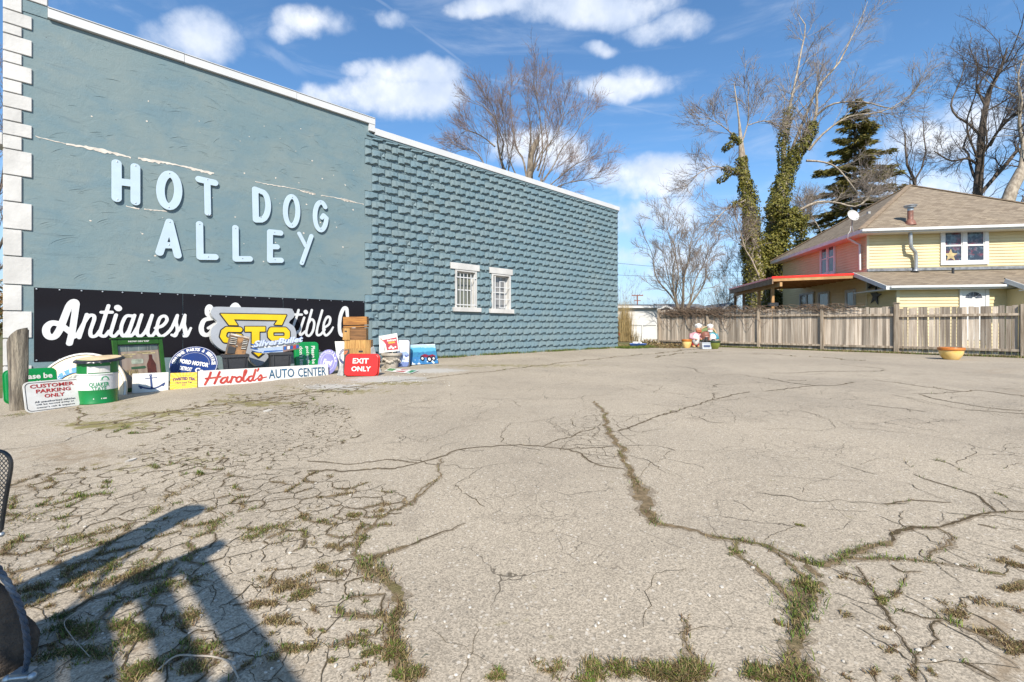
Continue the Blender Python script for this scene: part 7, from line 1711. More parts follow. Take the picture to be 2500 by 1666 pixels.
# projecting right-hand bay and door
m = MB(); m.box(X1, W_+1, -P_-1.0, -P_, -.2, eavez-.12); m.build('bay_wall', SIDING, house)
siding(X1+.08, W_+1, .1, eavez-.06, Matrix.Translation((0, -P_-1.0, 0)))
m = MB(); m.box(X1-.03, X1+.09, -P_-1.035, -P_-.94, 0, eavez-.05); m.build('corner_board', HCORN, house)
bz = eavez-.02; x_l = X1-.30
roof_face('bay_roof', [(x_l, -P_-1.5, bz-.10), (W_+1, -P_-1.5, bz-.10), (W_+1, -P_-.3, bz+.42), (x_l, -P_-.3, bz+.42)])
m = MB(); m.box(x_l-.03, W_+1, -P_-1.54, -P_-1.505, bz-.30, bz-.08); m.beam((x_l-.015, -P_-1.52, bz-.2), (x_l-.015, -P_-.35, bz+.28), .03, .2); m.build('fascia', HTRIM, house)
m = MB(); m.box(x_l, W_+1, -P_-1.5, -P_-1.0, bz-.24, bz-.2); m.build('soffit', HTRIM, house)
dx0, dz1 = hfront(*z7(1292, 932), -P_); dx1, _ = hfront(*z7(1478, 932), -P_)
m = MB(); [m.box(a, b_, -P_-.10, -P_-.0, c_, d) for a, b_, c_, d in [(dx0-.10, dx0-.005, .2, dz1+.12), (dx1+.005, dx1+.14, .2, dz1+.12), (dx0-.005, dx1+.005, dz1+.005, dz1+.12)]]; m.build('door_frame', HTRIM, house)
m = MB(); m.box(dx0, dx1, -P_-.07, -P_-.033, .4, dz1); door = m.build('door', HTRIM, house)
dcx = (dx0+dx1)/2; dcz = hfront(*z7(1370, 1012), -P_)[1]; rr0 = (dx1-dx0)*.36
for k in range(4):
    a0, a1 = 4+43.5*k, 4+43.5*k+40
    pl = [(dcx+rr0*math.cos(R(a)), dcz+rr0*.9*math.sin(R(a))) for a in np.linspace(a0, a1, 7)]+[(dcx+rr0*.22*math.cos(R(a)), dcz+rr0*.2*math.sin(R(a))) for a in np.linspace(a1, a0, 3)]
    m = MB(); m.prism(pl, -P_-.076, -P_-.0705); m.build('fanlight_pane', GL1, door)
V, F = curve_fill([[(dcx+rr0*1.12*math.cos(R(a)), dcz-.03+rr0*1.02*math.sin(R(a))) for a in range(0, 181, 12)], [(dcx+rr0*1.03*math.cos(R(a)), dcz+rr0*.93*math.sin(R(a))) for a in range(0, 181, 12)]], .012); m = MB(); m.add(V, F, Matrix.Translation((0, -P_-.0702, 0))); m.build('fanlight_moulding', HTRIM, door)
m = MB(); m.ball((dx1-.08, -P_-.10, dcz-.75), .035); m.build('handle', GAL, door)
# metal star hung on the shaded side wall
yy, zz = hside(*z7(612, 990), -.06)
so = empty('wall_star', HM @ Vector((-.07, yy, zz)), HRZ+R(-90), 0, 'dark metal star ornament on the shaded wall near the house corner', 'ornament')
part(so, 'star', M('dark_iron', (.03,.03,.03), .5, .2, 9), lambda m: m.prism(star(0, 0, .50, 5, .38, 80), -.02, .02)); part(so, 'crescent', MATS['dark_iron'], lambda m: m.tube([(.75*math.cos(R(a)), 0, .15+.45*math.sin(R(a))) for a in range(60, 150, 15)], .05, 6))
# red metal roof of the side porch
q_ = 4.68; zM = 2.70+1.0; zR = FL-.12; Lp = 7.4
m = MB(); nrib = 13
def pr(s, y): k = s/q_; return (-s, y, zR+(zM-zR)*k)
m.add([pr(.02, -.12), pr(q_, -.12), pr(q_, Lp), pr(.02, Lp)], [(3,2,1,0)]); m.add([(p[0], p[1], p[2]-.03) for p in (pr(.02,-.12), pr(q_,-.12), pr(q_,Lp), pr(.02,Lp))], [(0,1,2,3)])
RROOF = M('red_metal_roofing', (.86, .028, .014), .25, .05, 2)
m.build('side_porch_roof', RROOF, house)
for k in range(nrib+1):
    y = -.10+(Lp+.06)*k/nrib; m = MB(); a, b_ = Vector(pr(.03, y)), Vector(pr(q_-.01, y)); m.beam(a+Vector((0,0,.02)), b_+Vector((0,0,.02)), .035, .035); m.build('roof_rib', RROOF, house)
m = MB(); m.beam(Vector(pr(.02, -.135))-Vector((0,0,.02)), Vector(pr(q_, -.135))-Vector((0,0,.02)), .025, .10); m.beam(Vector(pr(q_+.02, -.15))-Vector((0,0,.03)), Vector(pr(q_+.02, Lp))-Vector((0,0,.03)), .025, .10); m.build('roof_edge', RROOF, house)
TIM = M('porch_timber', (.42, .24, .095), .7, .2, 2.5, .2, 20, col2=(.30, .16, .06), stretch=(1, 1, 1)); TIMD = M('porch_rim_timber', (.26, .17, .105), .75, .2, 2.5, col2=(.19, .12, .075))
m = MB(); m.beam(Vector(pr(.1, -.10))-Vector((0,0,.15)), Vector(pr(q_-.05, -.10))-Vector((0,0,.15)), .05, .16); m.build('rafter', TIM, house)
for k in range(1, 10): m = MB(); y = -.1+Lp*k/10; m.beam(Vector(pr(.1, y))-Vector((0,0,.13)), Vector(pr(q_-.05, y))-Vector((0,0,.13)), .045, .16); m.build('rafter', TIM, house)
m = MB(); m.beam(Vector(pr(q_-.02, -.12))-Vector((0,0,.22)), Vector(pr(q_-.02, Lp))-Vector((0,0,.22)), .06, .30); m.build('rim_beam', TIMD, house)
m = MB(); m.beam(Vector(pr(q_-.35, -.35))-Vector((0,0,.42)), Vector(pr(q_-.35, Lp))-Vector((0,0,.42)), .12, .22); m.build('carrying_beam', TIM, house)
for px in (1886, 1853, 1816, 1795):
    u = (px-HX)/FPX; a = HI @ CAM; d = HI.to_3x3() @ Vector((u, 1, 0)); k = (-(q_-.35)-a.x)/d.x; y = (a+d*k).y
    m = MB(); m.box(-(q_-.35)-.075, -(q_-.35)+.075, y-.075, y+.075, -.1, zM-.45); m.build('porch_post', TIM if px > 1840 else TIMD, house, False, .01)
# dark lamp box on the nearest porch post
u = (1890-HX)/FPX; c = at(1886, 744, (HM @ Vector((-4.4, .2, 0))).y-.15); o = empty('post_lamp', c, 0, 0, 'small black box fixed low on the front porch post', 'lamp'); part(o, 'housing', BLK, lambda m: m.box(-.22, .28, -.1, .1, -.10, .10), False, .02); part(o, 'bracket', BLK, lambda m: m.box(-.03, .03, .1, .14, -.05, .05))
# ------------------------------------------------------------------ trees
tn = np.random.default_rng(77); trg = random.Random(77)
def bark(key, c1, c2, scale=6):
    m, nt, b = newmat(key); v = objvec(nt, False)
    f = nt.noise(nt.n('ShaderNodeMapping', ins={0: v, 3: (1, 1, .35)}).outputs[0], scale, 5, .65)
    nt.set(b.inputs['Base Color'], nt.mix(nt.ramp(f, .36, .64), c1, c2)); b.inputs['Roughness'].default_value = .9; b.inputs['Specular IOR Level'].default_value = .15
    nt.set(b.inputs['Normal'], nt.n('ShaderNodeBump', ins={'Strength': .6, 'Distance': .03, 'Height': f}).outputs[0]); return m
BK_PALE = bark('pale_grey_bark', (.40, .345, .275), (.22, .18, .14)); BK_DARK = bark('dark_brown_bark', (.15, .12, .095), (.075, .06, .05)); BK_MID = bark('grey_brown_bark', (.26, .215, .165), (.13, .105, .08))
TW_RED = bark('reddish_twig', (.30, .215, .185), (.20, .145, .125)); TW_GREY = bark('grey_twig', (.30, .25, .215), (.18, .15, .125)); TW_DARK = bark('dark_twig', (.13, .105, .09), (.08, .065, .055))
def norm(a): return a/np.maximum(np.linalg.norm(a, axis=-1, keepdims=True), 1e-9)
def tubes_np(groups, name, mat, parent):
    """groups of polylines (P (K,N,3), R (K,N), sides) -> one mesh"""
    VV, QQ, n0 = [], [], 0
    for P, Rr, S in groups:
        K, N, _ = P.shape
        if K == 0: continue
        T = norm(np.gradient(P, axis=1)); ref = np.zeros_like(T); ref[..., 0] = .3; ref[..., 1] = .9; ref[..., 2] = .31
        A = norm(np.cross(T, ref)); B = np.cross(T, A); an = 2*PI*np.arange(S)/S
        V = P[:, :, None, :] + Rr[:, :, None, None]*(A[:, :, None, :]*np.cos(an)[None, None, :, None]+B[:, :, None, :]*np.sin(an)[None, None, :, None])
        idx = n0+np.arange(K*N*S).reshape(K, N, S); nx = np.roll(idx, -1, 2)
        QQ.append(np.stack([idx[:, :-1], nx[:, :-1], nx[:, 1:], idx[:, 1:]], -1).reshape(-1, 4)); VV.append(V.reshape(-1, 3)); n0 += K*N*S
    return link(name, npmesh(name, np.concatenate(VV), np.concatenate(QQ), mat, smooth=True), None, parent)
def spawn(P, Rr, n, ang, Lr, rr, N, wob, up, t0=.25, t1=1.0, minr=.004, Lmin=.15, side=None, Labs=None):
    """n children per parent polyline"""
    K, M_, _ = P.shape
    t = tn.uniform(t0, t1, (K, n)); t = np.sort(t, 1)
    f = t*(M_-1); i = np.clip(f.astype(int), 0, M_-2); w = (f-i)[..., None]; kk = np.arange(K)[:, None]
    p = P[kk, i]*(1-w)+P[kk, i+1]*w; d = norm(P[kk, i+1]-P[kk, i]); r = Rr[kk, i]*(1-w[..., 0])+Rr[kk, i+1]*w[..., 0]
    L = np.linalg.norm(np.diff(P, axis=1), axis=-1).sum(1)[:, None]*np.ones((1, n))
    rnd = tn.normal(0, 1, d.shape); perp = norm(np.cross(d, rnd)); a = R(ang)*tn.uniform(.6, 1.35, t.shape)[..., None]
    dd = norm(d*np.cos(a)+perp*np.sin(a))
    cl_ = (Labs if Labs else L*Lr)*tn.uniform(.5, 1.2, t.shape)*(1.15-.6*t); cl_ = np.maximum(cl_, Lmin)
    r0 = np.maximum(np.minimum(r*rr*tn.uniform(.7, 1.1, r.shape), r*.9), minr)
    p = p.reshape(-1, 3); dd = dd.reshape(-1, 3); cl_ = cl_.reshape(-1); r0 = r0.reshape(-1)
    out = np.empty((len(p), N, 3)); out[:, 0] = p
    for k in range(1, N):
        dd = norm(dd+tn.normal(0, wob, dd.shape)+np.array([0, 0, up])); out[:, k] = out[:, k-1]+dd*(cl_/(N-1))[:, None]
    rad = r0[:, None]*np.linspace(1, .35, N)[None]; rad = np.maximum(rad, minr*.7)
    return out, rad
def resample(pts, rad, N):
    P = np.array(spline([(*p, r) for p, r in zip(pts, rad)], 6)); s = np.concatenate([[0], np.cumsum(np.linalg.norm(np.diff(P[:, :3], axis=0), axis=1))]); q = np.linspace(0, s[-1], N)
    P = np.stack([np.interp(q, s, P[:, k]) for k in range(4)], 1); return P[:, :3], P[:, 3]
def limb_group(limbs, N=14):
    Ps, Rs = zip(*[resample(p, r, N) for p, r in limbs]); return np.array(Ps), np.array(Rs)

def bare_tree(name, limbs, label, mats, levels, group='bare trees', nfull=1, limb_k=.62, nskip=0):
    P0, R0 = limb_group(limbs); R0 = R0.copy(); R0[nfull:] *= limb_k; base = P0[0, 0].copy(); base[2] = 0
    o = empty(name, base, 0, 0, label, 'tree', group)
    tr = tubes_np([(P0-base, R0, 9)], 'trunk', mats[0], o)
    cur = (P0[nskip:], R0[nskip:]); big, small = [], []
    for k, sp in enumerate(levels):
        P, Rr = spawn(*cur, **sp); (big if k == 0 else small).append((P-base, Rr, 5 if k == 0 else (4 if k == 1 else 3))); 
        cur = (P, Rr)
    if big: lab(tubes_np(big, 'branch', mats[0], o), kind='stuff')
    lab(tubes_np(small, 'twig', mats[1], o), kind='stuff'); return o, P0, R0
z8 = lambda x, y: (1500+x/1.96, y/1.96)
def path(pts, Y, zf=z8, wob=.0, dY=None):
    """traced limb: (x, y, half-width in traced pixels) at depth Y (+ dY drift along it)"""
    out, rad = [], []
    for i, (x, y, r) in enumerate(pts):
        yy_ = Y+(dY or 0)*i/max(1, len(pts)-1); out.append(tuple(at(*zf(x, y), yy_))); rad.append(r/(zf(1, 0)[0]-zf(0, 0)[0])**-1*yy_/FPX if False else r*abs(zf(1, 0)[0]-zf(0, 0)[0])*yy_/FPX)
    return out, rad
# the big twin-trunked ivy tree
Y = 37.0
T1 = path([(700,1560,62),(690,1400,44),(668,1250,36),(655,1100,30),(640,960,24),(618,820,19),(606,700,13),(603,640,6),(592,540,4),(572,400,2)], Y-1, dY=-.5)
T2 = path([(735,1560,66),(745,1400,48),(765,1220,40),(775,1080,34),(790,930,30),(815,840,26)], Y+.8)
L3 = path([(815,840,26),(808,740,20),(815,640,17),(838,520,13),(868,380,9),(893,250,7),(915,130,5),(880,70,3)], Y+.8, dY=1.5)
L4 = path([(820,830,28),(862,760,24),(905,690,19),(945,610,15),(968,520,12),(965,430,9)], Y+.8, dY=-1.5)
L5 = path([(830,760,14),(880,640,13),(930,520,11),(985,400,9),(1070,310,8),(1130,190,6),(1180,90,4),(1212,8,2)], Y+1, dY=.8)
L6 = path([(960,560,12),(1020,510,9),(1090,490,7),(1200,490,6),(1330,520,5),(1400,480,3)], Y, dY=-2)
L7 = path([(930,720,12),(1000,640,9),(1120,560,7),(1280,535,5),(1400,470,4),(1495,365,2)], Y, dY=-3)
L8 = path([(830,1030,13),(900,1000,12),(970,968,11),(1060,970,9),(1150,990,7),(1215,950,5),(1235,880,3)], Y-1, dY=-1.5)
L9 = path([(918,770,11),(990,775,8),(1060,800,7),(1130,880,6),(1190,960,4)], Y, dY=-1)
L10 = path([(640,600,5),(720,580,4),(800,612,4)], Y-1); L11 = path([(612,680,7),(640,580,5),(640,480,4),(642,400,2)], Y-1)
L12 = path([(625,960,10),(540,1000,6),(480,1060,5),(400,1150,3)], Y-2, dY=-2); L13 = path([(600,830,10),(540,810,6),(460,800,5),(360,860,3)], Y-2, dY=-2); L14 = path([(600,690,8),(560,640,6),(510,600,4),(440,560,3)], Y-2, dY=-1.5)
L15 = path([(690,1320,7),(655,1240,6),(625,1190,4),(600,1100,3)], Y-3); L16 = path([(890,1150,11),(900,1080,9),(885,1040,7)], Y); L17 = path([(1000,1130,4),(960,1060,5),(920,1000,5)], Y+3)
limbs = [T1, T2, L3, L4, L5, L6, L7, L8, L9, L10, L11, L12, L13, L14, L15, L16, L17]
ivo, P0, R0 = bare_tree('ivy_tree', limbs, 'tall bare tree with two ivy wrapped trunks behind the porch', (BK_PALE, TW_GREY),
    [dict(n=13, ang=38, Lr=.34, rr=.38, N=9, wob=.12, up=.06, t0=.22, minr=.016, Lmin=1.9), dict(n=9, ang=36, Lr=.5, rr=.5, N=6, wob=.13, up=.04, t0=.2, minr=.011, Lmin=1.0), dict(n=5, ang=34, Lr=.5, rr=.6, N=4, wob=.13, up=.04, t0=.25, minr=.0085, Lmin=.55)], nfull=2, nskip=2, limb_k=.52)
# ivy leaves over the trunks
LEAFM = colmat('ivy_leaf', .5, .12); LEAFM.node_tree.nodes['Principled BSDF'].inputs['Specular IOR Level'].default_value = .2
def leaf_cards(C, Nn, size, cols, roll=None):
    n = len(C); Nn = norm(Nn); u = norm(np.cross(Nn, tn.normal(0, 1, (n, 3)))); v = np.cross(Nn, u); s = size*tn.uniform(.6, 1.3, (n, 1)); fo = Nn*s*.25
    V = np.stack([C-u*s*.5, C-v*s*.42+fo*.0, C+u*s*.55, C+v*s*.42], 1); V[:, 1] -= fo; V[:, 3] -= fo
    i = (np.arange(n)*4)[:, None]; Q = np.concatenate([i+np.array([0, 1, 2]), i+np.array([0, 2, 3])], 0)
    return V.reshape(-1, 3), Q, np.repeat(cols, 4, 0)
def ivy_on(pts, rad, n, thick, lo=0.0, hi=1.0):
    P, Rr = resample(pts, rad, 60); t = tn.uniform(lo, hi, n); f = t*59; i = np.clip(f.astype(int), 0, 58); w = (f-i)[:, None]
    c = P[i]*(1-w)+P[i+1]*w; r = Rr[i]*(1-w[:, 0])+Rr[i+1]*w[:, 0]; d = norm(P[i+1]-P[i]); pr_ = norm(np.cross(d, tn.normal(0, 1, (n, 3))))
    a_ = np.arctan2(pr_[:, 1], pr_[:, 0]); lump = np.clip(.5+.75*np.sin(t*31+a_*2)*np.sin(t*17+a_*3+1)+.35*np.sin(t*83+a_*5), 0, 1.4)
    rr_ = r*(.92)+thick*(.25+.95*lump)*tn.uniform(.3, 1.0, n)
    nn = norm(pr_+tn.normal(0, .55, (n, 3))+np.array([0, -.12, .25]))
    return c+pr_*rr_[:, None], nn
ivb = np.array(ivo.location)
CC, NN = [], []
for (pp_, rr_), n, th, lo, hi in [(T1, 8600, .36, 0, .60), (T1, 1300, .20, .58, .70), (T2, 11000, .44, 0, 1), (L3, 2000, .24, 0, .40), (L4, 3400, .26, 0, .64), (L8, 700, .45, 0, .12), (L14, 260, .2, 0, .3), (L13, 420, .28, 0, .35), (L12, 320, .25, 0, .25), (L16, 900, .55, 0, 1)]:
    c, nn = ivy_on(pp_, rr_, n, th, lo, hi); CC.append(c); NN.append(nn)
for (x, y, rx, rz, n) in [(700,1330,1.3,2.2,5200),(760,1200,1.5,1.6,3400),(830,1080,1.1,.9,1700),(650,1180,.7,1.6,1500),(720,1450,1.6,1.2,3000),(545,700,.35,.3,260),(860,1060,1.0,.6,900),(780,1000,.9,1.0,1300),(520,855,.35,.3,220)]:
    c0 = np.array(at(*z8(x, y), Y-.6)); d = norm(tn.normal(0, 1, (n, 3))); r = tn.uniform(.55, 1.0, (n, 1))**.5*(1+.25*np.sin(d[:, :1]*7)*np.sin(d[:, 2:]*9)); CC.append(c0+d*r*np.array([rx, 1.0, rz])); NN.append(norm(d+tn.normal(0, .5, (n, 3))+np.array([0, -.1, .3])))
C_, N_ = np.concatenate(CC), np.concatenate(NN); n = len(C_)
base_c = np.array([(.150, .140, .026), (.100, .100, .018), (.215, .185, .045), (.055, .058, .013)])[tn.choice(4, n, p=[.4, .3, .17, .13])]*tn.uniform(.75, 1.25, (n, 1))
V, Q, Cc = leaf_cards(C_-ivb, N_, .145, base_c); lab(link('ivy', npmesh('ivy', V, Q, LEAFM, Cc), None, ivo), kind='stuff')

# spruce
def spruce(apx, apy, Yd, halfpx, basepy, label, seed):
    g_ = np.random.default_rng(seed); top = at(apx, apy, Yd); H = top.z; x0, y0 = top.x, Yd; Rb = halfpx*Yd/FPX; zb = 1+(HY-basepy)*Yd/FPX
    o = empty('spruce_tree', (x0, y0, 0), 0, 0, label, 'tree'); m = MB(); m.tube([(0,0,0),(0,0,H*.5),(0,0,H)], [.38,.22,.02], 9); m.build('trunk', BK_DARK, o, True)
    Ps, Rs, LC, LN = [], [], [], []
    nb = 130
    for k in range(nb):
        q = (k/nb)**.9; z = H-.25-(H-zb)*q+g_.normal(0, .35)*q; L = (.30+Rb*q**.85)*g_.uniform(.42, 1.22); a = k*2.399+g_.normal(0, .6); N = 8; s = np.linspace(0, 1, N)
        rise = .22*(1-q)-.10; pts = np.stack([np.cos(a)*L*s, np.sin(a)*L*s, z+L*(rise*s-.42*q*s**1.6+.26*q*s**4)], 1); Ps.append(pts); Rs.append(np.linspace(.06*(.4+q), .010, N))
        n = int(190*L/2.2+50); t = g_.uniform(.08, 1, n)**.8; f = t*(N-1); i = np.clip(f.astype(int), 0, N-2); w = (f-i)[:, None]; c = pts[i]*(1-w)+pts[i+1]*w
        side = np.array([-np.sin(a), np.cos(a), 0]); sp_ = g_.normal(0, .24, n)*(1.1-t*.6)*min(1, L/1.5); c = c+side*sp_[:, None]+np.stack([g_.normal(0, .06, n), g_.normal(0, .06, n), -np.abs(g_.normal(0, .20, n))*(1.0-t*.4)*min(1, L/1.4)], 1)
        LC.append(c); out = np.array([np.cos(a), np.sin(a), 0]); LN.append(out*1.0+side*np.sign(sp_)[:, None]*.8+np.array([0, 0, -.35])+g_.normal(0, .25, (n, 3)))
    tubes_np([(np.array(Ps), np.array(Rs), 4)], 'branch', BK_DARK, o)
    C = np.concatenate(LC); D = norm(np.concatenate(LN)); n = len(C); W = norm(np.cross(D, g_.normal(0, 1, (n, 3)))); Ls = .34*g_.uniform(.6, 1.3, (n, 1)); ws = .055*g_.uniform(.7, 1.3, (n, 1))
    V = np.stack([C-W*ws, C+W*ws, C+D*Ls+W*ws*.3, C+D*Ls-W*ws*.3], 1).reshape(-1, 3); i = (np.arange(n)*4)[:, None]; Q = i+np.array([0, 1, 2, 3])
    col = np.array([(.150, .140, .034), (.205, .170, .045), (.085, .088, .024), (.25, .20, .07)])[g_.choice(4, n, p=[.4, .28, .2, .12])]*g_.uniform(.75, 1.25, (n, 1))
    lab(link('needles', npmesh('needles', V, Q, colmat('spruce_needle', .7, .3), np.repeat(col, 4, 0)), None, o), kind='stuff'); return o
spruce(2087, 238, 44, 128, 585, 'dark green spruce behind the house and right of the ivy tree', 5)

def auto_tree(name, px, Yd, topy, label, mats, spread, nl, seed, lean=0.0, trunk_h=.28, r0=.28, levels=None, up=.05, group='bare trees', base_z=0.0):
    """vase-shaped leafless tree from a trunk pixel column, depth and top row"""
    global tn
    keep = tn; tn = np.random.default_rng(seed); g_ = random.Random(seed)
    b0 = at(px, 799, Yd); H = at(px, topy, Yd).z; th = H*trunk_h
    limbs = [([(b0.x, Yd, base_z), (b0.x+lean*th*.5, Yd, th*.5), (b0.x+lean*th, Yd, th)], [r0*1.15, r0, r0*.85])]
    for k in range(nl):
        a = 2*PI*k/nl+g_.uniform(-.4, .4); hz = spread*g_.uniform(.35, 1.0); top = H*g_.uniform(.72, 1.0)*(1-.12*hz/max(spread, .1)); s0 = th*g_.uniform(.7, 1.0); dx_, dy_ = math.cos(a)*hz, math.sin(a)*hz*.8
        P = [(b0.x+lean*s0, Yd, s0)]
        for q in (.25, .5, .75, 1): P.append((b0.x+lean*s0+dx_*q**.75+g_.gauss(0, .05)*spread, Yd+dy_*q**.75+g_.gauss(0, .05)*spread, s0+(top-s0)*q**1.15))
        limbs.append((P, [r0*.55, r0*.42, r0*.28, r0*.16, r0*.05]))
    o, *_ = bare_tree(name, limbs, label, mats, levels or [dict(n=11, ang=34, Lr=.36, rr=.45, N=8, wob=.12, up=up, t0=.15, minr=.013, Lmin=1.1), dict(n=8, ang=35, Lr=.5, rr=.5, N=5, wob=.13, up=up, t0=.2, minr=.0095, Lmin=.6), dict(n=5, ang=35, Lr=.5, rr=.6, N=4, wob=.14, up=up*.6, t0=.2, minr=.0075, Lmin=.3)], group)
    tn = keep; return o
auto_tree('bare_tree', 1663, 31, 500, 'young bare tree with forked trunk rising behind the left fence', (BK_MID, TW_GREY), 3.0, 9, 3, .02, .20, .24)
# the big tree behind the shop roof: broken pale stub plus many upright shoots
zr = lambda x, y: (1000+x/3.361, 150+y/3.361)
Yr = 34.0
ls = [path([(985,1100,30),(985,950,26),(990,820,24),(1010,700,26),(1045,650,20)], Yr, zr), path([(820,1150,30),(790,940,26),(745,800,20),(720,640,14),(720,520,10),(640,400,7),(540,320,4)], Yr+.6, zr, dY=1), path([(740,800,16),(770,680,12),(730,560,9),(700,430,6),(660,330,4)], Yr, zr, dY=-1.5), path([(700,700,14),(600,620,10),(480,570,7),(420,600,4)], Yr, zr, dY=1),
      path([(960,950,18),(930,800,14),(880,720,11),(850,560,8),(830,400,5),(820,250,3)], Yr, zr, dY=1.5), path([(1050,900,16),(1090,760,12),(1085,600,9),(1070,450,7),(1045,280,5),(1040,90,2)], Yr, zr, dY=-1), path([(1060,950,14),(1110,800,10),(1130,650,8),(1110,480,6),(1130,330,4),(1160,200,2)], Yr, zr, dY=1), path([(1080,1000,14),(1180,860,10),(1260,700,8),(1360,600,6),(1440,440,4),(1470,360,2)], Yr, zr, dY=1),
      path([(1100,1060,12),(1220,960,9),(1340,860,7),(1460,800,5),(1570,760,3)], Yr, zr, dY=-1), path([(1120,1080,12),(1260,1010,8),(1400,980,6),(1560,950,4)], Yr, zr), path([(1010,900,12),(1000,700,9),(985,500,7),(965,330,5),(975,200,3)], Yr, zr, dY=2), path([(900,980,12),(840,860,9),(800,700,7),(780,520,5),(760,380,3)], Yr, zr, dY=-2), path([(1090,760,9),(1200,600,7),(1260,460,5),(1240,300,3)], Yr, zr, dY=-1), path([(640,900,12),(560,760,8),(470,720,6),(390,740,3)], Yr, zr)]
for p_, r_ in ls[:1]: p_.insert(0, (p_[0][0], p_[0][1], 0)); r_.insert(0, r_[0]*1.1)
bare_tree('bare_tree', ls, 'broad bare tree with a broken pale stub above the shop roof', (BK_MID, TW_RED), [dict(n=15, ang=30, Lr=.40, rr=.32, N=9, wob=.10, up=.07, t0=.08, minr=.012, Lmin=1.9), dict(n=8, ang=30, Lr=.5, rr=.5, N=6, wob=.11, up=.05, t0=.2, minr=.0085, Lmin=.9), dict(n=5, ang=30, Lr=.5, rr=.6, N=4, wob=.12, up=.04, t0=.25, minr=.007, Lmin=.45)], limb_k=.5)
# trees behind the house on the right
Yh = 44.0
ls = [path([(1730,1100,22),(1735,940,18),(1748,800,16),(1755,650,14),(1775,520,11),(1800,420,9),(1850,330,6),(1880,230,3)], Yh), path([(1752,650,9),(1690,590,8),(1640,560,7),(1610,500,6),(1650,400,4),(1680,300,3)], Yh, dY=1), path([(1750,800,9),(1690,760,8),(1610,770,6),(1530,725,4)], Yh), path([(1742,940,14),(1810,860,13),(1880,780,13),(1930,720,11),(1990,690,10),(2040,600,8)], Yh, dY=-1), path([(1780,520,8),(1740,420,6),(1790,330,4),(1780,230,3)], Yh), path([(1800,700,6),(1850,600,6),(1900,520,5),(1960,440,3)], Yh)]
for p_, r_ in ls[:1]: p_.insert(0, (p_[0][0], p_[0][1], 0)); r_.insert(0, r_[0])
LV = [dict(n=15, ang=42, Lr=.36, rr=.40, N=9, wob=.18, up=.03, t0=.2, minr=.018, Lmin=2.0), dict(n=11, ang=40, Lr=.5, rr=.5, N=6, wob=.16, up=.03, t0=.2, minr=.012, Lmin=1.0), dict(n=5, ang=40, Lr=.5, rr=.6, N=4, wob=.16, up=.03, t0=.2, minr=.0095, Lmin=.4)]
bare_tree('bare_tree', ls, 'crooked dark bare tree standing behind the house roof', (BK_DARK, TW_DARK), LV)
ls = [path([(1840,1150,30),(1880,970,26),(1905,900,24),(1960,800,22),(2030,700,18),(2080,520,12),(2100,330,6)], Yh-4), path([(1935,840,14),(1955,700,12),(1935,600,10),(1950,480,8),(1930,380,5),(1960,260,3)], Yh-4), path([(2000,740,12),(1990,600,9),(2010,450,6),(1985,300,3)], Yh-4, dY=1)]
for p_, r_ in ls[:1]: p_.insert(0, (p_[0][0], p_[0][1], 0)); r_.insert(0, r_[0])
bare_tree('bare_tree', ls, 'thick pale leaning bare tree at the far right above the house', (BK_PALE, TW_DARK), LV)
ls = [path([(1440,1000,8),(1440,880,7),(1400,790,5),(1390,640,3)], Yh+3), path([(1440,880,7),(1465,820,6),(1490,740,5),(1480,640,3),(1475,560,2)], Yh+3)]
for p_, r_ in ls: p_.insert(0, (p_[0][0], p_[0][1], 0)); r_.insert(0, r_[0])
bare_tree('bare_tree', ls, 'slender twin stemmed bare tree just left of the house ridge', (BK_DARK, TW_DARK), LV)
auto_tree('bare_tree', 2005, 52, 520, 'pale bare tree low behind the spruce', (BK_MID, TW_GREY), 3.0, 6, 13)
auto_tree('bare_tree', 1775, 47, 590, 'thin bare tree standing behind the ivy trunks', (BK_MID, TW_GREY), 2.4, 6, 14, 0, .2, .14)
BRV = [dict(n=6, ang=38, Lr=.4, rr=.5, N=5, wob=.16, up=.04, t0=.1, minr=.008, Lmin=.4), dict(n=6, ang=38, Lr=.5, rr=.5, N=4, wob=.15, up=.03, minr=.006, Lmin=.25)]
for (px, Yb, ty, lb, sp, sd_) in [(1800, 41, 690, 'brown leafless thicket behind the porch corner', 2.0, 15), (1742, 43, 700, 'brown leafless thicket behind the middle of the vine fence', 1.9, 16), (1622, 36, 700, 'low brown thicket at the foot of the young bare tree', 1.3, 17), (1525, 60, 660, 'small far bare tree beside the shop corner', 2.4, 18), (1575, 70, 725, 'far bare shrub near the utility pole', 3.0, 19), (2200, 40, 700, 'brown thicket behind the porch roof posts', 2.0, 20)][:5]:
    auto_tree('bare_shrub', px, Yb, ty, lb, (BK_MID, TW_GREY), sp, 10, sd_, 0, .08, .09, BRV, .03, 'bare shrubs beyond the fence')
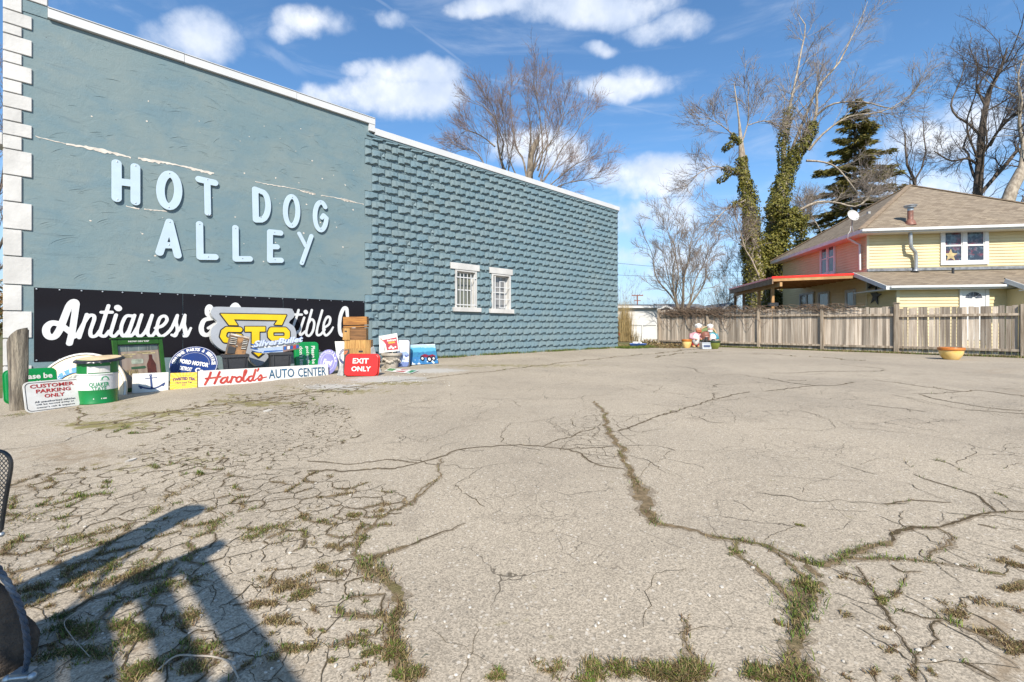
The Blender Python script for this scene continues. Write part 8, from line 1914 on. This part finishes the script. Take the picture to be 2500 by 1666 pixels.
# olive bush under the porch
def leafy(px, Yb, x_r, z_r, pz, n, label, cols, size=.14):
    c0 = np.array(at(px, pz, Yb)); o = empty('evergreen_bush', (c0[0], Yb, 0), 0, 0, label, 'bush'); d = norm(tn.normal(0, 1, (n, 3))); r = tn.uniform(.3, 1, (n, 1))**.4*(1+.3*np.sin(d[:, :1]*6)*np.cos(d[:, 2:]*7)); C = d*r*np.array([x_r, x_r*.7, z_r])+np.array([0, 0, c0[2]])
    col = np.array(cols)[tn.choice(len(cols), n)]*tn.uniform(.7, 1.3, (n, 1)); V, Q, Cc = leaf_cards(C, norm(d+tn.normal(0, .6, (n, 3))+np.array([0, -.2, .3])), size, col); lab(link('foliage', npmesh('foliage', V, Q, LEAFM, Cc), None, o), kind='stuff')
    m = MB(); [m.tube([(0, 0, 0), (trg.uniform(-1, 1)*x_r*.4, 0, c0[2]*.6), (trg.uniform(-1, 1)*x_r*.7, 0, c0[2]+z_r*.6)], [.05, .03, .01], 5) for k in range(6)]; m.build('stem', BK_MID, o)
leafy(1925, 36, 1.7, 1.3, 740, 2600, 'olive and tan bush seen under the porch roof by the house wall', [(.16, .15, .045), (.24, .20, .08), (.09, .10, .03)])
# slivers of street left of the shop
auto_tree('bare_tree', -40, 30, 60, 'bare tree seen as a sliver left of the shop corner', (BK_DARK, TW_RED), 4.0, 8, 23)
leafy(-14, 22, 1.6, 1.3, 760, 1500, 'rusty brown hedge beyond the left corner of the shop', [(.16, .09, .03), (.10, .10, .03), (.20, .12, .05)])
# ------------------------------------------------------------------ near left: concrete foot, cable, mesh guard and an unseen timber rack added to throw the shadows
frng = random.Random(4)
zf = lambda x, y: (x/2.676, 1080+y/2.676)
RUSTC = M('rust_stained_concrete', (.13, .09, .06), .95, .3, 9, .9, 40, col2=(.035, .028, .024), bdist=.03)
c = gp(-12, 1625); s = c.y/FPX
foot = empty('concrete_pedestal', c, 0, 0, 'rust stained tapered concrete pedestal cut off by the picture edge', 'post base')
def fl_(x, y, d=0.0): p = at(*zf(x, y), c.y+d); return p-c
prof = [(64*s, -.06), (74*s, .03), (77*s, .07), (68*s, .11), (46*s, .17), (32*s, .23), (20*s, .28), (9*s, .31)]
m = MB(); m.lathe([(r_*1.0, z) for r_, z in prof], 26); m.build('body', RUSTC, foot, True)
CABM = M('blue_grey_cable', (.045, .075, .12), .45, .15, 30, .6, 60)
a_ = [at(*zf(x, y), c.y-.16+k*.012) for k, (x, y) in enumerate([(-40,780),(5,850),(70,950),(125,1060),(160,1180),(178,1300),(180,1420),(160,1500)])]
cab = empty('steel_cable', a_[-1], 0, 0, 'dark blue twisted cable hanging over the concrete pedestal', 'cable')
P = [tuple(Vector(p[:3])-a_[-1]) for p in spline([tuple(p) for p in a_], 8)]
m = MB(); n = len(P)
for q in range(3):       # three strands laid round each other
    pts = []
    for i, p in enumerate(P):
        a = i*.55+q*2*PI/3; pts.append((p[0]+.0042*math.cos(a), p[1]+.0042*math.sin(a), p[2]+.003*math.sin(a)))
    m = MB(); m.tube(pts, .0058, 8); m.build('strand', CABM, cab, True)
CLM = M('galvanised_clamp', (.40, .43, .45), .35, .1, 20, metal=.7)
m = MB(); m.box(-.035, .03, -.02, .02, -.03, .005); m.tube([(-.05, -.015, -.015), (.05, -.015, -.005)], .009, 10); m.ball((.045, -.015, -.006), .016, None, 8, 6); m.ball((-.045, -.015, -.016), .016, None, 8, 6); m.build('clamp', CLM, cab, True)
# rounded steel guard with expanded mesh, bolted to a bracket
gy = 1.95
g0 = at(-6, 1490, gy); gd = empty('mesh_guard', g0, 0, 0, 'round topped steel mesh guard leaning in at the picture edge', 'guard')
def gl(x, y): return at(*zf(x, y), gy)-g0
outl = [gl(*p) for p in [(8,575),(30,420),(55,270),(72,160),(66,110),(40,75),(0,58),(-60,50),(-150,60),(-220,110),(-250,200),(-270,420),(-280,575)]]
P = [tuple(p) for p in spline([tuple(p) for p in outl], 5)]
m = MB(); m.tube(P+[P[0]], .0075, 8, False); m.build('rim', M('black_steel', (.03, .03, .03), .45, .2, 14), gd, True)
poly = [(p[0], p[2]) for p in P]; x0, x1 = min(p[0] for p in poly), max(p[0] for p in poly); zz0, zz1 = min(p[1] for p in poly), max(p[1] for p in poly)
m = MB(); st = .021
k = 0
for dirn in (1, -1):
    b = -1.5
    while b < 1.5:
        seg = []
        for i in range(90):
            x = x0+(x1-x0)*i/89; z = (zz0+zz1)/2+dirn*(x-x0)*1.15+b
            if inpoly(x, z, poly): seg.append((x, .002*dirn, z))
            elif len(seg) > 1: m.tube([seg[0], seg[-1]], .0021, 4, False); seg = []
            else: seg = []
        if len(seg) > 1: m.tube([seg[0], seg[-1]], .0021, 4, False)
        b += st
lab(m.build('mesh', M('rusty_mesh', (.20, .17, .14), .7, .3, 20, col2=(.10, .085, .07)), gd), kind='stuff')
m = MB(); m.ball(gl(10, 602), .011, None, 10, 6); m.tube([gl(-80, 602), gl(10, 602)], .007, 8); m.build('bolt', CLM, gd, True)
m = MB(); m.tube([gl(-100, 590), gl(-110, 900), gl(-120, 1250)], .02, 8); m.build('bracket', MATS['black_steel'], gd, True)
# unseen timber rack, added and shaped so its shadow crosses the broken asphalt
TD = M('shadow_rack_timber', (.20, .15, .10), .8, .25, 3, .3, 20)
sunx, suny = math.sin(R(SUN_HEAD)), math.cos(R(SUN_HEAD)); HR = 3.0          # rack height above the lot
def up_from_shadow(px, py, h=HR):
    """the point at height h whose shadow falls on this spot of the lot"""
    g_ = gp(px, py); k = h/math.tan(R(SUN_EL)); return Vector((g_.x-sunx*k, g_.y-suny*k, g_.z+h))
rack = empty('shadow_rack', up_from_shadow(330, 1500)-Vector((0, 0, HR)), 0, 0, 'unseen timber rack added to cast slat shadows on the broken asphalt', 'rack')
ro = Vector(rack.location)
def plank(pts, nm, dz=0.0, th=.02):
    P_ = [up_from_shadow(*zf(x, y), HR+dz)-ro for x, y in pts]; n = len(P_); m = MB()
    zc_ = sum(p.z for p in P_)/n
    V = [(p.x, p.y, p.z) for p in P_]+[(p.x, p.y, p.z+th) for p in P_]
    m.add(V, [tuple(range(n)), tuple(range(2*n-1, n-1, -1))]+[(i, (i+1) % n, (i+1) % n+n, i+n) for i in range(n)]); return m.build(nm, TD, rack)
plank([(-120,1010),(90,945),(420,780),(700,660),(960,530),(1120,450),(1210,420),(1300,415),(1345,432),(1310,470),(1200,520),(1010,620),(830,730),(560,870),(330,1000),(160,1080),(-60,1190)], 'rail')
plank([(120,1225),(420,1105),(760,930),(1050,800),(1300,700),(1430,643),(1470,668),(1450,700),(1340,765),(1180,870),(1090,905),(880,1040),(700,1130),(640,1200),(440,1290),(180,1420)], 'rail', -.07)
plank([(1185,865),(1345,765),(1490,960),(1700,1230),(1960,1600),(2080,1800),(1680,1800),(1560,1590),(1420,1290)], 'slat', .06)
plank([(880,1030),(1080,905),(1180,1120),(1290,1380),(1370,1600),(1450,1800),(1130,1800),(1050,1590),(970,1300)], 'slat', .06)
plank([(640,1195),(700,1130),(735,1300),(752,1480),(760,1620),(770,1800),(420,1800),(415,1590),(418,1400),(430,1290)], 'slat', .06)
plank([(170,1400),(400,1300),(370,1480),(360,1620),(350,1800),(-100,1800),(60,1560)], 'slat', .06)
for pts in ([(945,640),(880,720),(700,860),(560,990),(430,1100)], [(720,760),(660,880),(630,960),(625,1040)]):
    P_ = [up_from_shadow(*zf(x, y), HR-.12)-ro for x, y in pts]; m = MB(); m.tube(P_, .010, 6); m.build('wire', BLK, rack)
for px_, py_ in ((60, 1560), (-40, 1130), (1500, 1560)):
    t_ = up_from_shadow(*zf(px_, py_), HR)-ro; zg = float(GH(ro.x+t_.x, ro.y+t_.y))-ro.z; m = MB(); m.box(t_.x-.05, t_.x+.05, t_.y-.05, t_.y+.05, zg-.1, t_.z-.01); m.build('shadow_rack_post', TD, rack)
print('TRIS', sum(len(o.data.polygons) for o in SC.objects if o.type == 'MESH'), 'OBJS', len(SC.objects))
